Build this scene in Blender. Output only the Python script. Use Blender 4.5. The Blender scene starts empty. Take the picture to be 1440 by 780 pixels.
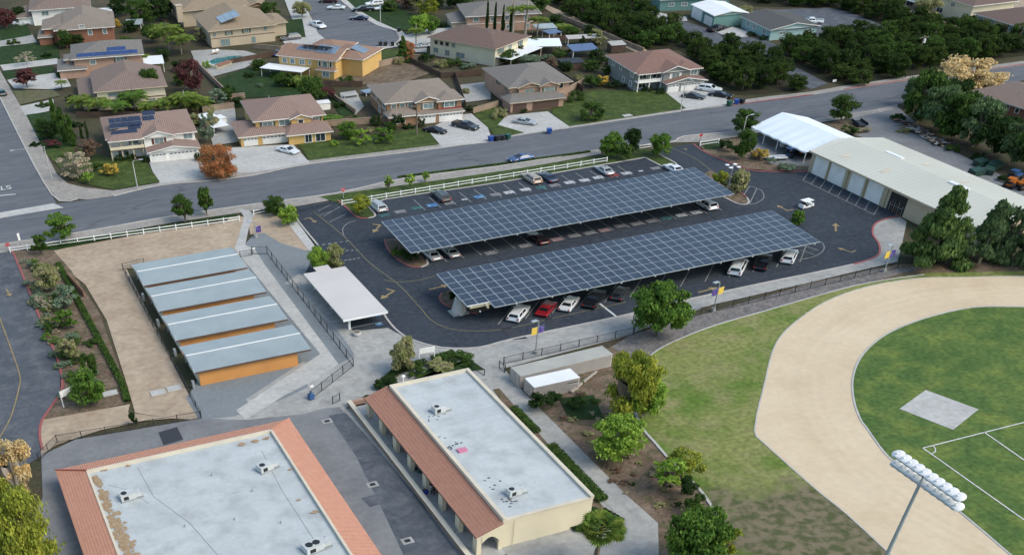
import bpy, math, random
from mathutils import Vector, Matrix
R_ = math.radians
random.seed(7)
sc = bpy.context.scene
C = sc.collection
# ---------------------------------------------------------------- camera
F_PX = 1329.72; PITCH = .87515806; ROLL = -.02694716; YAW = .36678816
PPX = 544.915; PPY = 1123.023; HC = 56.0
ZS = 0.57                                  # vertical scale of the place as measured
_f = Vector((math.sin(YAW)*math.cos(PITCH), math.cos(YAW)*math.cos(PITCH), -math.sin(PITCH)))
_r = Vector((math.cos(YAW), -math.sin(YAW), 0)); _u = _r.cross(_f)
RR = _r*math.cos(ROLL) + _u*math.sin(ROLL); UU = _u*math.cos(ROLL) - _r*math.sin(ROLL)
cam = bpy.data.cameras.new('camera'); camo = bpy.data.objects.new('camera', cam); C.objects.link(camo)
m = Matrix((RR, UU, -_f)).transposed().to_4x4(); m.translation = (0, 0, HC); camo.matrix_world = m
cam.sensor_width = 36; cam.lens = F_PX/1440*36
cam.shift_x = (720-PPX)/1440; cam.shift_y = (PPY-390)/1440
cam.clip_start = 1; cam.clip_end = 4000
sc.camera = camo
# ---------------------------------------------------------------- light
SUN_AZ = R_(138); SUN_EL = R_(44)           # azimuth from +y towards +x
w = bpy.data.worlds.new('World'); sc.world = w; w.use_nodes = True
nt = w.node_tree; sky = nt.nodes.new('ShaderNodeTexSky'); sky.sky_type = 'NISHITA'; sky.sun_disc = False
sky.sun_elevation = SUN_EL; sky.sun_rotation = SUN_AZ; sky.dust_density = 2.0; sky.air_density = 1.0; sky.ozone_density = 0.6
nt.nodes['Background'].inputs[1].default_value = 0.15
_h = nt.nodes.new('ShaderNodeMix'); _h.data_type = 'RGBA'; _h.blend_type = 'MULTIPLY'; _h.inputs[0].default_value = 1; _h.inputs[7].default_value = (.97, 1.0, .93, 1)
nt.links.new(sky.outputs[0], _h.inputs[6]); nt.links.new(_h.outputs[2], nt.nodes['Background'].inputs[0])
sun = bpy.data.lights.new('sun', 'SUN'); sun.energy = 1.0; sun.angle = R_(28); sun.color = (1.0, .92, .82)
suno = bpy.data.objects.new('sun', sun); C.objects.link(suno)
sd = Vector((math.sin(SUN_AZ)*math.cos(SUN_EL), math.cos(SUN_AZ)*math.cos(SUN_EL), math.sin(SUN_EL)))
suno.rotation_euler = sd.to_track_quat('Z', 'Y').to_euler()
sc.view_settings.view_transform = 'Standard'; sc.view_settings.look = 'None'
sc.view_settings.exposure = 0.86; sc.view_settings.gamma = 1.0
sc.render.engine = 'CYCLES'
sc.cycles.max_bounces = 5; sc.cycles.diffuse_bounces = 3; sc.cycles.transparent_max_bounces = 6

# ---------------------------------------------------------------- survey: photo point -> ground point
def G(x, y, z=0.0):
    d = _f + RR*((x-PPX)/F_PX) - UU*((y-PPY)/F_PX)
    t = (HC-z)/-d.z
    return Vector((d.x*t, d.y*t, z))
def Pj(p):
    v = Vector(p)-Vector((0, 0, HC)); k = v.dot(_f)
    return PPX+F_PX*v.dot(RR)/k, PPY-F_PX*v.dot(UU)/k
def hgt(bx, by, ty):
    """true height of something standing at ground point (bx,by) whose top is seen at row ty"""
    b = G(bx, by); lo, hi = 0, 40
    for _ in range(30):
        mid = (lo+hi)/2
        if Pj((b.x, b.y, mid))[1] > ty: lo = mid
        else: hi = mid
    return lo/ZS
def ppm(x, y):
    a = G(x, y); b = a+RR; return Pj(b)[0]-Pj(a)[0]

# ---------------------------------------------------------------- materials
MATS = {}
def srgb(h):
    h = h.lstrip('#'); v = [int(h[i:i+2], 16)/255 for i in (0, 2, 4)]
    return tuple(c/12.92 if c <= .04045 else ((c+.055)/1.055)**2.4 for c in v)
def mat(name, c1, c2=None, scale=.3, rough=.85, metal=0, bump=0, bscale=8, detail=5, c3=None, s3=3.0, amt3=.5, coord='world', thr=None, isl=0, spec=None, stretch=None, fine=0, fs=2.5, crack=0, seam=None, radial=None):
    m = bpy.data.materials.new(name); m.use_nodes = True; n = m.node_tree.nodes; l = m.node_tree.links
    b = n['Principled BSDF']; b.inputs['Roughness'].default_value = rough; b.inputs['Metallic'].default_value = metal
    if spec is not None: b.inputs['Specular IOR Level'].default_value = spec
    if c2 is None: c2 = tuple(v*.86 for v in c1); 
    if coord == 'world': co = n.new('ShaderNodeNewGeometry').outputs['Position']
    elif coord == 'obj': co = n.new('ShaderNodeTexCoord').outputs['Object']
    else: co = n.new('ShaderNodeUVMap').outputs[0]
    if stretch:
        mp = n.new('ShaderNodeMapping'); mp.inputs['Scale'].default_value = stretch; l.new(co, mp.inputs[0]); co = mp.outputs[0]
    def noise(s, d=detail):
        t = n.new('ShaderNodeTexNoise'); t.inputs['Scale'].default_value = s; t.inputs['Detail'].default_value = d; l.new(co, t.inputs['Vector']); return t.outputs['Fac']
    def mix(fac, a, bb):
        x = n.new('ShaderNodeMix'); x.data_type = 'RGBA'
        if isinstance(fac, float): x.inputs[0].default_value = fac
        else: l.new(fac, x.inputs[0])
        for v, i in ((a, 6), (bb, 7)):
            if isinstance(v, tuple): x.inputs[i].default_value = (*v, 1)
            else: l.new(v, x.inputs[i])
        return x.outputs[2]
    def ramp(v, a, bb):
        r = n.new('ShaderNodeMapRange'); r.inputs[1].default_value = a; r.inputs[2].default_value = bb; l.new(v, r.inputs[0]); return r.outputs[0]
    t = thr or (.35, .65)
    col = mix(ramp(noise(scale), *t), c1, c2)
    if c3:
        f = ramp(noise(s3), .45, .7)
        k = n.new('ShaderNodeMath'); k.operation = 'MULTIPLY'; k.inputs[1].default_value = amt3; l.new(f, k.inputs[0])
        col = mix(k.outputs[0], col, c3)
    def modulate(col, fac, lo, hi):
        mr = n.new('ShaderNodeMapRange'); mr.inputs[1].default_value = .3; mr.inputs[2].default_value = .7; mr.inputs[3].default_value = lo; mr.inputs[4].default_value = hi; l.new(fac, mr.inputs[0])
        hs = n.new('ShaderNodeHueSaturation'); l.new(mr.outputs[0], hs.inputs['Value']); l.new(col, hs.inputs['Color']); return hs.outputs[0]
    if fine: col = modulate(col, noise(fs, 8), 1-fine, 1+fine)
    if crack:
        wv = n.new('ShaderNodeTexNoise'); wv.inputs['Scale'].default_value = .5; wv.inputs['Detail'].default_value = 6; l.new(co, wv.inputs['Vector'])
        ad = n.new('ShaderNodeVectorMath'); ad.operation = 'MULTIPLY_ADD'; l.new(wv.outputs['Color'], ad.inputs[0]); ad.inputs[1].default_value = (2.5,2.5,0); l.new(co, ad.inputs[2])
        vo = n.new('ShaderNodeTexVoronoi'); vo.feature = 'DISTANCE_TO_EDGE'; vo.inputs['Scale'].default_value = crack; l.new(ad.outputs[0], vo.inputs['Vector'])
        mr = n.new('ShaderNodeMapRange'); mr.inputs[1].default_value = 0; mr.inputs[2].default_value = .012; mr.inputs[3].default_value = .72; mr.inputs[4].default_value = 1; l.new(vo.outputs['Distance'], mr.inputs[0])
        hs = n.new('ShaderNodeHueSaturation'); l.new(mr.outputs[0], hs.inputs['Value']); l.new(col, hs.inputs['Color']); col = hs.outputs[0]
    if seam:
        br = n.new('ShaderNodeTexBrick'); l.new(co, br.inputs['Vector']); br.inputs['Scale'].default_value = 1; br.inputs['Brick Width'].default_value = seam[0]; br.inputs['Row Height'].default_value = seam[1]; br.inputs['Mortar Size'].default_value = seam[2]
        br.inputs['Color1'].default_value = (1,1,1,1); br.inputs['Color2'].default_value = (.94,.94,.94,1); br.inputs['Mortar'].default_value = (seam[3],)*3+(1,)
        x = n.new('ShaderNodeMix'); x.data_type = 'RGBA'; x.blend_type = 'MULTIPLY'; x.inputs[0].default_value = 1; l.new(col, x.inputs[6]); l.new(br.outputs['Color'], x.inputs[7]); col = x.outputs[2]
    if radial:
        sb = n.new('ShaderNodeVectorMath'); sb.operation = 'DISTANCE'; l.new(co, sb.inputs[0]); sb.inputs[1].default_value = radial
        cb = n.new('ShaderNodeCombineXYZ'); l.new(sb.outputs['Value'], cb.inputs[0]); tt = n.new('ShaderNodeTexNoise'); tt.inputs['Scale'].default_value = .8; tt.inputs['Detail'].default_value = 6; l.new(cb.outputs[0], tt.inputs['Vector'])
        col = modulate(col, tt.outputs['Fac'], .95, 1.03)
    if isl:
        g = n.new('ShaderNodeNewGeometry'); mr = n.new('ShaderNodeMapRange'); mr.inputs[3].default_value = 1-isl; mr.inputs[4].default_value = 1+isl
        l.new(g.outputs['Random Per Island'], mr.inputs[0])
        hs = n.new('ShaderNodeHueSaturation'); l.new(mr.outputs[0], hs.inputs['Value']); l.new(col, hs.inputs['Color']); col = hs.outputs[0]
    l.new(col, b.inputs['Base Color'])
    if bump:
        bp = n.new('ShaderNodeBump'); bp.inputs['Strength'].default_value = bump; bp.inputs['Distance'].default_value = .05
        l.new(noise(bscale, 3), bp.inputs['Height']); l.new(bp.outputs[0], b.inputs['Normal'])
    MATS[name] = m; return m
def tile(name, c1, c2, rib=.3, course=.4, depth=.35):
    """clay or concrete roof tile: ribs run down the slope (u), courses across it (v)"""
    m = bpy.data.materials.new(name); m.use_nodes = True; n = m.node_tree.nodes; l = m.node_tree.links
    b = n['Principled BSDF']; b.inputs['Roughness'].default_value = .85; b.inputs['Specular IOR Level'].default_value = .2
    uv = n.new('ShaderNodeUVMap').outputs[0]
    sp = n.new('ShaderNodeSeparateXYZ'); l.new(uv, sp.inputs[0])
    def wave(v, per):
        a = n.new('ShaderNodeMath'); a.operation = 'MULTIPLY'; a.inputs[1].default_value = 6.2832/per; l.new(v, a.inputs[0])
        s = n.new('ShaderNodeMath'); s.operation = 'SINE'; l.new(a.outputs[0], s.inputs[0]); return s.outputs[0]
    a = wave(sp.outputs[0], rib); c = wave(sp.outputs[1], course)
    ad = n.new('ShaderNodeMath'); ad.operation = 'MULTIPLY_ADD'; l.new(c, ad.inputs[0]); ad.inputs[1].default_value = .3; l.new(a, ad.inputs[2])
    mr = n.new('ShaderNodeMapRange'); mr.inputs[1].default_value = -2; mr.inputs[2].default_value = 2; mr.inputs[3].default_value = 1-depth; mr.inputs[4].default_value = 1+depth*.5
    l.new(ad.outputs[0], mr.inputs[0])
    t = n.new('ShaderNodeTexNoise'); t.inputs['Scale'].default_value = 1.2; t.inputs['Detail'].default_value = 8; t.inputs['Roughness'].default_value = .75; l.new(uv, t.inputs['Vector'])
    r2 = n.new('ShaderNodeMapRange'); r2.inputs[1].default_value = .35; r2.inputs[2].default_value = .65; l.new(t.outputs['Fac'], r2.inputs[0])
    x = n.new('ShaderNodeMix'); x.data_type = 'RGBA'; x.inputs[6].default_value = (*c1, 1); x.inputs[7].default_value = (*c2, 1); l.new(r2.outputs[0], x.inputs[0])
    hs = n.new('ShaderNodeHueSaturation'); l.new(mr.outputs[0], hs.inputs['Value']); l.new(x.outputs[2], hs.inputs['Color'])
    l.new(hs.outputs[0], b.inputs['Base Color'])
    bp = n.new('ShaderNodeBump'); bp.inputs['Strength'].default_value = .5; bp.inputs['Distance'].default_value = .06
    l.new(ad.outputs[0], bp.inputs['Height']); l.new(bp.outputs[0], b.inputs['Normal'])
    MATS[name] = m; return m
S = srgb
mat('ground', (.085,.065,.042), (.045,.045,.025), .12, c3=(.05,.07,.03), s3=.5, bump=.4, fine=.3, fs=2.5, spec=.12)
mat('asphalt_lot', (.032,.04,.053), (.04,.049,.063), .08, c3=(.055,.063,.076), s3=.9, amt3=.6, bump=.2, fine=.14, fs=1.8, crack=0.09, spec=.12)
mat('asphalt_road', (.12,.13,.147), (.1,.11,.127), .06, c3=(.155,.16,.17), s3=.35, amt3=.6, rough=.9, stretch=(.25,1.6,1), fine=.14, fs=1.8, crack=0.07, spec=.12)
mat('asphalt_campus', (.09,.1,.118), (.07,.08,.095), .1, c3=(.13,.14,.152), s3=.5, amt3=.8, fine=.14, fs=1.8, crack=0.12, spec=.12)
mat('asphalt_patch', (.03,.033,.042), None, .3)
mat('asphalt_worn', (.2,.205,.21), (.155,.16,.17), .25, fine=.1, fs=1.5, spec=.12)
mat('concrete', (.36,.36,.34), (.29,.29,.28), .15, c3=(.24,.235,.225), s3=.8, amt3=.7, fine=.1, fs=1.5, spec=.12)
mat('concrete_pale', (.46,.46,.44), (.39,.39,.38), .2, c3=(.33,.33,.31), s3=1.1, amt3=.5, fine=.1, fs=1.5, seam=(3.2,3.2,.03,.85), spec=.12)
mat('sidewalk', (.33,.31,.28), (.27,.255,.235), .3, c3=(.2,.19,.18), s3=1.2, amt3=.5, fine=.1, fs=1.5, seam=(3,3,.03,.8), spec=.12)
mat('gravel', (.19,.215,.23), (.165,.185,.2), .15, bump=.05, c3=(.225,.245,.255), s3=1.5, amt3=.4, fine=.07, fs=2, spec=.12)
mat('gravel_grey', (.13,.125,.125), (.2,.185,.175), .8, bump=.4, c3=(.09,.085,.08), s3=3, fine=.3, fs=2.5, spec=.12)
mat('dirt_yard', (.4,.325,.24), (.34,.27,.2), .12, c3=(.28,.21,.15), s3=.3, amt3=.6, bump=.1, bscale=3, fine=.16, fs=1.1, spec=.12)
mat('mulch', (.13,.09,.065), (.19,.14,.105), .35, c3=(.06,.07,.03), s3=.9, amt3=.8, bump=.5, fine=.3, fs=2.5, spec=.12)
mat('track', (.56,.455,.32), (.5,.4,.275), .1, c3=(.43,.33,.215), s3=.25, amt3=.6, bump=.2, bscale=4, fine=.1, fs=1.2, spec=.12)
mat('field_grass', (.078,.128,.034), (.058,.108,.028), .13, c3=(.15,.19,.045), s3=.28, amt3=.85, thr=(.42,.58), bump=.3, detail=8, fine=.3, fs=1.6, spec=.12)
mat('dry_grass', (.18,.2,.065), (.09,.15,.026), .09, c3=(.23,.215,.1), s3=.28, amt3=.8, thr=(.42,.6), bump=.3, detail=8, fine=.3, fs=1.6, spec=.12)
mat('brown_grass', (.115,.1,.065), (.07,.1,.035), .12, c3=(.16,.13,.09), s3=.6, amt3=.8, bump=.3, detail=8, fine=.3, fs=2.5, spec=.12)
mat('lawn', (.048,.074,.019), (.036,.058,.014), .25, c3=(.1,.13,.035), s3=.6, amt3=.6, bump=.2, fine=.3, fs=2.2, spec=.12)
mat('lawn_dark', (.02,.045,.011), (.014,.032,.009), .3, c3=(.05,.075,.022), s3=.9, amt3=.5, fine=.3, fs=2.5, spec=.12)
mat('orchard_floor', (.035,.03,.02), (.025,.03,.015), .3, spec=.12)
mat('white_paint', (.62,.62,.6), (.45,.45,.44), 2)
mat('faded_paint', (.26,.27,.27), (.17,.18,.18), 3)
mat('yellow_paint', (.3,.22,.1), (.2,.155,.085), 1.5)
mat('yellow_line', (.2,.18,.08), (.12,.115,.07), 2)
mat('white_wall', (.78,.77,.72), (.7,.69,.65), .5)
mat('cream_wall', (.66,.585,.43), (.6,.53,.39), .4)
mat('cream_pale', (.6,.56,.42), (.55,.51,.38), .4)
mat('tan_wall', (.46,.38,.27), (.41,.34,.25), .4)
mat('yellow_wall', (.56,.36,.13), (.5,.32,.11), .4)
mat('beige_wall', (.5,.37,.2), (.44,.33,.185), .4)
mat('brown_wall', (.3,.17,.095), (.26,.15,.085), .6)
mat('pink_wall', (.4,.255,.185), (.34,.215,.16), .6)
mat('rust_wall', (.27,.115,.07), (.22,.1,.06), .6)
mat('grey_wall', (.2,.215,.2), (.18,.195,.185), .5)
mat('teal_wall', (.12,.24,.22), (.12,.24,.23), .4)
mat('teal_pale', (.3,.44,.44), (.27,.41,.41), .4)
mat('orange_wall', (.52,.24,.07), (.46,.21,.065), .5)
mat('block_wall', (.3,.225,.16), (.22,.16,.115), .5)
mat('wood_fence', (.085,.05,.032), (.05,.033,.024), .8)
mat('flat_roof', (.47,.505,.51), (.42,.455,.465), .12, c3=(.34,.36,.365), s3=.45, amt3=.85, rough=.7, fine=.05, fs=2, seam=(12,1.9,.012,.86))
mat('roof_stain', (.3,.2,.11), (.36,.27,.17), 2, c3=(.2,.14,.09), s3=5)
mat('parapet', (.6,.54,.43), (.52,.47,.38), .6)
mat('metal_roof', (.36,.41,.415), (.32,.37,.38), .4, rough=.45, metal=.15)
mat('warehouse_roof', (.55,.55,.475), (.51,.51,.44), .1, rough=.55)
mat('unit_grey', (.5,.52,.52), (.42,.44,.44), 1.5, rough=.5)
mat('white_metal', (.75,.76,.76), (.7,.71,.72), .5, rough=.45)
mat('carport_roof', (.54,.51,.49), (.5,.475,.46), .2, rough=.6)
mat('tent_fabric', (.74,.8,.84), (.68,.75,.8), .2, rough=.6)
mat('steel_tan', (.42,.38,.24), None, 1, rough=.5)
mat('steel_grey', (.34,.36,.37), (.28,.3,.31), 1, rough=.45, metal=.3)
mat('galvanised', (.42,.47,.5), (.36,.41,.44), 1, rough=.4, metal=.3)
mat('black_iron', (.012,.013,.015), None, 1, rough=.5)
mat('dark_glass', (.02,.028,.035), (.035,.045,.055), .5, rough=.12, coord='obj')
mat('pale_glass', (.13,.19,.2), (.2,.26,.26), .8, rough=.15, coord='obj')
mat('car_glass', (.01,.012,.016), None, 1, rough=.08)
mat('tyre', (.012,.012,.013), None, 1, rough=.8)
mat('rim', (.4,.41,.42), None, 1, rough=.3, metal=.7)
mat('lamp_clear', (.75,.77,.78), None, 1, rough=.15)
mat('lamp_red', (.4,.02,.015), None, 1, rough=.2)
mat('trim_white', (.74,.73,.7), None, .6)
mat('trim_brown', (.1,.06,.045), None, .6)
mat('trim_tan', (.5,.42,.32), None, .6)
mat('shutter_green', (.07,.1,.08), None, .6); mat('shutter_red', (.12,.035,.03), None, .6)
mat('red_band', (.26,.05,.04), None, .6)
mat('panel_blue', (.018,.026,.045), (.023,.032,.054), 1.2, rough=.28, spec=.4, isl=.18)
mat('panel_frame', (.46,.5,.53), None, 1, rough=.4, metal=.3)
mat('panel_dark', (.014,.018,.04), (.02,.026,.055), 1.2, rough=.2, isl=.15)
mat('panel_vivid', (.015,.035,.13), (.02,.05,.16), 1.2, rough=.25, isl=.1)
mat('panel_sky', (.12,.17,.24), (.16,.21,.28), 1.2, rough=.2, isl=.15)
mat('pool_water', (.01,.14,.16), (.015,.18,.2), .5, rough=.08)
mat('kerb_red', (.3,.075,.075), (.24,.09,.085), 1)
mat('kerb_grey', (.4,.385,.36), None, 1)
mat('sign_red', (.4,.02,.025), None, 1, rough=.4); mat('sign_blue', (.02,.06,.3), None, 1, rough=.4); mat('sign_white', (.8,.8,.79), None, 1, rough=.5)
mat('banner_gold', (.65,.42,.04), (.6,.45,.1), 4); mat('banner_purple', (.055,.03,.2), (.2,.19,.35), 5, thr=(.55,.6))
mat('bin_blue', (.01,.06,.3), None, 1, rough=.5); mat('bin_green', (.015,.08,.06), None, 1, rough=.5); mat('bin_black', (.015,.015,.017), None, 1, rough=.5)
mat('dumpster_green', (.008,.05,.035), (.015,.04,.03), 2, rough=.5)
mat('container_tan', (.44,.41,.385), (.38,.355,.335), .8, rough=.6); mat('container_roof', (.38,.375,.34), (.31,.31,.285), .5, rough=.7)
mat('bark', (.12,.09,.065), (.17,.14,.11), 3, coord='obj'); mat('bark_pale', (.33,.29,.25), (.24,.21,.18), 3, coord='obj')
mat('machine_orange', (.45,.13,.015), None, 1, rough=.4); mat('machine_blue', (.03,.09,.22), None, 1, rough=.4)
mat('cloth_blue', (.02,.04,.35), None, 1); mat('cloth_black', (.015,.015,.02), None, 1); mat('skin', (.4,.23,.15), None, 1)
mat('pink_tarp', (.55,.2,.3), None, 3); mat('timber', (.45,.36,.26), (.3,.24,.17), 1.5)
tile('tile_terracotta', (.5,.24,.16), (.56,.29,.205), .24, .33, .14)
tile('tile_red_shaded', (.33,.105,.075), (.38,.14,.10), .34, .4, .3)  # terracotta of the left side, its shade painted in as dark red
tile('tile_orange_shaded', (.36,.17,.12), (.42,.22,.155), .26, .42, .28)  # darker terracotta for the left-facing arcade slope, shade put into the colour
tile('tile_salmon', (.265,.185,.155), (.23,.16,.135), .35, .4, .05)
tile('tile_rose', (.215,.16,.135), (.185,.14,.12), .35, .4, .05)
tile('tile_brown', (.16,.11,.092), (.14,.097,.083), .35, .4, .05)
tile('tile_tan', (.24,.2,.165), (.21,.175,.15), .35, .4, .05)
tile('tile_grey', (.19,.175,.16), (.165,.155,.145), .35, .4, .05)
tile('tile_apricot', (.285,.185,.135), (.25,.16,.12), .35, .4, .05)
tile('tile_slate', (.09,.092,.09), (.08,.082,.082), .35, .4, .05)
tile('tile_buff', (.29,.225,.155), (.25,.195,.14), .35, .4, .05)
tile('tile_redbrown', (.225,.135,.108), (.195,.118,.096), .35, .4, .05)
PAINT = {}
def paint(name, c, metal=.2):
    PAINT[name] = mat('paint_'+name, c, tuple(v*.93 for v in c), 1, rough=.28, metal=metal, coord='obj'); return PAINT[name]
for k, v in dict(white=(.72,.74,.74), silver=(.38,.4,.41), champagne=(.36,.3,.24), black=(.012,.013,.016), navy=(.015,.025,.06), red=(.28,.012,.02), grey=(.1,.11,.12), blue=(.02,.06,.17), maroon=(.03,.012,.016), charcoal=(.035,.04,.045), darkteal=(.015,.06,.06)).items(): paint(k, v)
# foliage
def leafmat(name, a, b_):
    g_ = 1.8 if ('orchard' in name or name == 'yellow') else 2.2 if name in ('green','lime','yellow','olive','pine','pine_warm','sage','tan') else 1.8; m = mat('leaf_'+name, tuple(v*g_ for v in a), tuple(v*g_ for v in b_), .9, rough=.8, isl=.35, coord='world', thr=(.4,.6), spec=.1)
    n = m.node_tree.nodes; l = m.node_tree.links; bs = n['Principled BSDF']; tr = n.new('ShaderNodeBsdfTranslucent'); mx = n.new('ShaderNodeMixShader'); mx.inputs[0].default_value = .4
    l.new(bs.inputs['Base Color'].links[0].from_socket, tr.inputs['Color']); l.new(bs.outputs[0], mx.inputs[1]); l.new(tr.outputs[0], mx.inputs[2]); l.new(mx.outputs[0], n['Material Output'].inputs['Surface'])
leafmat('green', (.06,.105,.018), (.038,.075,.014)); leafmat('dark', (.022,.042,.012), (.014,.03,.009)); leafmat('mid', (.042,.075,.016), (.026,.052,.012))
leafmat('lime', (.13,.19,.03), (.08,.135,.022)); leafmat('yellow', (.19,.2,.03), (.11,.14,.022)); leafmat('gold', (.34,.23,.04), (.25,.2,.05))
leafmat('orange', (.26,.1,.04), (.2,.11,.05)); leafmat('tan', (.27,.22,.13), (.3,.22,.1)); leafmat('brown', (.13,.08,.05), (.09,.065,.05))
leafmat('olive', (.12,.13,.05), (.16,.15,.08)); leafmat('pale', (.2,.19,.13), (.26,.22,.16)); leafmat('wine', (.085,.03,.03), (.06,.03,.03))
leafmat('pine', (.042,.07,.03), (.055,.082,.036)); leafmat('pine_warm', (.055,.085,.024), (.037,.065,.022)); leafmat('palm', (.06,.105,.02), (.11,.14,.028)); leafmat('sage', (.1,.13,.09), (.07,.1,.06)); leafmat('orchard', (.024,.042,.01), (.016,.03,.008)); leafmat('orchard_light', (.036,.056,.012), (.024,.04,.01))

# ---------------------------------------------------------------- mesh builder
class MB:
    def __init__(s): s.v = []; s.f = []; s.m = []; s.mats = []; s.uv = []
    def mi(s, m):
        if m not in s.mats: s.mats.append(m)
        return s.mats.index(m)
    def face(s, pts, m, uv=None):
        k = len(s.v); s.v += [tuple(p) for p in pts]; s.f.append(list(range(k, k+len(pts)))); s.m.append(s.mi(m)); s.uv.append(uv)
    def box(s, x0, y0, z0, x1, y1, z1, m, mtop=None):
        P = [(x0,y0,z0),(x1,y0,z0),(x1,y1,z0),(x0,y1,z0),(x0,y0,z1),(x1,y0,z1),(x1,y1,z1),(x0,y1,z1)]
        k = len(s.v); s.v += P
        for q, mm in (((0,3,2,1), m), ((4,5,6,7), mtop or m), ((0,1,5,4), m), ((1,2,6,5), m), ((2,3,7,6), m), ((3,0,4,7), m)):
            s.f.append([k+i for i in q]); s.m.append(s.mi(mm)); s.uv.append(None)
        return s
    def bar(s, a, b, wd, ht, m):
        """box bar between two points, width wd across, height ht vertical-ish"""
        a = Vector(a); b = Vector(b); d = (b-a).normalized(); up = Vector((0,0,1))
        if abs(d.z) > .95: up = Vector((1,0,0))
        sd_ = d.cross(up).normalized()*wd/2; uu = sd_.cross(d).normalized()*ht/2
        P = [a-sd_-uu, a+sd_-uu, a+sd_+uu, a-sd_+uu, b-sd_-uu, b+sd_-uu, b+sd_+uu, b-sd_+uu]
        k = len(s.v); s.v += [tuple(p) for p in P]
        for q in ((0,1,2,3),(7,6,5,4),(0,4,5,1),(1,5,6,2),(2,6,7,3),(3,7,4,0)):
            s.f.append([k+i for i in q]); s.m.append(s.mi(m)); s.uv.append(None)
        return s
    def tube(s, pts, rads, m, n=8, cap=True):
        rings = []
        for i, p in enumerate(pts):
            p = Vector(p); a = Vector(pts[max(i-1,0)]); b = Vector(pts[min(i+1,len(pts)-1)]); d = (b-a).normalized()
            ref = Vector((1,0,0)) if abs(d.z) > .8 else Vector((0,0,1))
            e = d.cross(ref).normalized(); g = d.cross(e)
            r = rads[i] if isinstance(rads, (list, tuple)) else rads
            k = len(s.v); s.v += [tuple(p+e*r*math.cos(2*math.pi*j/n)+g*r*math.sin(2*math.pi*j/n)) for j in range(n)]; rings.append(k)
        for i in range(len(rings)-1):
            for j in range(n):
                a = rings[i]; b = rings[i+1]; s.f.append([a+j, a+(j+1)%n, b+(j+1)%n, b+j]); s.m.append(s.mi(m)); s.uv.append(None)
        if cap:
            for k in (rings[0], rings[-1]): s.f.append([k+j for j in range(n)]); s.m.append(s.mi(m)); s.uv.append(None)
        return s
    def dome(s, c, r, m, n=10, k_=4, sq=1.0, lo=0.0, axis=None):
        c = Vector(c); q = (axis.to_track_quat('Z','Y') if axis else None); rows = []
        for i in range(k_+1):
            a = lo+(math.pi/2-lo)*i/k_; rr = r*math.cos(a); z = r*math.sin(a)*sq
            k = len(s.v)
            for j in range(n):
                p = Vector((rr*math.cos(2*math.pi*j/n), rr*math.sin(2*math.pi*j/n), z))
                if q: p = q @ p
                s.v.append(tuple(c+p))
            rows.append(k)
        for i in range(k_):
            for j in range(n):
                a, b = rows[i], rows[i+1]; s.f.append([a+j, a+(j+1)%n, b+(j+1)%n, b+j]); s.m.append(s.mi(m)); s.uv.append(None)
        s.f.append([rows[0]+j for j in range(n)][::-1]); s.m.append(s.mi(m)); s.uv.append(None)
        return s
    def mesh(s, name, smooth=False):
        me = bpy.data.meshes.new(name); me.from_pydata(s.v, [], s.f)
        for mm in s.mats: me.materials.append(MATS[mm] if isinstance(mm, str) else mm)
        me.polygons.foreach_set('material_index', s.m)
        if smooth: me.polygons.foreach_set('use_smooth', [True]*len(s.f))
        if any(u is not None for u in s.uv):
            L = me.uv_layers.new(name='UVMap'); k = 0; fl = []
            for f, u in zip(s.f, s.uv):
                for i in range(len(f)): fl += (u[i] if u else (0, 0))
            L.data.foreach_set('uv', fl)
        me.validate(); return me
    def build(s, name, parent=None, smooth=False):
        o = bpy.data.objects.new(name, s.mesh(name, smooth)); C.objects.link(o)
        if parent: o.parent = parent
        return o
def tag(o, label=None, cat=None, group=None, kind=None):
    if label: o['label'] = label
    if cat: o['category'] = cat
    if group: o['group'] = group
    if kind: o['kind'] = kind
    return o
def thing(name, loc, rz, label, cat, group=None, scale=(1,1,ZS)):
    o = bpy.data.objects.new(name, None); C.objects.link(o); o.empty_display_size = .5
    o.location = loc; o.rotation_euler = (0,0,rz); o.scale = scale
    return tag(o, label, cat, group)
KIDS = {}
def kids(o): return [c for c in bpy.data.objects if c.parent == o]
def copy_tree(o, parent=None, cache=None):
    c = o.copy(); C.objects.link(c)
    if parent: c.parent = parent
    for ch in cache[o.name]: copy_tree(ch, c, cache)
    return c
def build_cache(o, cache=None):
    cache = {} if cache is None else cache
    cache[o.name] = kids(o)
    for ch in cache[o.name]: build_cache(ch, cache)
    return cache
def W(pts, z=0): return [G(*p) if len(p) == 2 else Vector(p) for p in pts]
def spline(P, n=6, closed=False):
    out = []; N = len(P)
    rng = range(N) if closed else range(N-1)
    for i in rng:
        p0 = P[(i-1)%N] if closed or i > 0 else P[i]; p1 = P[i]; p2 = P[(i+1)%N]; p3 = P[(i+2)%N] if closed or i+2 < N else p2
        for k in range(n):
            t = k/n
            out.append(.5*((2*p1)+(p2-p0)*t+(2*p0-5*p1+4*p2-p3)*t*t+(3*p1-p0-3*p2+p3)*t**3))
    if not closed: out.append(P[-1])
    return out
def xy(x, y): return Vector((x, y, 0))
def toW(pts): return [p.copy() if isinstance(p, Vector) else G(*p) for p in pts]
ZC = [0]
def zu(z):
    ZC[0] += 1; return z+ZC[0]*.00035
def sheet(name, pts, z, m, kind='structure'):
    z = zu(z); P = toW(pts); b = MB(); b.face([(p.x, p.y, z) for p in P], m); o = b.build(name)
    if o.data.polygons and o.data.polygons[0].normal.z < 0: o.data.flip_normals()
    o['kind'] = kind; return o
def sheets(name, polys, kind='structure'):
    b = MB()
    for pts, z, m in polys:
        z = zu(z); P = toW(pts); a = sum((P[i].x*P[(i+1)%len(P)].y-P[(i+1)%len(P)].x*P[i].y) for i in range(len(P)))
        if a < 0: P = P[::-1]
        b.face([(p.x, p.y, z) for p in P], m)
    o = b.build(name); o['kind'] = kind; return o
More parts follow.
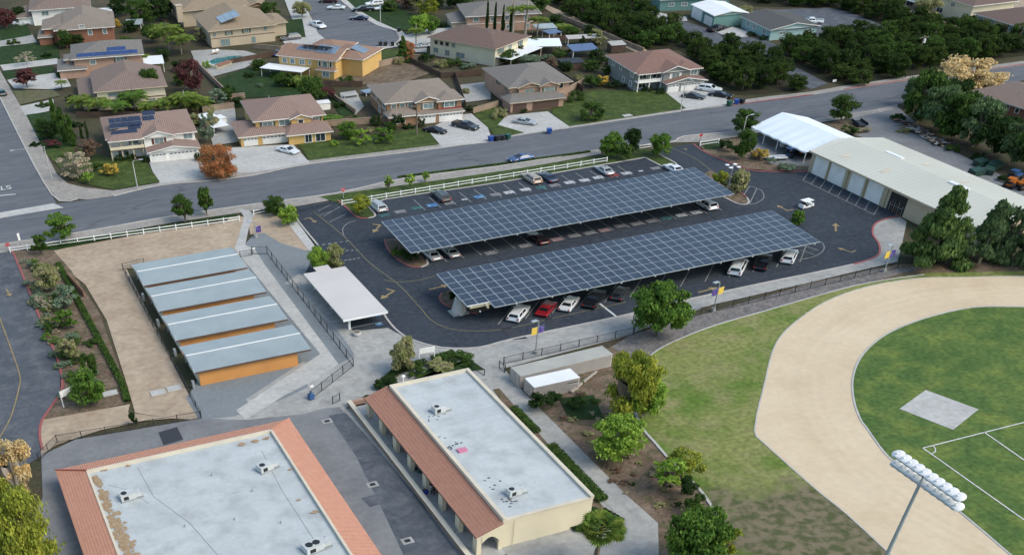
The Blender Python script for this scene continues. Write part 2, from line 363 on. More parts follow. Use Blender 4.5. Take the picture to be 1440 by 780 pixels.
def ribbon_pts(P, wd):
    L, Rr = [], []
    for i, p in enumerate(P):
        d = (P[min(i+1, len(P)-1)]-P[max(i-1, 0)]).normalized(); nrm = Vector((-d.y, d.x, 0))*wd/2
        L.append(p+nrm); Rr.append(p-nrm)
    return L, Rr
def ribbon(b, pts, wd, z, m, h=0, smooth=0):
    P = toW(pts)
    if smooth: P = spline(P, smooth)
    L, Rr = ribbon_pts(P, wd)
    for i in range(len(P)-1):
        a, c, d, e = L[i], L[i+1], Rr[i+1], Rr[i]
        b.face([(e.x,e.y,z+h),(d.x,d.y,z+h),(c.x,c.y,z+h),(a.x,a.y,z+h)], m)
        if h > 0:
            b.face([(a.x,a.y,z),(a.x,a.y,z+h),(c.x,c.y,z+h),(c.x,c.y,z)], m)
            b.face([(d.x,d.y,z),(d.x,d.y,z+h),(e.x,e.y,z+h),(e.x,e.y,z)], m)
# ================================================================ SETTING
b = MB(); b.face([(-700,-300,-.06),(900,-300,-.06),(900,1500,-.06),(-700,1500,-.06)], 'ground'); tag(b.build('ground'), kind='structure')
# roads
road_s = [(-260,392),(-120,365),(0,344),(20,341),(125,325),(237,305),(360,287),(472,272),(570,251),(702,234),(795,219),(845,211),(940,201),(962,192),(1035,185),(1120,171),(1227,155),(1262,147),(1340,131),(1440,113),(1640,75),(1900,30)]
road_n = [(1900,0),(1640,48),(1440,92),(1380,100),(1275,114),(1187,127),(1142,134),(1080,142),(1020,150),(957,157),(800,180),(720,192),(617,209),(435,231),(360,246),(300,254),(225,261),(160,276),(122,281),(75,287),(0,300),(-120,318),(-260,338)]
sheet('main_road', road_s+road_n, 0.0, 'asphalt_road')
sheet('side_street', [(80,287),(64,257),(35,203),(0,137),(-60,10),(-90,-60),(-330,-60),(-260,0),(-160,330),(-120,318),(0,300)], 0.01, 'asphalt_road')
sheet('cul_de_sac', spline(toW([(447,47),(440,30),(425,0),(395,-45),(440,-45),(472,-5),(500,18),(530,36),(556,44),(562,56),(545,66),(515,68),(470,66)]), 4, True), 0.012, 'asphalt_road')
sheet('campus_driveway', [(-200,392),(0,352),(17,352),(22,366),(40,412),(60,462),(75,495),(85,528),(84,550),(70,572),(57,592),(54,612),(58,640),(30,660),(-60,700),(-260,760)], 0.012, 'asphalt_campus')
sheet('cross_gutter', [(-200,334),(0,299),(75,286),(90,292),(40,300),(0,307),(-200,344)], 0.02, 'concrete_pale')
# sidewalks
sheets('sidewalk', [
 ([(1440,92),(1380,100),(1275,114),(1187,127),(1142,134),(1080,142),(1020,150),(957,157),(800,180),(720,192),(617,209),(435,231),(360,246),(300,254),(225,261),(160,276),(122,281),(110,280),(84,283),(62,257),(33,203),(0,137),(-40,55),(-20,55),(1,101),(27,146),(38,162),(64,214),(80,245),(95,258),(120,264),(160,268),(225,257),(300,247),(360,238),(435,225),(617,203),(720,186),(800,174),(957,151),(1020,144),(1080,136),(1142,129),(1187,121),(1275,108),(1380,94),(1440,86)], .03, 'sidewalk'),
 ([(-200,380),(0,344),(125,325),(237,305),(360,287),(472,272),(570,251),(702,234),(795,219),(845,211),(845,217),(795,226),(702,242),(570,260),(480,279),(420,290),(360,296),(237,314),(125,334),(20,352),(0,356),(-200,392)], .03, 'sidewalk'),
 ([(940,201),(962,192),(1035,185),(1120,171),(1227,155),(1262,147),(1262,152),(1227,161),(1120,178),(1035,193),(985,200)], .03, 'sidewalk')])
sheets('driveway', [
 ([(210,228),(274,222),(304,245),(300,251),(225,259),(214,240)], .04, 'concrete_pale'),
 ([(318,208),(345,207),(412,203),(433,226),(436,229),(360,243),(335,243),(322,225)], .04, 'concrete_pale'),
 ([(600,182),(645,162),(663,160),(686,180),(693,200),(622,208)], .042, 'concrete_pale'),
 ([(712,163),(770,157),(800,178),(800,181),(722,190),(700,176)], .042, 'concrete_pale'),
 ([(933,128),(985,122),(1012,128),(1024,143),(1022,147),(962,156)], .042, 'concrete_pale'),
 ([(-20,55),(45,48),(52,60),(-15,70)], .04, 'concrete'), ([(0,92),(80,82),(85,90),(5,100)], .04, 'concrete_pale'),
 ([(10,113),(70,100),(95,112),(100,122),(75,126),(20,125)], .042, 'concrete_pale'), ([(28,150),(75,140),(78,155),(36,163)], .04, 'concrete_pale'),
 ([(395,55),(440,48),(447,47),(470,66),(470,71),(400,62)], .042, 'concrete_pale'), ([(562,52),(600,42),(640,38),(655,40),(600,62),(600,74),(585,74),(560,64)], .042, 'concrete_pale'),
 ([(400,0),(425,0),(440,30),(447,47),(430,52),(410,26)], .038, 'concrete_pale'), ([(470,68),(530,66),(556,62),(560,66),(530,71),(470,72)], .04, 'concrete_pale'),
 ([(460,-10),(472,-5),(500,18),(530,36),(556,44),(562,54),(572,50),(560,40),(530,30),(505,13),(480,-8)], .036, 'concrete_pale')])
sheets('path', [
 ([(336,294),(350,296),(357,302),(350,320),(345,345),(330,350),(338,325),(343,305)], .03, 'concrete_pale'),
 ([(345,345),(358,350),(372,372),(476,512),(440,536),(400,556),(345,590),(332,577),(450,498),(330,350)], .034, 'concrete_pale'),
 ([(427,508),(455,520),(360,572),(345,562)], .03, 'concrete'),
 ([(405,315),(418,312),(447,352),(434,352)], .034, 'concrete_pale'),
 ([(682,505),(702,510),(735,550),(800,615),(880,695),(925,735),(927,800),(850,830),(780,800),(778,772),(830,757),(885,745),(860,715),(780,640),(700,560),(664,522)], .03, 'concrete')])
sheet('campus_base', [(340,350),(400,345),(470,430),(545,455),(600,485),(900,450),(890,470),(700,520),(800,640),(930,760),(760,810),(500,640),(340,620),(270,600)], .002, 'concrete')
# plaza, yards, campus ground
sheet('plaza', [(399,400),(420,385),(440,392),(470,430),(497,466),(545,461),(562,470),(585,480),(622,489),(672,489),(720,477),(820,456),(885,442),(965,422),(1080,397),(1130,387),(1200,372),(1230,362),(1237,355),(1235,342),(1227,330),(1229,317),(1240,310),(1265,305),(1275,312),(1268,345),(1262,368),(1130,400),(1003,428),(890,468),(800,488),(706,510),(712,530),(660,505),(596,515),(530,545),(490,570),(440,560),(430,535),(500,500),(430,400)], .018, 'concrete')
sheet('gravel_yard', [(343,345),(355,332),(372,325),(395,338),(430,345),(447,350),(428,386),(405,398),(500,490),(495,515),(400,560),(330,585),(280,590),(262,560),(275,540),(360,400),(338,350)], .008, 'gravel')
sheet('dirt_yard', [(75,352),(150,338),(237,322),(336,304),(343,305),(338,325),(332,348),(340,360),(178,378),(283,590),(240,588),(190,580),(180,545),(150,450),(120,400),(85,372)], .004, 'dirt_yard')
sheet('dirt_patch', [(357,302),(382,300),(412,320),(447,350),(430,352),(395,342),(372,328),(352,330),(350,318)], .012, 'dirt_yard')
sheet('planter_bed', [(16,352),(75,352),(100,380),(140,440),(165,510),(183,566),(120,580),(62,590),(70,572),(86,550),(87,528),(77,495),(62,462),(42,412),(24,366)], .014, 'mulch')
sheet('entry_walk', [(60,590),(183,568),(180,580),(240,588),(200,592),(140,605),(80,625),(58,640),(56,612)], .02, 'dirt_yard')
sheet('campus_yard', [(58,640),(110,616),(280,588),(345,590),(425,582),(455,574),(478,572),(500,600),(655,780),(700,850),(400,980),(-100,1000),(60,700)], .01, 'asphalt_worn')
sheet('asphalt_strip', [(462,584),(486,580),(510,606),(580,690),(648,782),(690,840),(610,870),(530,700),(500,640)], .016, 'asphalt_campus')
sheets('asphalt_repair', [([(223,608),(249,600),(258,618),(230,626)], .022, 'asphalt_patch'), ([(508,700),(535,693),(545,706),(520,713)], .022, 'asphalt_campus')])
sheet('slope_planting', [(720,550),(812,530),(830,505),(888,470),(965,455),(1130,400),(1262,372),(1440,368),(1700,368),(1700,430),(1440,384),(1300,386),(1205,401),(1080,436),(1007,457),(957,476),(925,492),(902,511),(893,540),(890,565),(895,585),(905,605),(920,622),(940,645),(960,665),(982,687),(997,707),(1006,727),(1012,760),(1020,840),(925,860),(925,735),(880,695),(800,615)], .006, 'mulch')
sheet('gravel_border', [(888,470),(965,448),(1130,402),(1230,378),(1300,376),(1205,401),(1080,436),(1007,457),(957,476),(925,492),(902,511),(880,500),(860,488)], .012, 'gravel_grey')
sheet('outer_grass', [(1440,381),(1300,384),(1205,400),(1080,435),(1007,457),(957,476),(925,492),(902,511),(893,540),(890,565),(895,585),(905,605),(920,622),(940,645),(960,665),(982,687),(997,707),(1006,727),(1012,760),(1020,860),(1400,980),(1440,900),(1260,760),(1110,610),(1130,480),(1260,402),(1440,394),(1700,394),(1700,384)], .010, 'dry_grass')
_m = MATS['dry_grass']; _n = _m.node_tree.nodes; _l = _m.node_tree.links; _b = _n['Principled BSDF']; _src = _b.inputs['Base Color'].links[0].from_socket
_mp = _n.new('ShaderNodeMapping'); _c = G(1125,745); _mp.vector_type = 'TEXTURE'; _mp.inputs['Location'].default_value = (_c.x+2,_c.y-1,0); _mp.inputs['Rotation'].default_value = (0,0,-.55); _mp.inputs['Scale'].default_value = (15,8.5,1e6)
_g = _n.new('ShaderNodeNewGeometry'); _l.new(_g.outputs['Position'], _mp.inputs[0]); _ln = _n.new('ShaderNodeVectorMath'); _ln.operation = 'LENGTH'; _l.new(_mp.outputs[0], _ln.inputs[0])
_t = _n.new('ShaderNodeTexNoise'); _t.inputs['Scale'].default_value = .35; _t.inputs['Detail'].default_value = 8; _l.new(_g.outputs['Position'], _t.inputs['Vector'])
_a = _n.new('ShaderNodeMath'); _a.operation = 'MULTIPLY_ADD'; _a.inputs[1].default_value = 1.3; _l.new(_t.outputs['Fac'], _a.inputs[0]); _l.new(_ln.outputs['Value'], _a.inputs[2])
_r = _n.new('ShaderNodeMapRange'); _r.inputs[1].default_value = 1.35; _r.inputs[2].default_value = 1.75; _r.inputs[3].default_value = .95; _r.inputs[4].default_value = 0; _l.new(_a.outputs[0], _r.inputs[0])
_x = _n.new('ShaderNodeMix'); _x.data_type = 'RGBA'; _l.new(_r.outputs[0], _x.inputs[0]); _l.new(_src, _x.inputs[6]); _x.inputs[7].default_value = (.15,.125,.08,1); _y = _n.new('ShaderNodeMix'); _y.data_type = 'RGBA'; _t2 = _n.new('ShaderNodeTexNoise'); _t2.inputs['Scale'].default_value = .9; _t2.inputs['Detail'].default_value = 9; _l.new(_g.outputs['Position'], _t2.inputs['Vector']); _r2 = _n.new('ShaderNodeMapRange'); _r2.inputs[1].default_value = .42; _r2.inputs[2].default_value = .6; _l.new(_t2.outputs['Fac'], _r2.inputs[0]); _l.new(_r2.outputs[0], _y.inputs[0]); _y.inputs[6].default_value = (.17,.14,.095,1); _y.inputs[7].default_value = (.07,.08,.035,1); _l.new(_y.outputs[2], _x.inputs[7]); _l.new(_x.outputs[2], _b.inputs['Base Color'])
0 and sheet('worn_grass', spline(toW([(1060,672),(1100,650),(1150,690),(1200,740),(1260,800),(1150,860),(1080,800),(1050,720),(1010,690)]), 5, True), .014, 'brown_grass')
track_out = [(1900,400),(1700,390),(1440,388.5),(1360,390),(1300,391),(1250,397),(1210,406),(1170,420),(1140,437),(1110,460),(1093,480),(1083,505),(1075,540),(1066,575),(1061,606)]
track_out2 = [(1064,614),(1080,628),(1110,655),(1150,690),(1190,722),(1240,768),(1290,815),(1400,930)]
track_in = [(1900,436),(1640,433),(1440,431.5),(1375,432),(1330,439.5),(1280,454.5),(1240,474),(1212,500),(1199.5,530),(1200,560),(1209,588),(1220,604),(1240,632),(1258,650),(1300,683),(1340,712),(1380,745),(1415,775),(1460,812),(1600,930)]
_g3 = [G(1375,432), G(1240,474), G(1199.5,530)]
def _circ(a, b_, c):
    d = 2*(a.x*(b_.y-c.y)+b_.x*(c.y-a.y)+c.x*(a.y-b_.y)); sa, sb, sc_ = a.x**2+a.y**2, b_.x**2+b_.y**2, c.x**2+c.y**2
    return ((sa*(b_.y-c.y)+sb*(c.y-a.y)+sc_*(a.y-b_.y))/d, (sa*(c.x-b_.x)+sb*(a.x-c.x)+sc_*(b_.x-a.x))/d, 0)
mat('track', (.59,.49,.35), (.55,.45,.32), .08, c3=(.48,.375,.25), s3=.18, amt3=.5, bump=.05, bscale=4, fine=.05, fs=1.2, spec=.12, radial=_circ(*_g3))
TO = spline(toW(track_out), 5)+spline(toW(track_out2), 3); TI = spline(toW(track_in), 5)
sheet('running_track', TO+TI[::-1], .018, 'track')
sheet('sports_field', TI+[G(1900,930)], .016, 'field_grass')
b = MB(); ribbon(b, TI, .22, .018, 'concrete_pale', h=.06); ribbon(b, TO, .16, .016, 'concrete_pale', h=.04)
tag(b.build('track_kerb'), kind='structure')
b = MB(); ribbon(b, [(1300,386),(1205,401),(1080,436),(1007,457),(957,476),(925,492),(902,511)], .2, .012, 'concrete_pale', h=.05, smooth=4)
ribbon(b, [(888,560),(895,585),(905,605),(920,622),(940,645),(960,665),(982,687),(997,707),(1004,720),(1007,735)], .3, .012, 'concrete_pale', h=.12, smooth=4); tag(b.build('mow_kerb'), kind='structure')
sheet('concrete_pad', [(1301.5,548.5),(1376,575.7),(1340,604.5),(1264.5,575)], .04, 'concrete_pale')
b = MB()
for q in (((1297.5,630),(1440,594),(1600,553)), ((1297.5,630),(1440,731),(1600,845)), ((1384,608),(1440,647),(1560,730))): ribbon(b, list(q), .16, .06, 'white_paint')
g0 = G(1297.5,630); a0 = (G(1440,594)-g0).normalized(); b0 = (G(1440,731)-g0).normalized()
ribbon(b, [g0+a0*math.cos(t)*1.3+b0*math.sin(t)*1.3 for t in [i*math.pi/16 for i in range(9)]], .12, .061, 'white_paint')
tag(b.build('field_marking'), kind='structure')
# back lane, orchard floor, teal yard, works yard
ORCH_A = [(745,-8),(800,22),(905,72),(955,70),(990,95),(1005,118),(1025,133),(1080,132),(1138,124),(1100,100),(1062,84),(1010,72),(985,60),(915,30),(870,5),(880,-12)]
ORCH_B = [(1092,84),(1100,68),(1165,54),(1250,48),(1300,48),(1420,60),(1440,60),(1440,78),(1390,84),(1275,108),(1200,120),(1165,116),(1130,100)]
ORCH_C = [(1035,-5),(1215,-4),(1270,26),(1320,36),(1370,44),(1440,58),(1420,62),(1300,50),(1250,40),(1200,19),(1165,11),(1060,9)]
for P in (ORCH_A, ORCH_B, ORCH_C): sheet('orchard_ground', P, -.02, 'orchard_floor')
sheet('back_lane', [(770,8),(795,18),(905,68),(925,80),(912,82),(895,74),(790,26),(765,12)], .0, 'dirt_yard')
sheet('farm_drive', [(868,6),(915,12),(935,22),(1000,42),(1040,50),(1080,58),(1100,68),(1092,84),(1130,100),(1165,118),(1140,126),(1100,100),(1062,84),(1010,72),(985,60),(915,30)], .0, 'asphalt_campus')
sheet('farm_lot', [(1040,16),(1165,11),(1200,19),(1250,40),(1165,54),(1150,52)], .0, 'asphalt_campus')
sheets('farm_apron', [([(912,14),(935,20),(965,24),(967,30),(935,30),(915,22)], .02, 'concrete_pale'), ([(1008,46),(1030,38),(1052,44),(1052,52),(1030,54)], .02, 'concrete_pale')])
sheet('hillside', [(1240,-30),(1460,-30),(1460,60),(1370,44),(1310,34),(1270,24),(1215,-6)], -.01, 'dirt_yard')
sheet('works_yard', [(1180,160),(1262,150),(1290,175),(1345,215),(1440,262),(1500,300),(1440,330),(1400,300),(1240,200),(1200,190),(1215,180),(1205,172)], .004, 'asphalt_worn')
sheet('tent_floor', [(1052,196),(1095,186),(1180,190),(1150,235),(1085,232),(1062,215)], .006, 'asphalt_worn')
# parking lot
lot = [(418,291),(475,282),(487,290),(496,300),(508,306),(520,306),(527,302),(520,291),(540,281),(635,267),(720,254),(907,222),(930,234),(938,238),(948,236),(950,230),(925,216),(932,209),(977,202),(990,214),(1020,227),(1052,239),(1080,241),(1137,242),(1240,291),(1258,300),(1258,306),(1240,310),(1229,317),(1227,330),(1235,342),(1237,355),(1230,362),(1200,372),(1130,387),(1080,397),(965,422),(885,442),(820,456),(720,477),(672,489),(622,489),(585,480),(562,470),(545,461),(497,466),(470,430),(430,385),(447,345),(420,312)]
sheet('parking_lot', lot, .022, 'asphalt_lot')
b = MB()
def kerb(pts, m='kerb_grey', wd=.28, sm=3): ribbon(b, pts, wd, .02, m, h=.08, smooth=sm)
kerb([(475,282),(487,292),(497,302),(508,307),(518,307)], 'kerb_red'); kerb([(518,307),(526,305),(527,301),(517,290)])
kerb([(520,291),(540,281),(635,267),(720,254),(907,222)], sm=2); kerb([(907,222),(930,234),(938,238),(948,236)], 'kerb_grey'); kerb([(948,236),(950,230),(925,216),(932,209)])
kerb([(975,203),(990,214),(1020,227),(1052,239),(1080,241.5),(1137,242)], 'kerb_red')
kerb([(1262,304),(1240,310),(1229,317),(1227,330),(1235,342),(1237,355),(1228,363),(1200,372)], 'kerb_red'); kerb([(1200,372),(1130,387),(1080,397),(965,422),(885,442),(820,456),(720,477),(672,489),(622,489),(585,480),(562,468),(545,450),(532,428)])
kerb([(447,345),(420,312),(412,296)], 'kerb_grey'); kerb([(17,352),(24,368),(42,412),(62,462),(77,495),(87,528),(86,550),(72,572),(59,592),(56,612),(60,632)], 'kerb_red')
kerb([(1440,91),(1275,113),(1187,126)], 'kerb_red'); kerb([(1143,133.5),(1080,141.5),(1030,148)], 'kerb_red'); kerb(list(road_n[9:18])); kerb(list(road_s[2:16]))
kerb([(109,280),(84,283),(62,257),(33,203),(0,137),(-40,55)], sm=2); kerb([(470,66),(515,68),(545,66),(562,56),(556,44),(530,36),(500,18),(472,-5)])
for pts in ([(541,337),(545,350),(560,366),(578,375),(592,376)], [(622,412),(618,420),(628,430),(650,438),(672,441)]): kerb(pts, 'kerb_red')
kerb([(592,376),(601,372),(600,364)]); kerb([(1017,277),(1035,286),(1048,288),(1053,284),(1049,277)]) ; kerb([(1050,278),(1040,270)], 'kerb_red')
tag(b.build('kerb'), kind='structure')
sheets('island', [
 ([(450,277),(512,268),(625,253),(720,239),(850,218),(880,210),(905,209),(925,216),(950,230),(948,235),(938,237),(907,222),(720,253),(635,266),(540,280),(519,290),(527,300),(525,305),(510,306),(497,301),(487,291)], .05, 'lawn'),
 ([(541,337),(545,350),(560,366),(578,375),(592,375),(600,372),(590,352),(560,335)], .06, 'mulch'), ([(622,412),(618,420),(628,430),(650,438),(672,440),(690,436),(640,405)], .06, 'mulch'),
 ([(1017,277),(1035,285),(1048,287),(1053,284),(1030,262),(1000,240),(990,245)], .06, 'mulch'),
 ([(982,202),(1000,198),(1040,196),(1062,215),(1085,232),(1150,235),(1137,241),(1080,240),(1052,238),(1020,226),(990,213)], .05, 'mulch'),
 ([(984,201),(1012,197),(1022,206),(1003,211),(992,211)], .055, 'lawn_dark'),
 ([(1095,186),(1180,170),(1215,176),(1222,184),(1205,190),(1180,188)], .03, 'mulch'),
 ([(555,560),(580,545),(600,520),(660,505),(682,520),(663,522),(550,545),(520,560),(486,575),(515,555)], .04, 'lawn_dark'),
 ([(693,548),(702,546),(868,735),(850,745),(832,740)], .045, 'mulch'), ([(20,352),(75,342),(150,330),(237,316),(330,301),(334,304),(237,322),(150,337),(78,352)], .04, 'lawn_dark'),
 ([(785,560),(835,555),(850,590),(800,590)], .02, 'lawn_dark'), ([(770,690),(850,718),(872,732),(830,752),(800,735)], .05, 'lawn_dark')])
# markings on the lot
b = MB(); z = .06
def ln(p, q, wd=.14, m='faded_paint'): ribbon(b, [p, q], wd, z, m)
random.seed(3)
for i in range(15):                                     # north row, open
    x = 68.8+i*2.72
    y1 = 159.9-(.02*i); ln(xy(x, y1), xy(x-.1, y1-5.0))
mur = ['white_wall','container_roof','bin_green','pool_water','machine_blue','gravel','container_tan','pink_wall','parapet']
def art(x, y, m, sx=1.7, sy=1.3):
    P = [xy(x-sx/2,y-sy/2), xy(x+sx/2,y-sy/2), xy(x+sx/2,y+sy/2), xy(x-sx/2,y+sy/2)]
    b.face([(p.x,p.y,z+.002) for p in P], m)
mat('mural_teal', (.02,.15,.15), (.03,.05,.06), 2.2, thr=(.45,.55)); mat('mural_white', (.42,.43,.45), (.2,.21,.23), 2.5, thr=(.45,.6)); mat('mural_grey', (.2,.2,.21), (.1,.1,.11), 2.5, thr=(.45,.6)); mat('mural_blue', (.02,.12,.3), (.25,.35,.4), 2, thr=(.5,.6)); mat('mural_red', (.25,.03,.03), (.12,.04,.04), 2); mat('mural_pink', (.27,.18,.19), (.2,.14,.15), 2.5)
far = {0:'mural_teal',1:'mural_grey',2:'mural_teal',3:'mural_blue',4:'mural_grey',5:'mural_white',6:'mural_blue',7:'mural_grey',8:'mural_white'}
x0 = 68.8
for px, py, m in ((541,303,'mural_teal'),(563,298,'mural_grey'),(586,293,'mural_teal'),(608,289,'mural_blue'),(632,286,'mural_grey'),(653,281,'mural_white'),(674,277,'mural_blue'),(697,274,'mural_grey'),(716,271,'mural_white'),(739,267,'mural_white'),(761,264,'mural_teal'),(780,261,'mural_grey'),(801,257,'mural_white'),(822,254,'mural_white'),(841,250,'mural_white'),(863,247,'mural_red'),(881,244,'mural_white'),(901,241,'mural_white'),(922,237,'mural_grey')):
    g = G(px, py); art(g.x, g.y, m, *( (.9,.6) if px in (653,901) else (1.8,1.25)))
for i in range(19): x = 60.6+i*2.8; ln(xy(x, 139.8), xy(x, 134.9)); 
for i in range(19): x = 60.6+i*2.8; ln(xy(x, 145.0), xy(x, 140.0))
for px, py, m in ((690,356,'mural_grey'),(738,346,'mural_grey'),(762,342,'mural_grey'),(783,337,'mural_pink'),(807,332,'mural_grey'),(829,328,'mural_grey'),(850,324,'mural_pink'),(872,318,'mural_grey'),(895,315,'mural_grey'),(916,311,'mural_grey'),(937,307,'mural_teal'),(958,303,'mural_white'),(979,299,'mural_white')):
    g = G(px, py); art(g.x, g.y, m, 1.8, 1.25)
for i in range(13):                                      # south row, angled
    x = 61.0+i*4.02
    ln(xy(x, 113.4), xy(x+4.6, 117.9), .14)
ln((843,427),(866,445), .3, 'white_paint'); 
b.face([tuple(G(*p)+Vector((0,0,z))) for p in ((700,459),(717,459),(742,476),(722,478))][::-1], 'asphalt_patch'); b.face([tuple(G(*p)+Vector((0,0,z))) for p in ((762,447),(774,446),(790,459),(778,462))][::-1], 'asphalt_patch')
# lane lines
ribbon(b, [(441,298),(484,333),(520,370),(560,400),(590,432),(606,450),(625,460),(650,465),(690,465),(730,459),(780,447),(840,434),(880,425)], .13, z, 'yellow_line', smooth=5)
ribbon(b, [(484,333),(482,322),(490,314),(500,311)], .13, z, 'faded_paint', smooth=4)
for p, q in (((447,297),(466,288)),((455,305),(478,291)),((463,313),(487,301)),((448,304),(470,296))): ln(p, q, .12)
for k in range(4):
    for a, c in (((462+k*8,343-k*1),(466+k*8,342.3-k)), ((480+k*7,353),(483+k*7,352)), ((484+k*6,367-k),(488+k*6,366-k)), ((445+k*8,346-k),(449+k*8,345-k))): ln(a, c, .25)
ribbon(b, [(540,394),(560,397),(590,394),(612,388)], .13, z, 'yellow_line', smooth=4); ribbon(b, [(935,205),(975,222),(1003,243)], .13, z, 'yellow_line', smooth=4)
ribbon(b, [(1054,262),(1070,268),(1074,278),(1064,286),(1053,288)], .13, z, 'faded_paint', smooth=4); ln((1054,262),(1045,276)); ln((1064,266),(1054,287))
ribbon(b, [(1140,336),(1156,342),(1158,352),(1145,361),(1122,366)], .13, z, 'faded_paint', smooth=4); ln((1130,346),(1150,352)); ln((1126,352),(1144,358))
for i in range(9):
    t = i/8; p = G(1137,243).lerp(G(1236,290), t); ln(p, p+Vector((-3.2,-2.6,0)), .12)
p = G(1137,243).lerp(G(1236,290), 0)+Vector((-3.2,-2.6,0)); ln(p, G(1236,290)+Vector((-3.2,-2.6,0)), .12); ln((937,212),(941,214),.3,'yellow_paint'); ln((962,209),(966,211),.3,'yellow_paint')
def arrow(px, py, ang, m='yellow_paint', s=1.0, turn=0):
    g = G(px, py); ca, sa = math.cos(ang), math.sin(ang)
    def T(x, y): return (g.x+(x*ca-y*sa)*s, g.y+(x*sa+y*ca)*s, z)
    b.face([T(-1.4,-.12),T(.4,-.12),T(.4,.12),T(-1.4,.12)], m); b.face([T(.4,-.5),T(1.4,0),T(.4,.5)], m)
    if turn: b.face([T(-1.4,-.12),T(-1.15,-.12),T(-1.15,-1.1),T(-1.4,-1.1)], m)
for a in ((440,310,-1.5,.9,1),(530,322,-2.3,1.2,1),(545,415,-2.6,1.2,1),(618,404,.1,1.2,0),(1100,293,1.6,1.0,1),(1175,320,.9,1.2,0),(1188,352,1.9,.9,1),(12,412,-1.5,1.0,0),(995,408,.1,1.2,0)): arrow(a[0], a[1], a[2], s=a[3], turn=a[4])
# accessible bays under the small carport and blue marks
for p in ((531,443),(533,456)):
    g = G(*p); art(g.x, g.y, 'mural_blue', .9, .9)
for y in (120.5, 123.2, 125.9, 128.6): ln(xy(41.3, y), xy(46.2, y), .1, 'white_paint')
# yellow centre line on the campus driveway and stop bar
ribbon(b, [(-6,430),(0,448),(18,497),(28,528),(27,545),(16,585),(0,615)], .16, z, 'yellow_paint', smooth=4)
ln((-60,282),(22,273.5), .35, 'white_paint')
tag(b.build('road_marking'), kind='structure')
def text_mesh(name, body, size, m, ext=0.0):
    cu = bpy.data.curves.new('lettering', 'FONT'); cu.body = body; cu.size = size; cu.extrude = ext; cu.align_x = 'CENTER'; cu.align_y = 'CENTER'
    t = bpy.data.objects.new('lettering', cu); C.objects.link(t); bpy.context.view_layer.update()
    me = bpy.data.meshes.new_from_object(t.evaluated_get(bpy.context.evaluated_depsgraph_get())); bpy.data.objects.remove(t); bpy.data.curves.remove(cu)
    me.materials.clear(); me.materials.append(MATS[m]); return me
me = text_mesh('stop', 'STOP', 3.0, 'white_paint'); o = bpy.data.objects.new('stop_lettering', me); C.objects.link(o); g = G(-6, 266)
o.location = (g.x, g.y, .06); o.rotation_euler = (0, 0, math.pi-.05); o.scale = (.75, .9, 1); o['kind'] = 'structure'
# residential ground
sheets('lawn', [
 ([(60,212),(95,205),(150,220),(205,228),(212,238),(225,256),(160,267),(120,259),(95,249),(82,234)], .03, 'lawn'),
 ([(420,203),(462,198),(520,190),(600,180),(616,204),(435,226)], .03, 'lawn'), ([(663,158),(700,150),(712,163),(700,176),(738,187),(722,190),(697,193),(686,180)], .03, 'lawn'),
 ([(778,150),(830,128),(933,128),(965,153),(800,178),(776,160)], .03, 'lawn'), ([(305,112),(350,95),(400,95),(470,125),(430,135),(340,138),(300,125)], .02, 'lawn_dark'),
 ([(0,66),(80,58),(85,82),(0,92)], .03, 'lawn_dark'), ([(3,101),(75,93),(78,103),(10,112)], .03, 'lawn_dark'), ([(18,128),(75,127),(85,135),(28,148)], .03, 'brown_grass'), ([(37,162),(80,156),(110,205),(62,212)], .03, 'lawn_dark'),
 ([(0,32),(35,30),(45,50),(0,58)], .03, 'lawn_dark'), ([(384,30),(425,27),(430,53),(390,53)], .03, 'lawn_dark'), ([(483,-4),(540,4),(600,28),(640,38),(562,44),(530,30),(500,12)], .03, 'lawn_dark'),
 ([(519,71),(560,70),(568,84),(520,88)], .03, 'lawn'), ([(463,138),(478,134),(500,160),(480,165)], .02, 'lawn_dark')])
sheets('patio', [([(268,72),(300,70),(345,72),(372,80),(345,96),(300,108),(276,92)], .025, 'concrete'), ([(490,103),(560,88),(620,98),(560,120),(480,120),(470,112)], .02, 'mulch'),
 ([(478,131),(500,128),(512,150),(500,162),(480,140)], .03, 'concrete'), ([(285,160),(330,150),(335,200),(300,205)], .02, 'concrete'), ([(645,120),(690,115),(690,140),(650,145)], .02, 'concrete')])
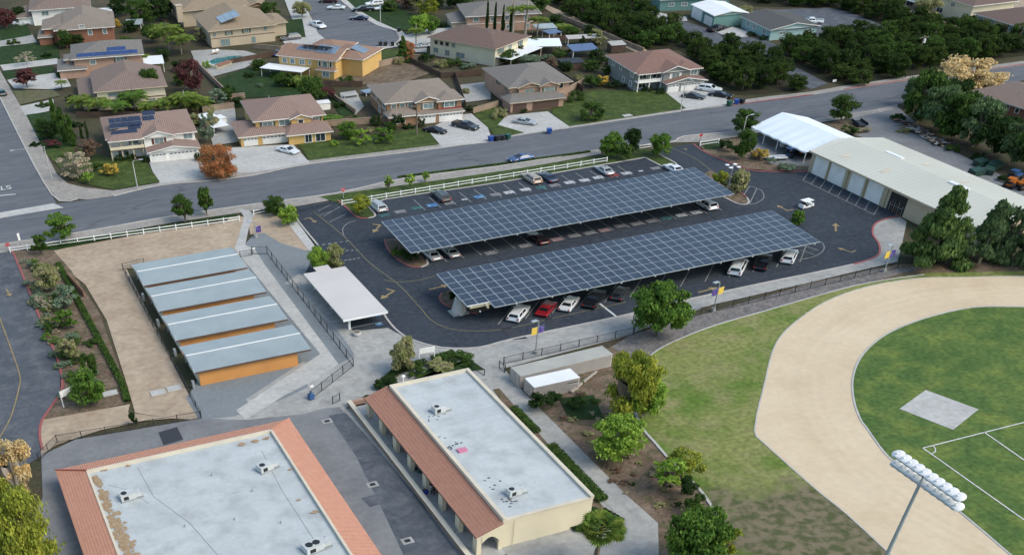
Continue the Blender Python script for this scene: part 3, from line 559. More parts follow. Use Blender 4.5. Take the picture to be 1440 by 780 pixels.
# ================================================================ VEGETATION
def leaves(mb_, centre, rad, n, size, m, rng, flat=1.0):
    for _ in range(n):
        while True:
            p = Vector((rng.uniform(-1,1), rng.uniform(-1,1), rng.uniform(-1,1)))
            if p.length < 1: break
        p = p*(.55+.45*rng.random())/max(p.length,.3)*max(p.length,.55)
        q = centre+Vector((p.x*rad.x, p.y*rad.y, p.z*rad.z))
        nrm = (p+Vector((rng.gauss(0,.5), rng.gauss(0,.5), rng.gauss(0,.5)+.35))).normalized()
        a = nrm.orthogonal().normalized(); a.rotate(Matrix.Rotation(rng.uniform(0,6.28), 3, nrm)); c = nrm.cross(a)
        s = size*rng.uniform(.6,1.35)
        mb_.face([q-a*s*.5-c*s*.15, q-c*s*.5, q+a*s*.5, q+c*s*.42], m)
def crown_mesh(kind, seed, n, size):
    """unit crown: radius 1 about the axis, height 0..1 of the crown"""
    rng = random.Random(seed); b = MB()
    if kind == 'round':
        k = 44
        for i in range(k):
            a = rng.uniform(0, 6.28); zz = rng.uniform(.12, .92); env = math.sin(math.pi*min(1, .12+zz*.8))**.6
            r = env*math.sqrt(rng.random())*.74
            s = rng.uniform(.2,.42); leaves(b, Vector((r*math.cos(a), r*math.sin(a), zz)), Vector((s, s, s*.42)), n//k, size, 'x', rng)
    elif kind == 'loose':
        k = 30
        for i in range(k):
            a = rng.uniform(0, 6.28); zz = rng.uniform(.1, .92); r = (1-abs(zz-.45))*rng.uniform(.15,.85)
            s = rng.uniform(.14,.3); leaves(b, Vector((r*math.cos(a), r*math.sin(a), zz)), Vector((s, s, s*.4)), n//k, size, 'x', rng)
    elif kind == 'cone':
        k = 34
        for i in range(k):
            zz = (i+.5)/k*.95; env = (1-zz)**1.0*.98+.05; a = rng.uniform(0, 6.28); r = env*rng.uniform(.25,.85)
            s = .13+env*.22; leaves(b, Vector((r*math.cos(a), r*math.sin(a), zz)), Vector((s, s, .075)), n//k, size, 'x', rng)
    elif kind == 'column':
        k = 18
        for i in range(k):
            zz = (i+.5)/k; env = math.sin(math.pi*(.12+zz*.86))**.7*.7; s = .35*max(env,.3)+.15; leaves(b, Vector((rng.uniform(-.3,.3)*env, rng.uniform(-.3,.3)*env, zz)), Vector((s+.2*env, s+.2*env, .06)), n//k, size, 'x', rng)
    elif kind == 'mound':
        k = 14
        for i in range(k):
            a = rng.uniform(0, 6.28); r = math.sqrt(rng.random())*.72; zz = rng.uniform(.15,.85)*math.sqrt(max(0,1-r*r)); s = rng.uniform(.22,.38)
            leaves(b, Vector((r*math.cos(a), r*math.sin(a), zz)), Vector((s, s, .26)), n//k, size, 'x', rng)
    elif kind == 'palm':
        nf = n
        for i in range(nf):
            a = i*2.399+rng.uniform(-.2,.2); el = rng.uniform(-.35, 1.15); L = rng.uniform(.8,1.05); d = Vector((math.cos(a), math.sin(a), 0)); sd_ = Vector((-d.y, d.x, 0))
            P = []
            for j in range(7):
                t = j/6; P.append(d*L*t*math.cos(el*(1-.3*t))+Vector((0,0,.55+.5*L*(math.sin(el)*t-.75*t*t))))
            for j in range(6):
                for s_ in (-1, 1):
                    for q in (.1,.4,.7):
                        p = P[j].lerp(P[j+1], q); ll = .34*math.sin(math.pi*min(1,.2+.75*(j+q)/6))
                        tip = p+sd_*s_*ll+d*.09+Vector((0,0,-.11)); b.face([p-d*.03, tip, p+d*.055], 'x')
    elif kind == 'fan':
        for i in range(n):
            a = i*2.399; el = math.asin(rng.uniform(-.45,1)); L = rng.uniform(.45,.7); d = Vector((math.cos(a)*math.cos(el), math.sin(a)*math.cos(el), math.sin(el)*.6)); hub = d*L+Vector((0,0,.5)); sd_ = Vector((-math.sin(a), math.cos(a), 0)); up = d.cross(sd_)
            for j in range(11):
                t = (j-5)/5*1.5; dd = (d*math.cos(t)+sd_*math.sin(t)); tip = hub+dd*.42+Vector((0,0,-.05)); w_ = (sd_*math.cos(t)-d*math.sin(t))*.045
                b.face([hub, hub+dd*.25+w_, tip, hub+dd*.25-w_], 'x')
            b.face([Vector((0,0,.5)), hub+sd_*.012, hub-sd_*.012], 'x')
    MATS.setdefault('x', MATS['leaf_green']); me = b.mesh('crown'); return me
def trunk_mesh(kind, seed):
    """unit trunk: 0..1 high; branches reach into the crown"""
    rng = random.Random(seed); b = MB(); MATS.setdefault('y', MATS['bark'])
    if kind in ('palm', 'fan'):
        b.tube([(0,0,0),(.3,.1,.5),(.1,0,1)], [1.3,.9,.9], 'y', 8)
    elif kind in ('cone', 'column'):
        b.tube([(0,0,0),(.1,0,.5),(0,0,1)], [1.1,.7,.25], 'y', 7)
    else:
        b.tube([(0,0,0),(.25,.1,.3),(0,.2,.55)], [.95,.65,.5], 'y', 7)
        for i in range(6):
            a = i*1.05+rng.uniform(-.2,.2); L = rng.uniform(3.5,6.5); z0 = .38+.03*i
            b.tube([(0,.1,z0),(math.cos(a)*L*.5, math.sin(a)*L*.5, z0+.2),(math.cos(a)*L, math.sin(a)*L, min(1,z0+.4))], [.36,.22,.08], 'y', 5)
    return b.mesh('trunk', True)
PROTO = {}
def proto(kind, n, size, nv=3):
    k = (kind, n, size)
    if k not in PROTO: PROTO[k] = [(crown_mesh(kind, 11+i*7, n, size), trunk_mesh(kind, i)) for i in range(nv)]
    return PROTO[k]
rt = random.Random(21)
KN = dict(round='broadleaf_tree', loose='young_tree', cone='pine_tree', column='cypress_tree', palm='palm_tree', fan='fan_palm', mound='shrub')
def tree(x, y, h, r, kind, leaf, label, group=None, n=1500, size=.14, base=.28, bark='bark', cat=None, name=None, tr=None, col=None):
    """x,y ground point in metres, h height, r crown radius"""
    v = rt.choice(proto(kind, n, size)); nm = name or KN[kind]
    t = thing(nm, (x, y, 0), rt.uniform(0, 6.28), label, cat or ('shrub' if kind == 'mound' else 'tree'), group)
    c = bpy.data.objects.new('foliage' if kind == 'mound' else 'crown', v[0]); C.objects.link(c); c.parent = t
    c.material_slots[0].link = 'OBJECT'; c.material_slots[0].material = MATS['leaf_'+leaf]
    zb = h*base; sq = rt.uniform(.9,1.1)
    c.location = (0,0,zb); c.scale = (r*sq, r/sq, h-zb)
    if kind in ('palm','fan'): c.location = (0,0,h-r*.9); c.scale = (r, r, r*(1.1 if kind == 'palm' else 2.0))
    if kind != 'mound':
        k = bpy.data.objects.new('trunk', v[1]); C.objects.link(k); k.parent = t; k.material_slots[0].link = 'OBJECT'; k.material_slots[0].material = MATS[bark]
        tw = tr or max(.09, min(.26, h*.02)); k.scale = (tw, tw, h*(.74 if kind not in ('palm','fan') else 1)-(r*.35 if kind in ('palm','fan') else 0))
    return t
def ptree(bx, by, ty, wpx, kind, leaf, label, **kw):
    """measured off the photo: foot (bx,by), top row ty, crown wpx wide"""
    g = G(bx, by); r = wpx/2/ppm(bx, (by+ty)/2)*(1.2 if kind == 'loose' else 1.08); bs = kw.get('base', .28)
    vd = Vector((g.x, g.y, 0)).normalized(); pd = Pj((g.x, g.y, 0))[1]-Pj((g.x+vd.x, g.y+vd.y, 0))[1]; lo, hi = .3, 45
    for _ in range(24):                       # height whose crown silhouette just reaches the top row
        mid = (lo+hi)/2; zc = mid*ZS*(1+bs)/2; yc = Pj((g.x, g.y, zc))[1]; half = yc-Pj((g.x, g.y, mid*ZS))[1]
        if yc-math.hypot(half, r*pd*(.85 if kind in ('round','mound','loose') else .3)) > ty: lo = mid
        else: hi = mid
    h = max(lo, r*(.9 if kind == 'mound' else 1.0)*.8)
    return tree(g.x, g.y, max(h, .4), r, kind, leaf, label, **kw)
# ================================================================ BUILDINGS
def slope_face(b, pts, m):
    """roof plane with uv: u along the lowest edge, v up the slope"""
    P = [Vector(p) for p in pts]; n = (P[1]-P[0]).cross(P[2]-P[0]).normalized()
    if n.z < 0: P = P[::-1]; n = -n
    u = Vector((-n.y, n.x, 0)); u = u.normalized() if u.length > 1e-4 else Vector((1,0,0)); v = n.cross(u)
    b.face(P, m, [(p.dot(u), p.dot(v)) for p in P])
def roof_mesh(x, y, w_, d, h, kind, pitch, oh, m, trim):
    b = MB(); x0, y0, x1, y1 = x-oh, y-oh, x+w_+oh, y+d+oh; W_, D_ = x1-x0, y1-y0; z0 = h
    if kind == 'hip':
        if W_ >= D_:
            r = z0+D_/2*pitch; A, B = (x0+D_/2, (y0+y1)/2, r), (x1-D_/2, (y0+y1)/2, r)
            F = [[(x0,y0,z0),(x1,y0,z0),B,A], [(x1,y0,z0),(x1,y1,z0),B], [(x1,y1,z0),(x0,y1,z0),A,B], [(x0,y1,z0),(x0,y0,z0),A]]
        else:
            r = z0+W_/2*pitch; A, B = ((x0+x1)/2, y0+W_/2, r), ((x0+x1)/2, y1-W_/2, r)
            F = [[(x0,y0,z0),(x1,y0,z0),A], [(x1,y0,z0),(x1,y1,z0),B,A], [(x1,y1,z0),(x0,y1,z0),B], [(x0,y1,z0),(x0,y0,z0),A,B]]
    elif kind == 'gx':
        r = z0+D_/2*pitch; A, B = (x0, (y0+y1)/2, r), (x1, (y0+y1)/2, r)
        F = [[(x0,y0,z0),(x1,y0,z0),B,A], [(x1,y1,z0),(x0,y1,z0),A,B]]
    elif kind == 'gy':
        r = z0+W_/2*pitch; A, B = ((x0+x1)/2, y0, r), ((x0+x1)/2, y1, r)
        F = [[(x1,y0,z0),(x1,y1,z0),B,A], [(x0,y1,z0),(x0,y0,z0),A,B]]
    elif kind == 'hy':        # gable towards the back, hipped at the front half only
        r = z0+W_/2*pitch; A, B = ((x0+x1)/2, y0+W_/2, r), ((x0+x1)/2, y1, r)
        F = [[(x0,y0,z0),(x1,y0,z0),A], [(x1,y0,z0),(x1,y1,z0),B,A], [(x0,y1,z0),(x0,y0,z0),A,B]]
    elif kind == 'lf':        # lean-to rising to the back
        r = z0+D_*pitch; F = [[(x0,y0,z0),(x1,y0,z0),(x1-min(D_*.5,W_*.3),y1,r),(x0+min(D_*.5,W_*.3),y1,r)], [(x0,y1,z0),(x0,y0,z0),(x0+min(D_*.5,W_*.3),y1,r)], [(x1,y0,z0),(x1,y1,z0),(x1-min(D_*.5,W_*.3),y1,r)]]
    elif kind == 'll':        # lean-to rising to +x
        r = z0+W_*pitch; F = [[(x0,y1,z0),(x0,y0,z0),(x1,y0+.6,r),(x1,y1-.6,r)], [(x0,y0,z0),(x1,y0,z0),(x1,y0+.6,r)], [(x1,y1,z0),(x0,y1,z0),(x1,y1-.6,r)]]
    for f in F: slope_face(b, f, m)
    t = MB(); th = .22
    E_ = [((x0,y0),(x1,y0)), ((x1,y0),(x1,y1)), ((x1,y1),(x0,y1)), ((x0,y1),(x0,y0))]
    if kind in ('hip','hy','lf','ll'):
        for i, (p, q) in enumerate(E_):
            if kind == 'hy' and i == 2: continue
            t.face([(p[0],p[1],z0-th),(q[0],q[1],z0-th),(q[0],q[1],z0+.01),(p[0],p[1],z0+.01)], trim)
    else:
        for f in F:
            ff = [Vector(p) for p in f]
            for i in range(4):
                p, q = ff[i], ff[(i+1)%4]
                if p.z > z0+.1 and q.z > z0+.1: continue
                t.face([p-Vector((0,0,th)), q-Vector((0,0,th)), q+Vector((0,0,.01)), p+Vector((0,0,.01))], trim)
    b2 = [(x0+.05,y0+.05,z0-.1),(x1-.05,y0+.05,z0-.1),(x1-.05,y1-.05,z0-.1),(x0+.05,y1-.05,z0-.1)]
    t.face(b2[::-1], trim)
    return b, t
def wall_mesh(x, y, w_, d, h, kind, pitch, oh, m, band=None):
    b = MB(); b.box(x, y, -.3, x+w_, y+d, h-.02, m)
    if kind == 'gy':
        for yy in (y, y+d): b.face([(x,yy,h-.02),(x+w_,yy,h-.02),(x+w_/2,yy,h+(w_/2+oh)*pitch-oh*pitch*.2-.12)], m)
    if kind == 'hy': b.face([(x,y+d,h-.02),(x+w_,y+d,h-.02),(x+w_/2,y+d,h+(w_/2)*pitch)], m)
    if kind == 'gx':
        for xx in (x, x+w_): b.face([(xx,y,h-.02),(xx,y+d,h-.02),(xx,y+d/2,h+(d/2)*pitch)], m)
    return b
def onface(v, face, u, z, w_, h, dep0, dep1):
    """box on a wall face -> (x0,y0,z0,x1,y1,z1)"""
    x, y, W_, D_ = v[:4]
    if face == 'F': return (x+u, y-dep1, z, x+u+w_, y-dep0, z+h)
    if face == 'B': return (x+u, y+D_+dep0, z, x+u+w_, y+D_+dep1, z+h)
    if face == 'L': return (x-dep1, y+u, z, x-dep0, y+u+w_, z+h)
    return (x+W_+dep0, y+u, z, x+W_+dep1, y+u+w_, z+h)
def window(t, v, face, u, z, w_, h, trim='trim_white', glass='pale_glass', shut=None, name='window'):
    fr = .12; b = MB()
    for q in ((u-fr, z-fr, w_+2*fr, fr), (u-fr, z+h, w_+2*fr, fr), (u-fr, z, fr, h), (u+w_, z, fr, h)) + (((u+w_/2-.03, z, .06, h),) if w_ > 1 else ()):
        b.box(*onface(v, face, q[0], q[1], q[2], q[3], .003, .08), trim)
    f = b.build(name, t)
    p = MB(); p.box(*onface(v, face, u, z, w_, h, .004, .03), glass); p.build('pane', f)
    if shut:
        for uu in (u-fr-.42, u+w_+fr+.02): s = MB(); s.box(*onface(v, face, uu, z-.05, .4, h+.1, .003, .06), shut); s.build('shutter', t)
def garage_door(t, v, u, w_, m='trim_white', h=2.15, lights=True, face='F'):
    b = MB(); b.box(*onface(v, face, u, 0, w_, h, .003, .05), m)
    for k in range(1, 4): b.box(*onface(v, face, u, h*k/4-.02, w_, .03, .052, .06), 'steel_grey' if m == 'trim_white' else 'black_iron')
    d = b.build('garage_door', t)
    g = MB()
    if lights:
        n = max(2, int(w_/.62))
        for k in range(n): g.box(*onface(v, face, u+w_*(k+.15)/n, h*.8, w_*.7/n, h*.12, .052, .066), 'dark_glass')
        g.build('door_window', d)
def house(x, y, yaw, wall, roofm, vols, wins=(), gar=(), solar=(), posts=(), patio=(), label='', trim='trim_white', extra=None, group='two-storey houses with tiled roofs', cat='house', name='house', chim=(), band=None, vents=3):
    t = thing(name, (x, y, 0), R_(yaw), label, cat, group)
    for v in vols:
        p = v[6] if len(v) > 6 else .36; oh = v[7] if len(v) > 7 else .5; wm = v[8] if len(v) > 8 else wall
        wm and wall_mesh(v[0], v[1], v[2], v[3], v[4], v[5], p, oh, wm).build('wall', t)
        rm = v[9] if len(v) > 9 else roofm
        r, tr = roof_mesh(v[0], v[1], v[2], v[3], v[4], v[5], p, oh, rm, trim); ro = r.build('roof', t); tr.build('fascia', ro)
    v = vols[0]; rv = random.Random(int(x*7+y))
    for k in range(vents):
        vb = MB(); ux = v[0]+rv.uniform(.25,.75)*v[2]; uy = v[1]+rv.uniform(.25,.75)*v[3]; vb.tube([(ux,uy,v[4]),(ux,uy,v[4]+2.2)], .09, 'steel_grey', 6); vb.build('roof_vent', t)
    for w_ in wins:
        kw = dict(w_[6]) if len(w_) > 6 else {}
        kw.setdefault('trim', trim); window(t, vols[w_[0]], w_[1], *w_[2:6], **kw)
    for g in gar: garage_door(t, vols[g[0]], g[1], g[2], *(g[3:]))
    for s in solar: solar_array(t, vols[s[0]], *s[1:])
    for (px, py, h) in posts:
        b = MB(); b.box(px-.15, py-.15, 0, px+.15, py+.15, h, trim); b.build('post', t)
    for (x0, y0, x1, y1, h, m) in patio:
        b = MB(); b.box(x0, y0, h, x1, y1, h+.12, m); pc = b.build('patio_cover', t)
        b = MB()
        for q in ((x0+.2,y0+.2),(x1-.3,y0+.2),(x0+.2,y1-.3),(x1-.3,y1-.3)): b.box(q[0], q[1], 0, q[0]+.12, q[1]+.12, h, trim)
        b.build('cover_frame', pc)
    for (cx, cy, s, h) in chim:
        b = MB(); b.box(cx, cy, 2, cx+s, cy+s, h, wall); b.box(cx-.1, cy-.1, h, cx+s+.1, cy+s+.1, h+.2, trim); b.build('chimney', t)
    if band:
        for (vi, f, z0, hh, m) in band:
            v = vols[vi]; L = v[2] if f in 'FB' else v[3]; b = MB(); b.box(*onface(v, f, -.02, z0, L+.04, hh, .003, .05), m); b.build('wall_band', t)
    if extra: extra(t)
    return t
def solar_array(t, v, face, u0, s0, nu, ns, m='panel_dark', pw=1.0, ph=1.65, skip=()):
    x, y, W_, D_, h, kind = v[:6]; p = v[6] if len(v) > 6 else .36; oh = v[7] if len(v) > 7 else .5
    sl = math.sqrt(1+p*p); b = MB()
    def P(u, s, o):
        s = s/sl; z = h+s*p+o
        if face == 'F': return (x-oh+u, y-oh+s, z)
        if face == 'L': return (x-oh+s, y-oh+u, z)
        if face == 'R': return (x+W_+oh-s, y-oh+u, z)
        return (x-oh+u, y+D_+oh-s, z)
    for i in range(nu):
        for j in range(ns):
            if (i, j) in skip: continue
            a, c, e, g = u0+i*pw+.03, u0+(i+1)*pw-.03, s0+j*ph+.03, s0+(j+1)*ph-.03
            top = [P(a,e,.16), P(c,e,.16), P(c,g,.16), P(a,g,.16)]; bot = [P(a,e,.08), P(c,e,.08), P(c,g,.08), P(a,g,.08)]
            nn = (Vector(top[1])-Vector(top[0])).cross(Vector(top[2])-Vector(top[0]))
            b.face(top if nn.z > 0 else top[::-1], m)
            for k in range(4): b.face([bot[k], bot[(k+1)%4], top[(k+1)%4], top[k]], 'panel_frame')
    b.build('solar_array', t)
G_ = 'pale_glass'; D_G = dict(glass='dark_glass')
# ---- row facing the main road
def porch_h1(t):
    b = MB(); b.box(-.1,-1.7,2.65,5.9,.1,2.9,'trim_brown'); b.build('balcony_floor', t)
    b = MB(); b.box(-.1,-1.7,2.9,5.9,-1.62,3.7,'cream_wall'); b.box(-.1,-1.62,2.9,-.02,0,3.7,'cream_wall'); b.build('balcony_rail', t)
    for i, u in enumerate((0,1.9,3.9,5.6)): MB().box(u-.1,-1.6,0,u+.1,-1.4,5.3,'trim_tan').build('porch_column', t)
H = [
 house(27.9,201.9,-7,'white_wall','tile_salmon',[(0,0,15,12.5,5.4,'hip',.42,.6),(6,-1.5,5.2,7,5.4,'gy',.5,.5),(10.6,-.5,4.6,6,5.3,'hip',.42,.5),(6.4,-4.4,8.8,4.8,2.75,'gy',.26,.4),(0,-1.8,5.9,1.8,5.4,'lf',.3,.3,None)],
  [(0,'F',1.2,.7,1.8,1.3),(0,'F',3.4,3.4,1.6,1.5),(1,'F',1.9,3.4,1.5,1.4,dict(shut='shutter_red')),(2,'F',2.6,3.5,1.5,1.3),(0,'L',2,3.4,1.2,1.3),(0,'L',7,3.4,1.2,1.3),(0,'L',4,.9,1.6,1.2),(0,'R',4,3.4,1.3,1.2)],
  [(3,.4,2.5),(3,3.5,4.9)], solar=[(0,'F',1.3,1.0,4,1,'panel_dark',1.15,1.5),(0,'F',4.4,2.3,2,1,'panel_dark',1.15,1.5),(0,'F',1.3,3.2,5,2,'panel_dark',1.15,1.7),(0,'F',7.3,4.7,2,1,'panel_dark',1.1,1.6),(0,'F',7.5,6.4,2,1,'panel_dark',1.15,1.6)], extra=porch_h1,
  label='white house with salmon roof and black solar panels beside the side street corner'),
 house(54.6,200.2,-7,'yellow_wall','tile_salmon',[(0,0,12.6,12.8,5.4,'hip',.42,.6),(6.5,-.9,3.6,5,5.3,'gy',.5,.4),(-3.4,-2.6,9,9,2.75,'hip',.3,.5),(5.2,-4.4,7.8,4.6,2.7,'lf',.32,.5)],
  [(0,'F',1.3,3.3,1.8,1.4,dict(shut='shutter_green')),(0,'F',4.4,3.4,1.9,1.5),(1,'F',1.3,3.5,.9,1.3,D_G),(0,'F',10.6,3.5,1.2,1.2,dict(shut='shutter_green')),(0,'L',9,3.5,1,1.2),(3,'F',5.0,.2,1.7,2.0,D_G),(3,'F',3.0,.2,1.2,2.1,D_G)],
  [(2,.5,2.6),(2,4.0,4.9)], label='yellow stucco house with brown-pink tile roof and two white garage doors'),
 house(80.4,199.8,-7,'brown_wall','tile_tan',[(0,0,13.6,12.2,5.4,'hip',.42,.6),(5.4,-1.5,4.6,6,5.4,'gy',.5,.4),(9.6,-2.0,4.6,6,5.4,'hip',.4,.5),(-.2,-2.9,5.6,3.0,2.7,'lf',.34,.4),(5.3,-3.2,8.9,2.8,2.6,'lf',.2,.3)],
  [(0,'F',.9,3.5,.9,1.2),(0,'F',2.6,3.5,.9,1.2),(0,'F',4.2,3.5,.8,1.2),(1,'F',1.4,3.4,1.8,1.3,dict(shut='shutter_green')),(2,'F',1.2,3.5,1.9,1.3,dict(shut='shutter_green')),(0,'L',1,3.3,1.8,1.4,D_G),(0,'L',7.5,3.4,.5,1),(0,'L',1.0,.7,1.0,1.3),(0,'L',4.8,.7,1.2,1.4),(3,'F',1.1,.7,1.8,1.1,D_G)],
  [(4,.4,3.0),(4,4.1,4.7)], band=[(2,'F',2.75,.6,'red_band'),(0,'L',2.7,.16,'trim_white')], label='brown stucco house with grey-tan roof and red band above the white garage door'),
 house(105.9,198.7,-6,'pink_wall','tile_grey',[(0,0,12.4,14.2,5.4,'hip',.42,.6),(1.6,-.6,4.4,5,5.3,'gy',.46,.5),(5.9,-1.1,3.6,5,5.3,'gy',.5,.4),(-1.2,-3.8,11,4.4,2.7,'lf',.3,.4)],
  [(1,'F',1.3,3.4,1.7,1.1),(2,'F',.9,3.4,2,1.2,dict(shut='shutter_green')),(0,'F',10.3,3.6,.8,1.4,D_G),(0,'F',10.2,.7,1.2,1.5),(0,'L',1.5,3.5,1.2,1.1,D_G),(0,'L',5.5,3.5,2.2,1.4,D_G)],
  [(3,.5,2.8,'trim_brown',2.15,False),(3,4.6,5.4,'trim_brown',2.15,False)], trim='trim_tan', label='pinkish stucco house with grey roof and dark brown garage doors'),
 house(133.1,197.0,-7,'grey_wall','tile_redbrown',[(0,0,13.2,13.2,5.4,'hip',.42,.6),(5.2,-1.9,5.2,6,5.4,'gy',.5,.5),(8.6,-1.3,4.8,6,5.4,'hip',.42,.5),(5.4,-3.6,8.4,2.6,2.7,'gy',.28,.4),(0,-1.6,5.1,1.6,5.3,'lf',.2,.3,None)],
  [(1,'F',1.9,3.3,1.5,1.4,dict(shut='trim_white')),(2,'F',2.9,3.5,1.3,1.4),(0,'F',.8,3.3,1.6,1.5,D_G),(0,'F',3.0,3.3,1.6,1.5,D_G),(0,'F',1,.6,1.5,1.5,D_G),(0,'L',1,3.4,1.1,1.4),(0,'L',6.5,3.5,.9,1.2),(0,'L',10,3.5,.9,1.2),(0,'L',1.2,.7,.9,1.4),(0,'L',4.5,.8,1,1.2)],
  [(3,.3,2.4),(3,3.2,4.8)], extra=lambda t: (MB().box(-.1,-1.6,2.6,5.2,0,2.85,'trim_white').build('balcony_floor', t), MB().box(0,-1.55,2.85,5.2,-1.48,3.6,'trim_white').build('balcony_rail', t), [MB().box(u,-1.5,0,u+.18,-1.3,5.2,'trim_white').build('porch_column', t) for u in (.05,2.5,5.0)]),
  label='blue-grey house with red-brown roof, white trim and a long balcony next to the grove'),
# ---- second row
 house(72.6,241.9,-47,'yellow_wall','tile_apricot',[(0,0,13.6,9,5.5,'gx',.4,.5),(9.5,3.2,8.8,9.5,5.4,'hip',.42,.5),(3,7,8,8,5.4,'hip',.42,.5),(9.6,-.9,4,1.0,2.7,'lf',.4,.3)],
  [(0,'F',.9,3.3,1,1.4),(0,'F',2.8,3.3,1,1.4),(0,'F',5,3.3,1.2,1.4),(0,'F',7.2,3.6,.5,.9),(0,'F',9.6,3.3,.5,1.5,D_G),(0,'F',10.6,3.2,1,1.6),(0,'F',12.2,3.3,.5,1.5,D_G),(3,'F',1.3,.7,1.5,1.4)],
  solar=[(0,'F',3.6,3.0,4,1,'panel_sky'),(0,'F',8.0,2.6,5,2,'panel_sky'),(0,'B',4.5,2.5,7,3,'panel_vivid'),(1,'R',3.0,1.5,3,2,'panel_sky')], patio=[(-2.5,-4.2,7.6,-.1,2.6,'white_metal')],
  label='bright yellow house seen from the back with solar panels on both roof slopes'),
 house(107.6,240.9,-61,'cream_pale','tile_brown',[(0,0,17.4,12.6,5.5,'hip',.36,.6)],
  [(0,'F',1.2,3.6,.9,1.1,D_G),(0,'F',2.7,3.6,.9,1.1,D_G),(0,'F',4.2,3.6,.9,1.1,D_G),(0,'F',5.9,3.6,.9,1.1),(0,'F',1,1.0,1.2,1.4),(0,'F',4.2,.7,1.1,1.6),(0,'F',7.2,.8,2.2,1.4),(0,'R',.9,3.4,2.4,1.5),(0,'R',5.2,3.5,1,1.3),(0,'R',9,3.4,1.4,1.5,dict(trim='trim_brown'))],
  patio=[(17.5,.2,21.5,12.5,2.7,'white_metal')], trim='trim_tan', label='cream two-storey house with wide brown hip roof and white patio cover'),
 house(31.6,232.2,-8,'cream_wall','tile_rose',[(0,0,13.4,14,5.4,'hy',.4,.6),(-3.2,1.5,4,15.5,2.7,'ll',.3,.4)],
  [(0,'F',2.2,3.6,3.4,1.0,dict(trim='trim_tan')),(0,'F',10,.8,1.2,1.2)], trim='trim_tan', extra=lambda t: MB().box(0,-.08,2.5,13.3,-.004,2.7,'trim_brown').build('wall_band', t), label='cream house with dusty rose roof behind the row of palms'),
 house(31.9,259.3,-10,'pink_wall','tile_grey',[(0,0,14.5,12,5.3,'hip',.42,.6),(-3.4,-1.4,5.6,9,2.7,'hip',.3,.4),(-1.8,2.0,3,4,4.6,'hip',.42,.4)],
  [(0,'F',3.4,3.2,1.1,1.2),(0,'F',9.0,3.4,1.6,1.3,dict(shut='shutter_green'))], solar=[(0,'F',1.4,.5,13,1,'panel_vivid'),(0,'F',8.0,2.2,4,1,'panel_vivid')], patio=[(14.6,-2.5,19,4.5,2.7,'white_metal')],
  label='grey-roofed house with one long blue strip of solar panels along its eave'),
 house(32.8,286.8,-10,'rust_wall','tile_tan',[(0,0,13,14.5,5.3,'hy',.4,.6),(-3,3,4,9,5.0,'ll',.3,.4),(-4.4,2.0,3,5,2.7,'lf',.3,.3)],
  [(0,'F',.9,3.2,1.6,1.6),(0,'F',5.4,5.6,1.1,.7),(0,'F',7.2,3.0,.8,1.5),(0,'F',10.6,3.0,.8,1.5)], label='rust-brown house with tan roof and two tall white windows in the left row'),
 house(30.6,310.4,-10,'white_wall','tile_rose',[(0,0,14,14,5.3,'hy',.4,.6),(-3.6,1,4.4,11,2.7,'ll',.3,.4)],
  [(0,'F',2.4,3.2,1.6,1.3),(0,'F',6.8,4.9,1,.4),(0,'F',12,3.2,1.1,1.1)], patio=[(14.3,-1,19.5,5,2.7,'white_metal')], label='white-walled house with rose roof farthest back in the left row'),
 house(64.9,269.2,-3,'tan_wall','tile_buff',[(0,0,15.2,16,5.4,'hy',.4,.6),(15,4,4,9,4.4,'hip',.42,.5)],
  [(0,'F',.6,3.5,.7,1.1),(0,'F',4,3.5,.7,1.1,dict(shut='shutter_green')),(0,'F',8,3.6,1,1.2,dict(shut='shutter_green')),(0,'F',12.6,3.8,.8,1.1),(0,'F',2.2,.1,2.2,2.2),(0,'F',9.6,.2,.9,1.9)],
  solar=[(0,'L',2.0,4.0,6,3,'panel_sky')], trim='trim_tan', extra=lambda t: MB().box(0,-.07,2.7,15.2,-.004,2.85,'trim_brown').build('wall_band', t), label='tan house with buff roof overlooking the swimming pool'),
 house(64.0,291.5,-3,'tan_wall','tile_buff',[(0,0,17,14,5.4,'hip',.42,.6),(16,-1,5,8,5.0,'gy',.46,.5,'brown_wall')], [(1,'F',1.4,3.4,.7,1.2,D_G)], trim='trim_tan', chim=[(-1.4,-1,1.4,7.4)], label='house with a brick chimney at the top edge behind the pool house'),
 house(123.2,254.8,-16,'pink_wall','tile_grey',[(0,0,17,12,5.4,'hip',.42,.6),(-3,3,4,8,2.7,'ll',.3,.4,'tan_wall')],
  [(0,'F',1.5,3.4,1.2,1.3),(0,'F',5.6,3.5,.9,1.0),(0,'F',9.0,3.5,.9,1.2),(0,'F',13.6,3.4,1,1.3),(0,'F',9.4,.6,1.6,1.4),(0,'F',14,.6,.8,1.4)], extra=lambda t: MB().box(0,-.07,2.6,17,-.004,2.8,'trim_white').build('wall_band', t), label='brick-pink house with grey roof behind the four slim cypresses'),
 house(226.6,203.8,-93,'beige_wall','tile_brown',[(0,0,22,13,5.5,'hip',.38,.6)],
  [(0,'F',1,3.6,1.4,1.2),(0,'F',4.8,3.4,1.2,1.6),(0,'F',3.0,.8,2.2,1.5),(0,'F',7.8,.2,1.8,2.0),(0,'F',10.6,3.4,1.1,1.6,dict(shut='shutter_red')),(0,'F',11.2,1.0,1.1,1.2),(0,'F',15,3.4,1.4,1.4)], label='beige house with dark brown roof at the top right corner'),
 house(232.0,233.0,-93,'cream_pale','tile_brown',[(0,0,24,12,5.8,'hip',.38,.6)], [(0,'F',4,3.4,1.4,1.6,D_G),(0,'F',9,3.6,.8,1.4),(0,'F',13,.6,2,1.6,D_G),(0,'F',17,3.6,1.2,1.2)], label='long cream house at the top edge beside a covered trailer', patio=[(5,-3,12,-.2,2.5,'metal_roof')]),
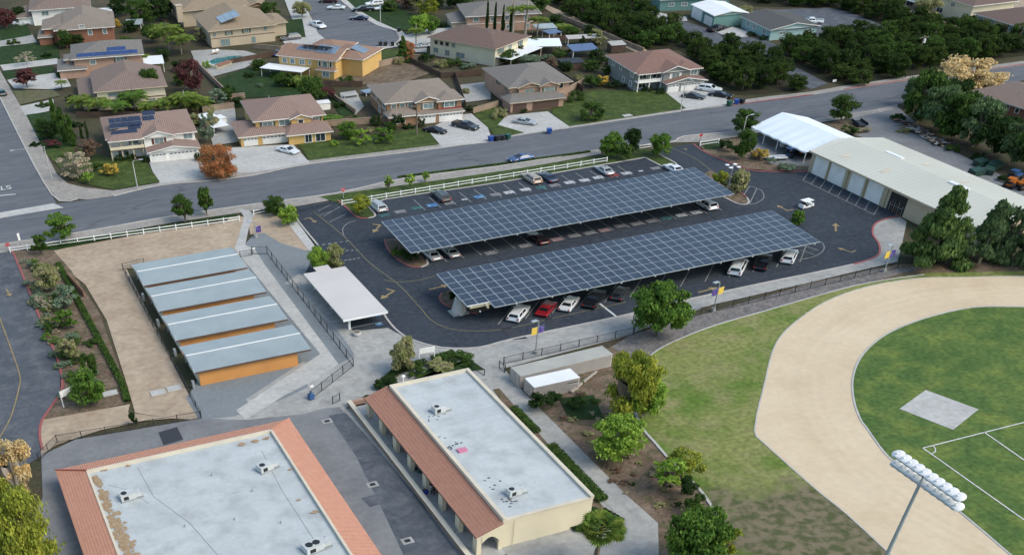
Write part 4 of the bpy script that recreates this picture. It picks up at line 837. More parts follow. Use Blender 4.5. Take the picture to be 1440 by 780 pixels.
 house(181.2,157.6,-86,'rust_wall','tile_rose',[(0,0,22,12,5.6,'hip',.38,.6)], [(0,'F',7.2,3.8,1.5,1.2,D_G),(0,'F',10.2,3.8,.7,1.1,D_G),(0,'F',5.6,1.4,2.2,1.4,D_G)], label='brick-red house with rose roof behind the tall trees at the right edge'),
]
# ---- farm buildings
house(174.6,252.4,-20,'teal_wall','tile_slate',[(0,0,17,9,3.9,'gx',.22,.4)], [(0,'F',2.2,1.5,1.2,1.1),(0,'F',5.4,1.5,1.3,1.1),(0,'F',12.4,1.9,1,1),(0,'F',15.2,1.9,1,1)], label='dark teal farm building at the very top beside the white-roofed barn', group='teal farm buildings', cat='building', name='farm_building', vents=0)
house(176.7,232.8,-8,'teal_wall','white_metal',[(0,0,8.4,11.8,3.9,'gy',.24,.3)], [], label='barn with white metal roof and white roll-up doors', group='teal farm buildings', cat='building', name='barn', vents=0,
  extra=lambda t: (MB().box(-.08,6,0,-.004,11.2,3.6,'white_metal').build('sliding_door', t), MB().box(-.06,.6,0,-.004,4.6,2.8,'trim_white').build('garage_door', t)))
house(181.1,217.2,-8,'teal_pale','tile_slate',[(0,0,11.6,13.4,3.4,'gy',.26,.5)], [(0,'F',2.2,1.5,1.6,.9),(0,'F',9,1.6,1.2,.8),(0,'L',2,1.2,1.4,1.3),(0,'L',6.8,1.2,1.2,1.3),(0,'L',9.6,1.2,1.2,1.3)], label='pale teal ranch building with slate roof beside the white pickup', group='teal farm buildings', cat='building', name='farm_building', vents=0)

# ---- school building, large flat roof with terracotta mansard
def mansard(t, out, inn, ze, zt, m='tile_terracotta', mats=None, sides='FRBL'):
    (x0,y0,x1,y1), (a0,b0,a1,b1) = out, inn
    Q = dict(F=[(x0,y0,ze),(x1,y0,ze),(a1,b0,zt),(a0,b0,zt)], R=[(x1,y0,ze),(x1,y1,ze),(a1,b1,zt),(a1,b0,zt)], B=[(x1,y1,ze),(x0,y1,ze),(a0,b1,zt),(a1,b1,zt)], L=[(x0,y1,ze),(x0,y0,ze),(a0,b0,zt),(a0,b1,zt)])
    for s in sides:
        b = MB(); slope_face(b, Q[s], m); p, q = Q[s][0], Q[s][1]
        b.face([(p[0],p[1],p[2]-.3),(q[0],q[1],q[2]-.3),q,p], 'trim_tan'); b.build('tile_roof', t)
def hvac(x, y, z, label, yaw=0, fans=1, s=1.0):
    s *= .85
    t = thing('air_conditioner', (x, y, z*ZS), yaw, label, 'air conditioner', 'rooftop air conditioners')
    b = MB(); b.box(-.9*s,-.6*s,.15,.9*s,.6*s,1.2,'unit_grey'); b.box(.92*s,-.45*s,.2,1.7*s,.45*s,.8,'unit_grey'); b.box(-1.0*s,-.7*s,0,1.8*s,.7*s,.14,'steel_grey'); b.build('housing', t)
    for k in range(fans):
        f = MB(); c = -.35*s+(k*.75*s); f.tube([(c,0,1.2),(c,0,1.28)], .36*s, 'black_iron', 14); f.build('fan', t)
    b = MB(); b.box(-.6*s,-.63*s,.3,.0,-.604*s,.95,'black_iron'); b.build('grille', t)
    b = MB(); b.tube([(1.2*s,.5*s,.1),(1.9*s,.8*s,.05),(2.0*s,1.3*s,.05)], .03, 'steel_grey', 5); b.tube([(-.8*s,.6*s,.1),(-1.1*s,1.1*s,.05)], .03, 'steel_grey', 5); b.build('pipe', t)
    return t
t = thing('school_building', (0,0,0), 0, 'large school building with pale flat roof edged in terracotta tile on every side', 'school building')
SB = t
MB().box(1.6,54,-.3,26.4,97.2,3.45,'cream_wall').build('wall', t)
mansard(t, (.9,53,27.1,98.1), (4.0,56,24.1,95.1), 3.35, 4.75)
b = MB(); b.box(4.0,56,3.6,24.1,95.1,4.25,'flat_roof'); b.build('flat_roof', t)
b = MB()
for q in ((3.85,55.9,4.1,95.3),(24.0,55.9,24.25,95.3),(4.1,95.05,24.0,95.3)): b.box(q[0],q[1],4.2,q[2],q[3],4.8,'parapet')
b.build('parapet', t)
b = MB(); b.bar((.9,98.1,3.42),(3.95,95.2,4.88),.18,.12,'tile_red_shaded'); b.bar((27.1,98.1,3.42),(24.15,95.2,4.88),.18,.12,'tile_terracotta'); b.build('hip_cap', t)
rs = random.Random(5); b = MB()
def blob(cx, cy, rx, ry, z, m, n=14):
    ph = [rs.uniform(.55,1.25) for _ in range(n)]
    b.face([(cx+rx*ph[i]*math.cos(6.283*i/n), cy+ry*ph[i]*math.sin(6.283*i/n), z) for i in range(n)], m)
for i in range(170):
    px, py = (lambda s: (130+s*66+rs.gauss(0,6)*(.4+s), 668+s*135+rs.gauss(0,3)))(rs.random())
    g = G(px, py, 4.26*ZS); 
    if g.x > 4.3: blob(g.x, g.y, rs.uniform(.1,.4), rs.uniform(.15,.6), 4.262+i*.0006, 'roof_stain')
for px, py, r in ((420,703,.28),(443,720,.5),(408,660,.3),(180,655,.3),(145,660,.5),(340,625,.5),(360,620,.5),(375,616,.4)): g = G(px, py, 4.26*ZS); blob(g.x, g.y, r, r*.7, 4.35+px*.00002, 'roof_stain')
b.build('roof_stain', t)
b = MB()
for i in range(26):
    cx, cy = rs.uniform(6,22), rs.uniform(72,94); wx, wy = rs.uniform(.5,1.2), rs.uniform(.3,.6)
    for q in ((cx-wx,cy-wy,cx+wx,cy-wy+.05),(cx-wx,cy+wy,cx+wx,cy+wy+.05),(cx-wx,cy-wy,cx-wx+.05,cy+wy),(cx+wx,cy-wy,cx+wx+.05,cy+wy)): b.face([(q[0],q[1],4.256),(q[2],q[1],4.256),(q[2],q[3],4.256),(q[0],q[3],4.256)], 'roof_seam')
mat('roof_seam', (.44,.47,.49), None, 1)
for q in (((9,94),(9.3,88),(11.5,82),(12.6,76),(13.4,70)), ((5.5,92),(7,90.5),(8.6,87)), ((22,92),(21.6,84),(21.8,74))): ribbon(b, [xy(*p) for p in q], .06, 4.262, 'asphalt_worn')
b.build('roof_seam', t)
g = G(180,700,4.3*ZS); hvac(g.x, g.y, 4.25, 'white rooftop unit near the brown stains on the large school roof', .1)
g = G(373,660,4.3*ZS); hvac(g.x, g.y, 4.25, 'white rooftop unit near the back right corner of the large school roof', .3)
g = G(440,772,4.3*ZS); hvac(g.x, g.y, 4.25, 'white rooftop unit with two fans at the bottom edge of the photo', .2, 2, 1.2)
for px, py in ((298,668),(232,640),(330,730),(395,735),(260,740),(355,690)):
    g = G(px, py, 4.3*ZS); v_ = MB(); v_.tube([(g.x,g.y,4.2),(g.x,g.y,4.75)], .07, 'steel_grey', 7); v_.build('roof_vent', SB)

# ---- second school building with arcade
t = thing('school_building', (0,0,0), 0, 'long cream school building with grey flat roof and terracotta-roofed arcade', 'school building')
MB().box(39.3,69.2,-.3,49.2,98.0,5.2,'cream_wall').build('wall', t)
MB().box(39.6,69.5,5.0,48.9,97.7,5.42,'flat_roof').build('flat_roof', t)
b = MB(); b.box(39.25,69.15,5.2,39.65,98.05,5.85,'parapet'); b.box(48.85,69.15,5.2,49.25,98.05,5.85,'parapet'); b.box(39.65,69.15,5.2,48.85,69.5,5.5,'parapet'); b.box(39.65,97.7,5.2,48.85,98.05,5.85,'parapet'); b.build('parapet', t)
b = MB(); slope_face(b, [(36.3,68.8,3.75),(39.2,68.8,5.25),(39.2,98.6,5.25),(36.3,98.6,3.75)], 'tile_orange_shaded'); b.build('tile_roof', t)
b = MB(); slope_face(b, [(36.4,98.6,3.75),(39.2,98.6,5.25),(45,98.6,5.3),(45,100.6,4.3),(36.4,100.6,3.7)], 'tile_orange_shaded') if False else None
b.face([(36.3,68.8,3.5),(36.3,98.6,3.5),(36.3,98.6,3.76),(36.3,68.8,3.76)], 'trim_brown'); b.face([(36.3,68.78,3.5),(39.2,68.78,4.9),(39.2,68.78,5.27),(36.3,68.78,3.77)], 'cream_wall'); b.build('fascia', t)
for k in range(8): MB().box(36.5, 69.0+k*4.1, -.2, 37.0, 69.9+k*4.1, 3.7, 'cream_wall').build('column', t)
b = MB()                                                            # arch at the near end
N = 8; top = [(37.0+1.85*(i/N), 68.95, 2.2+1.0*math.sin(math.pi*i/N)) for i in range(N+1)]
for i in range(N): b.face([top[i], top[i+1], (top[i+1][0],68.95,3.75+(top[i+1][0]-36.3)*.5), (top[i][0],68.95,3.75+(top[i][0]-36.3)*.5)], 'cream_wall')
b.box(38.85,68.95,0,39.3,69.3,4.6,'cream_wall'); b.build('arch', t)
b = MB(); b.face([(35.9,68,.1),(39.3,68,.1),(39.3,101,.1),(35.9,101,.1)], 'concrete_pale'); b.build('walkway', t)
b = MB(); 
for i in range(7):
    y0 = 71+i*4; b.box(39.22,y0,.1,39.28,y0+1,2.3,'trim_brown'); b.box(39.22,y0+1.5,1,39.28,y0+3,2.3,'dark_glass')
b.build('door', t)
b = MB(); b.bar((40.5,69.1,0),(40.5,69.1,5),.04,.03,'trim_tan'); b.build('downpipe', t)
t = thing('low_wall', (0,0,0), 0, 'low cream planter wall along the arcade of the long school building', 'wall')
b = MB(); b.box(35.3,66,-.1,35.75,101.6,.95,'block_wall'); b.box(35.25,66,.95,35.8,101.65,1.05,'parapet'); b.build('wall', t); b = MB(); b.box(35.8,101.2,-.1,38.6,101.6,1.0,'pink_wall'); b.build('return_wall', t)
for px, py, lb in ((617,578,'white rooftop unit near the middle of the long grey school roof'), (722,694,'white rooftop unit near the lower end of the long grey school roof')):
    g = G(px, py, 5.5*ZS); hvac(g.x, g.y, 5.42, lb, .1, 1, .9)
g = G(650,633,5.5*ZS); tag(MB().box(g.x-.5,g.y-.35,5.42*ZS,g.x+.5,g.y+.35,5.75*ZS,'pink_tarp').build('equipment_cover'), 'pink cover lying on the long grey school roof', 'cover')
rs = random.Random(9)
t = thing('roof_antenna', (*G(567,537,5.9*ZS).xy, 5.4*ZS), 0, 'small white roof antenna above the top corner of the arcade building', 'antenna'); b = MB(); b.tube([(0,0,0),(0,0,1.6)], .05, 'white_metal', 6); b.build('mast', t); MB().dome((0,0,1.7), .25, 'white_metal').build('dish', t)
for px, py, k in ((613,580,9),(637,630,16),(719,700,14),(697,683,6)):
    for i in range(0): pass
t = thing('roof_debris', (0,0,0), 0, 'dark scraps and pipes scattered round the units on the long grey school roof', 'debris'); b = MB()
for px, py, k in ((613,585,10),(632,628,18),(712,703,16),(692,682,7)):
    g = G(px, py, 5.45*ZS)
    for i in range(k): x_, y_ = g.x+rs.gauss(0,.8), g.y+rs.gauss(0,.7); b.box(x_, y_, 5.42, x_+rs.uniform(.08,.3), y_+rs.uniform(.06,.2), 5.5, 'asphalt_campus')
b.build('scraps', t)
# ---- four agricultural sheds with grey metal roofs
sy = [(140.4,148.3),(131.5,139.5),(122.3,130.0),(113.1,120.5)]
sl_ = ['farthest from the camera','second from the dirt lot','third, just behind the nearest one','nearest, orange wall in full view']
for i, (y0, y1) in enumerate(sy):
    t = thing('shed', (20.1, y0, 0), 0, 'open-front shed with grey ribbed roof and orange walls, '+sl_[i], 'shed', 'row of grey-roofed sheds')
    D_ = y1-y0; b = MB(); b.box(.5,.35,-.1,13.1,.55,3.05,'orange_wall'); b.build('wall', t)
    b = MB(); b.box(.5,.55,-.1,.7,D_-1,3.2,'cream_wall'); b.box(12.9,.55,-.1,13.1,D_-1,3.2,'orange_wall'); b.build('end_wall', t)
    b = MB(); yh = D_*.56
    for (ya, za, yb, zb) in ((0,3.35,yh,3.75),(yh,3.75,D_,3.35)):
        n = 49
        for k in range(n):
            xa = 14.8*k/n; xb = 14.8*(k+.72)/n; xc = 14.8*(k+1)/n
            b.face([(xa,ya,za),(xb,ya,za),(xb,yb,zb),(xa,yb,zb)], 'metal_roof'); b.face([(xb,ya,za+.05),(xc,ya,za+.05),(xc,yb,zb+.05),(xb,yb,zb+.05)], 'metal_roof')
            b.face([(xb,ya,za),(xb,ya,za+.05),(xb,yb,zb+.05),(xb,yb,zb)], 'metal_roof')
    b.box(0,-.02,3.0,14.8,.02,3.32,'trim_brown'); b.box(-.03,0,3.1,0,D_,3.4,'white_metal'); b.build('roof', t)
    b = MB(); b.box(0,yh-.1,3.78,14.8,yh+.1,3.86,'white_metal'); b.build('ridge_cap', t)
    for k in range(4): MB().box(.3+k*4.6, D_-.5, 0, .45+k*4.6, D_-.35, 3.3, 'steel_grey').build('post', t)
    MB().box(-.55,-.1,0,-.25,.5,1.5,'steel_grey').build('downpipe', t)
# ---- small white carport
t = thing('carport', (41.5,119.9,0), 0, 'flat white-roofed carport beside the blue-marked parking bays', 'carport')
b = MB(); b.box(0,-.6,2.85,6.2,15.4,3.1,'carport_roof'); b.box(2,15.4,2.9,4.2,17.0,3.05,'carport_roof'); b.build('roof', t)
b = MB(); b.box(-.03,-.63,2.7,6.23,-.6,3.12,'white_metal'); b.box(6.2,-.6,2.7,6.23,15.4,3.12,'white_metal'); b.build('fascia', t)
for k in range(3): MB().box(1.0,.3+k*6.8,0,1.3,.6+k*6.8,2.85,'white_metal').build('column', t)
# ---- solar canopies
def canopy(x0, x1, yn, yf, zn, zf, rows, cols, label, skip=0):
    t = thing('solar_canopy', (x0, yn, 0), 0, label, 'solar canopy', 'solar parking canopies', scale=(1,1,1))
    L_ = x1-x0; D_ = yf-yn
    def Z(v, o=0): return zn+(zf-zn)*v/D_+o
    rd = D_/rows; cw = L_/cols
    for j in range(rows):
        c0 = skip if j == 0 else 0; xa = c0*cw; ya, yb = j*rd, (j+1)*rd
        b = MB(); b.face([(xa,ya,Z(ya)),(L_,ya,Z(ya)),(L_,yb,Z(yb)),(xa,yb,Z(yb))], 'panel_frame'); b.face([(xa,ya,Z(ya,-.06)),(L_,ya,Z(ya,-.06)),(L_,yb,Z(yb,-.06)),(xa,yb,Z(yb,-.06))][::-1], 'steel_grey')
        if j == (0): b.face([(xa,ya,Z(ya,-.09)),(L_,ya,Z(ya,-.09)),(L_,ya,Z(ya)),(xa,ya,Z(ya))], 'galvanised')
        if j == 1 and skip: b.face([(0,ya,Z(ya,-.14)),(xa+skip*cw,ya,Z(ya,-.14)),(xa+skip*cw,ya,Z(ya)),(0,ya,Z(ya))], 'white_metal')
        b.face([(xa,yb,Z(yb,-.14)),(xa,ya,Z(ya,-.14)),(xa,ya,Z(ya)),(xa,yb,Z(yb))], 'white_metal'); b.face([(L_,ya,Z(ya,-.14)),(L_,yb,Z(yb,-.14)),(L_,yb,Z(yb)),(L_,ya,Z(ya))], 'white_metal')
        for i in range(c0, cols):
            for h_ in range(2):
                u0, u1 = (i+h_*.5)*cw+(.055 if h_ == 0 else .012), (i+.5+h_*.5)*cw-(.055 if h_ else .012); v0, v1 = ya+.05, yb-.05
                b.face([(u0,v0,Z(v0,.012)),(u1,v0,Z(v0,.012)),(u1,v1,Z(v1,.012)),(u0,v1,Z(v1,.012))], 'panel_blue')
        b.build('panel_row', t)
    for v in (.12, .38, .62, .88):
        b = MB(); b.box(.3, D_*v-.06, Z(D_*v,-.28), L_-.3, D_*v+.06, Z(D_*v,-.08), 'steel_tan'); b.build('beam', t)
    n = 7
    for k in range(n):
        u = 2.5+k*(L_-5)/(n-1); b = MB(); b.box(u-.12, .5, Z(D_/2,-.5), u+.12, D_-.5, Z(D_/2,-.28), 'steel_tan'); b.build('rafter', t)
        b = MB(); b.box(u-.16, D_*.5-.16, 0, u+.16, D_*.5+.16, Z(D_/2,-.45), 'white_metal'); b.build('column', t)
    b = MB(); 
    for k in range(11): b.box(1+k*(L_-2)/10, -.05, Z(0,-.24), 1.2+k*(L_-2)/10, .12, Z(0,-.1), 'galvanised')
    b.build('bracket', t)
    return t
canopy(57.5, 112.3, 134.4, 145.6, 2.3, 2.9, 6, 34, 'long solar canopy over the middle of the lot, the one nearer the houses')
canopy(57.2, 112.0, 113.5, 124.9, 2.3, 2.9, 7, 34, 'long solar canopy over the front parking row, the one nearer the school', skip=2)
# ---- maintenance warehouse
t = thing('warehouse', (134.4, 106.0, 0), 0, 'beige maintenance warehouse with four white roll-up doors and pale metal roof', 'warehouse')
Lw = 37.8; Wd = 14.4; eh = 5.2; rh = 6.8
b = MB(); b.box(0,0,-.2,Wd,Lw,eh,'tan_wall')
for yy in (0, Lw): b.face([(0,yy,eh),(Wd,yy,eh),(Wd/2,yy,rh-.1)], 'tan_wall')
b.build('wall', t)
b = MB()
for xa, za, xb, zb in ((-.5,eh-.05,Wd/2,rh),(Wd/2,rh,Wd+.5,eh-.05)):
    n = 40
    for k in range(n):
        ya = -.4+(Lw+.8)*k/n; yb = -.4+(Lw+.8)*(k+.9)/n; yc = -.4+(Lw+.8)*(k+1)/n
        b.face([(xa,ya,za),(xb,ya,zb),(xb,yb,zb),(xa,yb,za)], 'warehouse_roof'); b.face([(xa,yb,za+.03),(xb,yb,zb+.03),(xb,yc,zb+.03),(xa,yc,za+.03)], 'warehouse_roof')
b.box(-.55,-.4,eh-.4,-.5,Lw+.4,eh,'trim_tan'); b.build('roof', t)
def along(px, py): return G(px, py).y-106.0
for a, c in (((1143,243),(1160.3,252)),((1164.6,253.5),(1183,263.4)),((1191.4,267.3),(1209,276.3)),((1214.6,279),(1233.7,288.8))):
    y0, y1 = along(*c), along(*a); b = MB(); b.box(-.05,y0,0,-.004,y1,4.5,'sign_white')
    for k in range(1,9): b.box(-.055,y0,k*.5,-.051,y1,k*.5+.02,'parapet')
    b.build('garage_door', t)
for a in (1162, 1187, 1211.5, 1240):
    MB().box(-.2, along(a, 243+(a-1143)*.5)-.15, 0, -.02, along(a, 243+(a-1143)*.5)+.15, 5.0, 'steel_tan').build('downpipe', t)
b = MB(); b.box(-.04, along(1266,305), 0, -.003, along(1244,294), 4.3, 'black_iron'); b.build('bay_shade', t)  # flat black panel on the wall paints the shade inside the open bay
b = MB(); 
for k in range(7): yy = along(1266,305)+.3+k*.45; b.box(-.12, yy, 0, -.05, yy+.07, 2.2+.3*(k%3), 'rust_wall' if k%2 else 'steel_grey')
b.box(-.12,along(1266,305)+.3,1.5,-.05,along(1244,294)-.3,1.58,'steel_grey'); b.build('storage_rack', t)
for px, py in ((1257,221),(1347,265)):
    g = G(px, py, 3.5); sx, sy_ = g.x-134.4, g.y-106.0; b = MB(); zz = eh+(rh-eh)*(1-abs(sx-Wd/2)/(Wd/2)); b.box(sx-.35,sy_-1.9,zz-.2,sx+.35,sy_+1.9,zz+.22,'white_metal'); b.build('skylight', t)
for px, py in ((1190,218),(1246,240),(1303,232),(1357,258)):
    g = G(px, py, 3.4); sx, sy_ = g.x-134.4, g.y-106.0; zz = eh-.05+(rh-eh+.05)*(1-abs(sx-Wd/2)/(Wd/2+.5)); dz = -(rh-eh+.05)/(Wd/2+.5)*(1 if sx > Wd/2 else -1)
    b = MB(); b.face([(sx-.8,sy_-.5,zz-.8*dz*-1+.06) if False else (sx-.8,sy_-.5,zz-.8*dz+.06),(sx+.8,sy_-.5,zz+.8*dz+.06),(sx+.8,sy_+.5,zz+.8*dz+.06),(sx-.8,sy_+.5,zz-.8*dz+.06)], 'parapet'); b.build('roof_panel', t)
# ---- white tent
t = thing('tent', (0,0,0), 0, 'big white peaked tent roof between the road and the warehouse', 'tent')
A = [(1057,182,1.7),(1064,178,1.7),(1141,212,1.7),(1180,207,2.2),(1208,196,1.7),(1150,166,1.7)]
P0 = G(1057,182,1.75); P1 = G(1141,213,1.75); P2 = G(1210,197,1.75); P3 = G(1063,178,1.75)
x0 = 136.0; x1 = 148.4; y1 = 162.5; y0 = 147.0
b = MB(); n = 12; zr = 5.6; ze = 3.0
cx = (x0+x1)/2
for i in range(n):
    ya, yb = y0+(y1-y0)*i/n, y0+(y1-y0)*(i+1)/n
    sa = ze-.18*math.sin(math.pi*((i*2)%4)/4.0); sb = ze-.18*math.sin(math.pi*(((i+1)*2)%4)/4.0)
    b.face([(x0,ya,sa),(cx,ya,zr),(cx,yb,zr),(x0,yb,sb)][::-1], 'tent_fabric'); b.face([(cx,ya,zr),(x1,ya,ze),(x1,yb,ze),(cx,yb,zr)][::-1], 'tent_fabric')
    b.face([(x0,ya,sa-.35),(x0,yb,sb-.35),(x0,yb,sb),(x0,ya,sa)], 'tent_fabric')
b.face([(x0,y1,ze),(cx,y1,zr),(x1,y1,ze)], 'tent_fabric'); b.face([(x0,y0,ze),(x1,y0,ze),(cx,y0,zr)], 'tent_fabric'); b.build('canopy', t)
for i in range(5):
    for xx in (x0+.1, x1-.1):
        yy = y0+.2+(y1-y0-.4)*i/4; b = MB(); b.tube([(xx,yy,0),(xx,yy,ze)], .07, 'white_metal', 6); b.build('pole', t)
# ---- shipping containers
def container(x, y, L_, W_, h, yaw, label, roofm, text=False):
    t = thing('shipping_container', (x, y, 0), yaw, label, 'container', 'storage containers by the walkway')
    b = MB(); n = int(L_/.28)
    for yy, sg in ((0,-1),(W_,1)):
        for k in range(n):
            a = L_*k/n; c = L_*(k+.5)/n; e = L_*(k+1)/n; o = .06*sg
            b.face([(a,yy,.1),(c,yy,.1),(c,yy,h-.1),(a,yy,h-.1)], 'container_tan'); b.face([(c,yy-o,.1),(e,yy-o,.1),(e,yy-o,h-.1),(c,yy-o,h-.1)], 'container_tan'); b.face([(c,yy,.1),(c,yy-o,.1),(c,yy-o,h-.1),(c,yy,h-.1)], 'container_tan')
    for q in ((0,0,L_,.1),(0,W_-.1,L_,W_)): b.box(q[0],q[1]-.01,0,q[2],q[3]+.01,.12,'container_tan'); b.box(q[0],q[1]-.01,h-.12,q[2],q[3]+.01,h-.01,'container_tan')
    b.box(.05,.1,.1,L_-.05,W_-.1,h-.06,'container_tan')
    b.build('body', t); MB().box(0,0,h-.05,L_,W_,h+.02,roofm).build('roof', t)
    for s in (0,1):
        b = MB(); b.box(-.06,.08+s*(W_/2),.1,-.004,W_/2-.02+s*(W_/2-.06),h-.12,'container_tan'); 
        for k in (.3,.75): b.box(-.1,(k+s)*W_/2-.02,.15,-.06,(k+s)*W_/2+.02,h-.15,'steel_grey')
        b.build('door', t)
    if text: b = MB(); b.box(L_-1.7,-.07,h-.75,L_-.25,-.06,h-.6,'bin_black'); b.box(L_-1.7,-.072,h-.98,L_-.25,-.062,h-.9,'white_metal'); b.build('stripe', t)
container(55.7, 97.0, 12.9, 2.5, 2.6, 0.03, 'long grey-roofed tan container against the black fence', 'container_roof')
container(55.9, 93.9, 6.1, 2.5, 2.6, -.01, 'short container with bright white roof in front of the long one', 'white_metal', True)
# ================================================================ FENCES, POLES, SIGNS
def fence(pts, label, kind='iron', h=1.8, step=2.6, cat='fence'):
    P = toW(pts); o = P[0]; t = thing({'iron':'metal_fence','rail':'rail_fence','wood':'wood_fence','block':'block_wall','mesh':'mesh_fence'}[kind], (o.x, o.y, 0), 0, label, cat)
    Q = [p-o for p in P]; rails = MB(); pick = MB(); m = {'iron':'black_iron','mesh':'black_iron','rail':'white_metal','wood':'wood_fence','block':'block_wall'}[kind]
    for a, c in zip(Q, Q[1:]):
        d = c-a; L_ = d.length; n = max(1, round(L_/step)); u = d/L_
        if kind in ('wood', 'block'):
            w_ = .2 if kind == 'block' else .06
            rails.bar((a.x,a.y,h/2), (c.x,c.y,h/2), w_, h, m)
            if kind == 'block': rails.bar((a.x,a.y,h+.04), (c.x,c.y,h+.04), .28, .1, m)
            continue
        for i in range(n+(1 if c is Q[-1] else 0)):
            p = a+u*(L_*i/n); b = MB(); w_ = .07 if kind == 'rail' else .04; b.box(p.x-w_,p.y-w_,0,p.x+w_,p.y+w_,h+.06,m); b.build('post', t)
        if kind == 'rail':
            for zz in (.35*h, .85*h): rails.bar((a.x,a.y,zz), (c.x,c.y,zz), .05, .17, m)
        else:
            for zz in (.12, h-.08): rails.bar((a.x,a.y,zz), (c.x,c.y,zz), .045, .06, m)
            if kind == 'mesh': rails.bar((a.x,a.y,h*.5), (c.x,c.y,h*.5), .03, .03, m)
            k = int(L_/(.16 if kind == 'iron' else .3))
            for i in range(k):
                p = a+u*(L_*(i+.5)/k); q = u*.011; pick.face([(p.x-q.x,p.y-q.y,.12),(p.x+q.x,p.y+q.y,.12),(p.x+q.x,p.y+q.y,h-.05),(p.x-q.x,p.y-q.y,h-.05)], m)
    if kind in ('wood','block'): rails.build('panel', t)
    else:
        rails.build('rail', t)
        if pick.f: pick.build('pickets', t)
    return t
fence([(15,355),(337,311)], 'white two-rail fence along the dirt lot beside the road', 'rail', 1.35)
fence([(481,289),(853,228)], 'white two-rail fence along the grass strip north of the parking lot', 'rail', 1.35)
fence([(357,303),(381,298)], 'short white rail fence behind the dark green tree by the walk', 'rail', 1.35)
fence([(880,214),(917,208)], 'short white rail fence between the trees at the lot exit', 'rail', 1.35)
fence([(984,206),(1010,202)], 'short white rail fence at the right side of the lot exit', 'rail', 1.35)
fence([(203,372),(173,379),(283,586)], 'black fence along the left ends of the four sheds', 'mesh', 1.5)
fence([(338,362),(354,359)], 'short black gate between the first shed and the grey yard', 'iron', 1.5, cat='gate')
fence([(355,358),(376,357),(497,515),(437,562)], 'black iron fence between the shed yard and the carport', 'iron', 1.9)
fence([(468,568),(478,563)], 'small black fence stub near the arcade planter', 'iron', 1.6)
fence([(55,648),(81,622),(283,588)], 'black iron fence below the planter bed', 'iron', 1.6)
fence([(663,517),(681,528)], 'short black fence at the hedge corner of the arcade building', 'iron', 1.4)
fence([(702,517),(710,524),(708,512),(890,470)], 'black iron fence behind the two containers', 'iron', 1.6)
fence([(892,466),(890,452),(962,448),(1262,377)], 'long black fence between the lot sidewalk and the grey gravel', 'mesh', 1.7)
fence([(418,298),(475,285)], 'low black chain barrier across the lot entrance', 'iron', .5, 3, 'barrier')
for pts, lb, k, h in (
 ([(440,182),(462,178),(548,172),(552,160)], 'tan block wall between the yellow and brown houses', 'block', 1.7),
 ([(463,134),(500,160)], 'tan block wall beside the small side yard lawn', 'block', 1.2),
 ([(665,160),(700,150)], 'tan wall piece left of the pink house drive', 'block', 1.6),
 ([(790,135),(822,118)], 'pinkish block wall right of the pink house', 'block', 1.7),
 ([(820,130),(745,78)], 'dark board fence running back from the pink house', 'wood', 1.7),
 ([(510,100),(575,85),(592,86)], 'light block wall behind the bright yellow house', 'block', 1.8),
 ([(576,88),(620,110),(678,106)], 'dark board fence behind the cream house yard', 'wood', 1.7),
 ([(455,122),(510,122)], 'dark fence behind the brown house', 'wood', 1.7),
 ([(325,90),(395,78)], 'long retaining fence below the swimming pool', 'wood', 1.6),
 ([(276,92),(325,140),(345,138)], 'diagonal block wall down the slope from the pool', 'block', 1.5),
 ([(740,62),(820,55),(845,60)], 'dark garden fence behind the patio cover', 'wood', 1.6),
 ([(285,158),(330,152)], 'tan block wall behind the white storage yard', 'block', 1.6),
 ([(108,165),(200,165),(280,158)], 'board fence behind the white house', 'wood', 1.6),
 ([(785,25),(905,74)], 'grey wall along the back lane of the grove', 'block', 1.3),
 ([(1235,22),(1330,45),(1440,66)], 'low wall on the slope above the grove', 'block', 1.1),
 ([(640,108),(655,152)], 'dark side fence between the brown and pink houses', 'wood', 1.6),
 ([(355,68),(395,72),(410,66)], 'pinkish wall beside the driveway of the buff-roofed house', 'block', 1.4)):
    fence(pts, lb, k, h)
# red gate piece along the hedge
b = MB(); P0, P1 = G(97,393), G(119,418); b.bar((P0.x,P0.y,.45),(P1.x,P1.y,.45),.1,.9,'rust_wall'); tag(b.build('gate'), 'rusty red gate panel between the hedge and the dirt lot', 'gate')
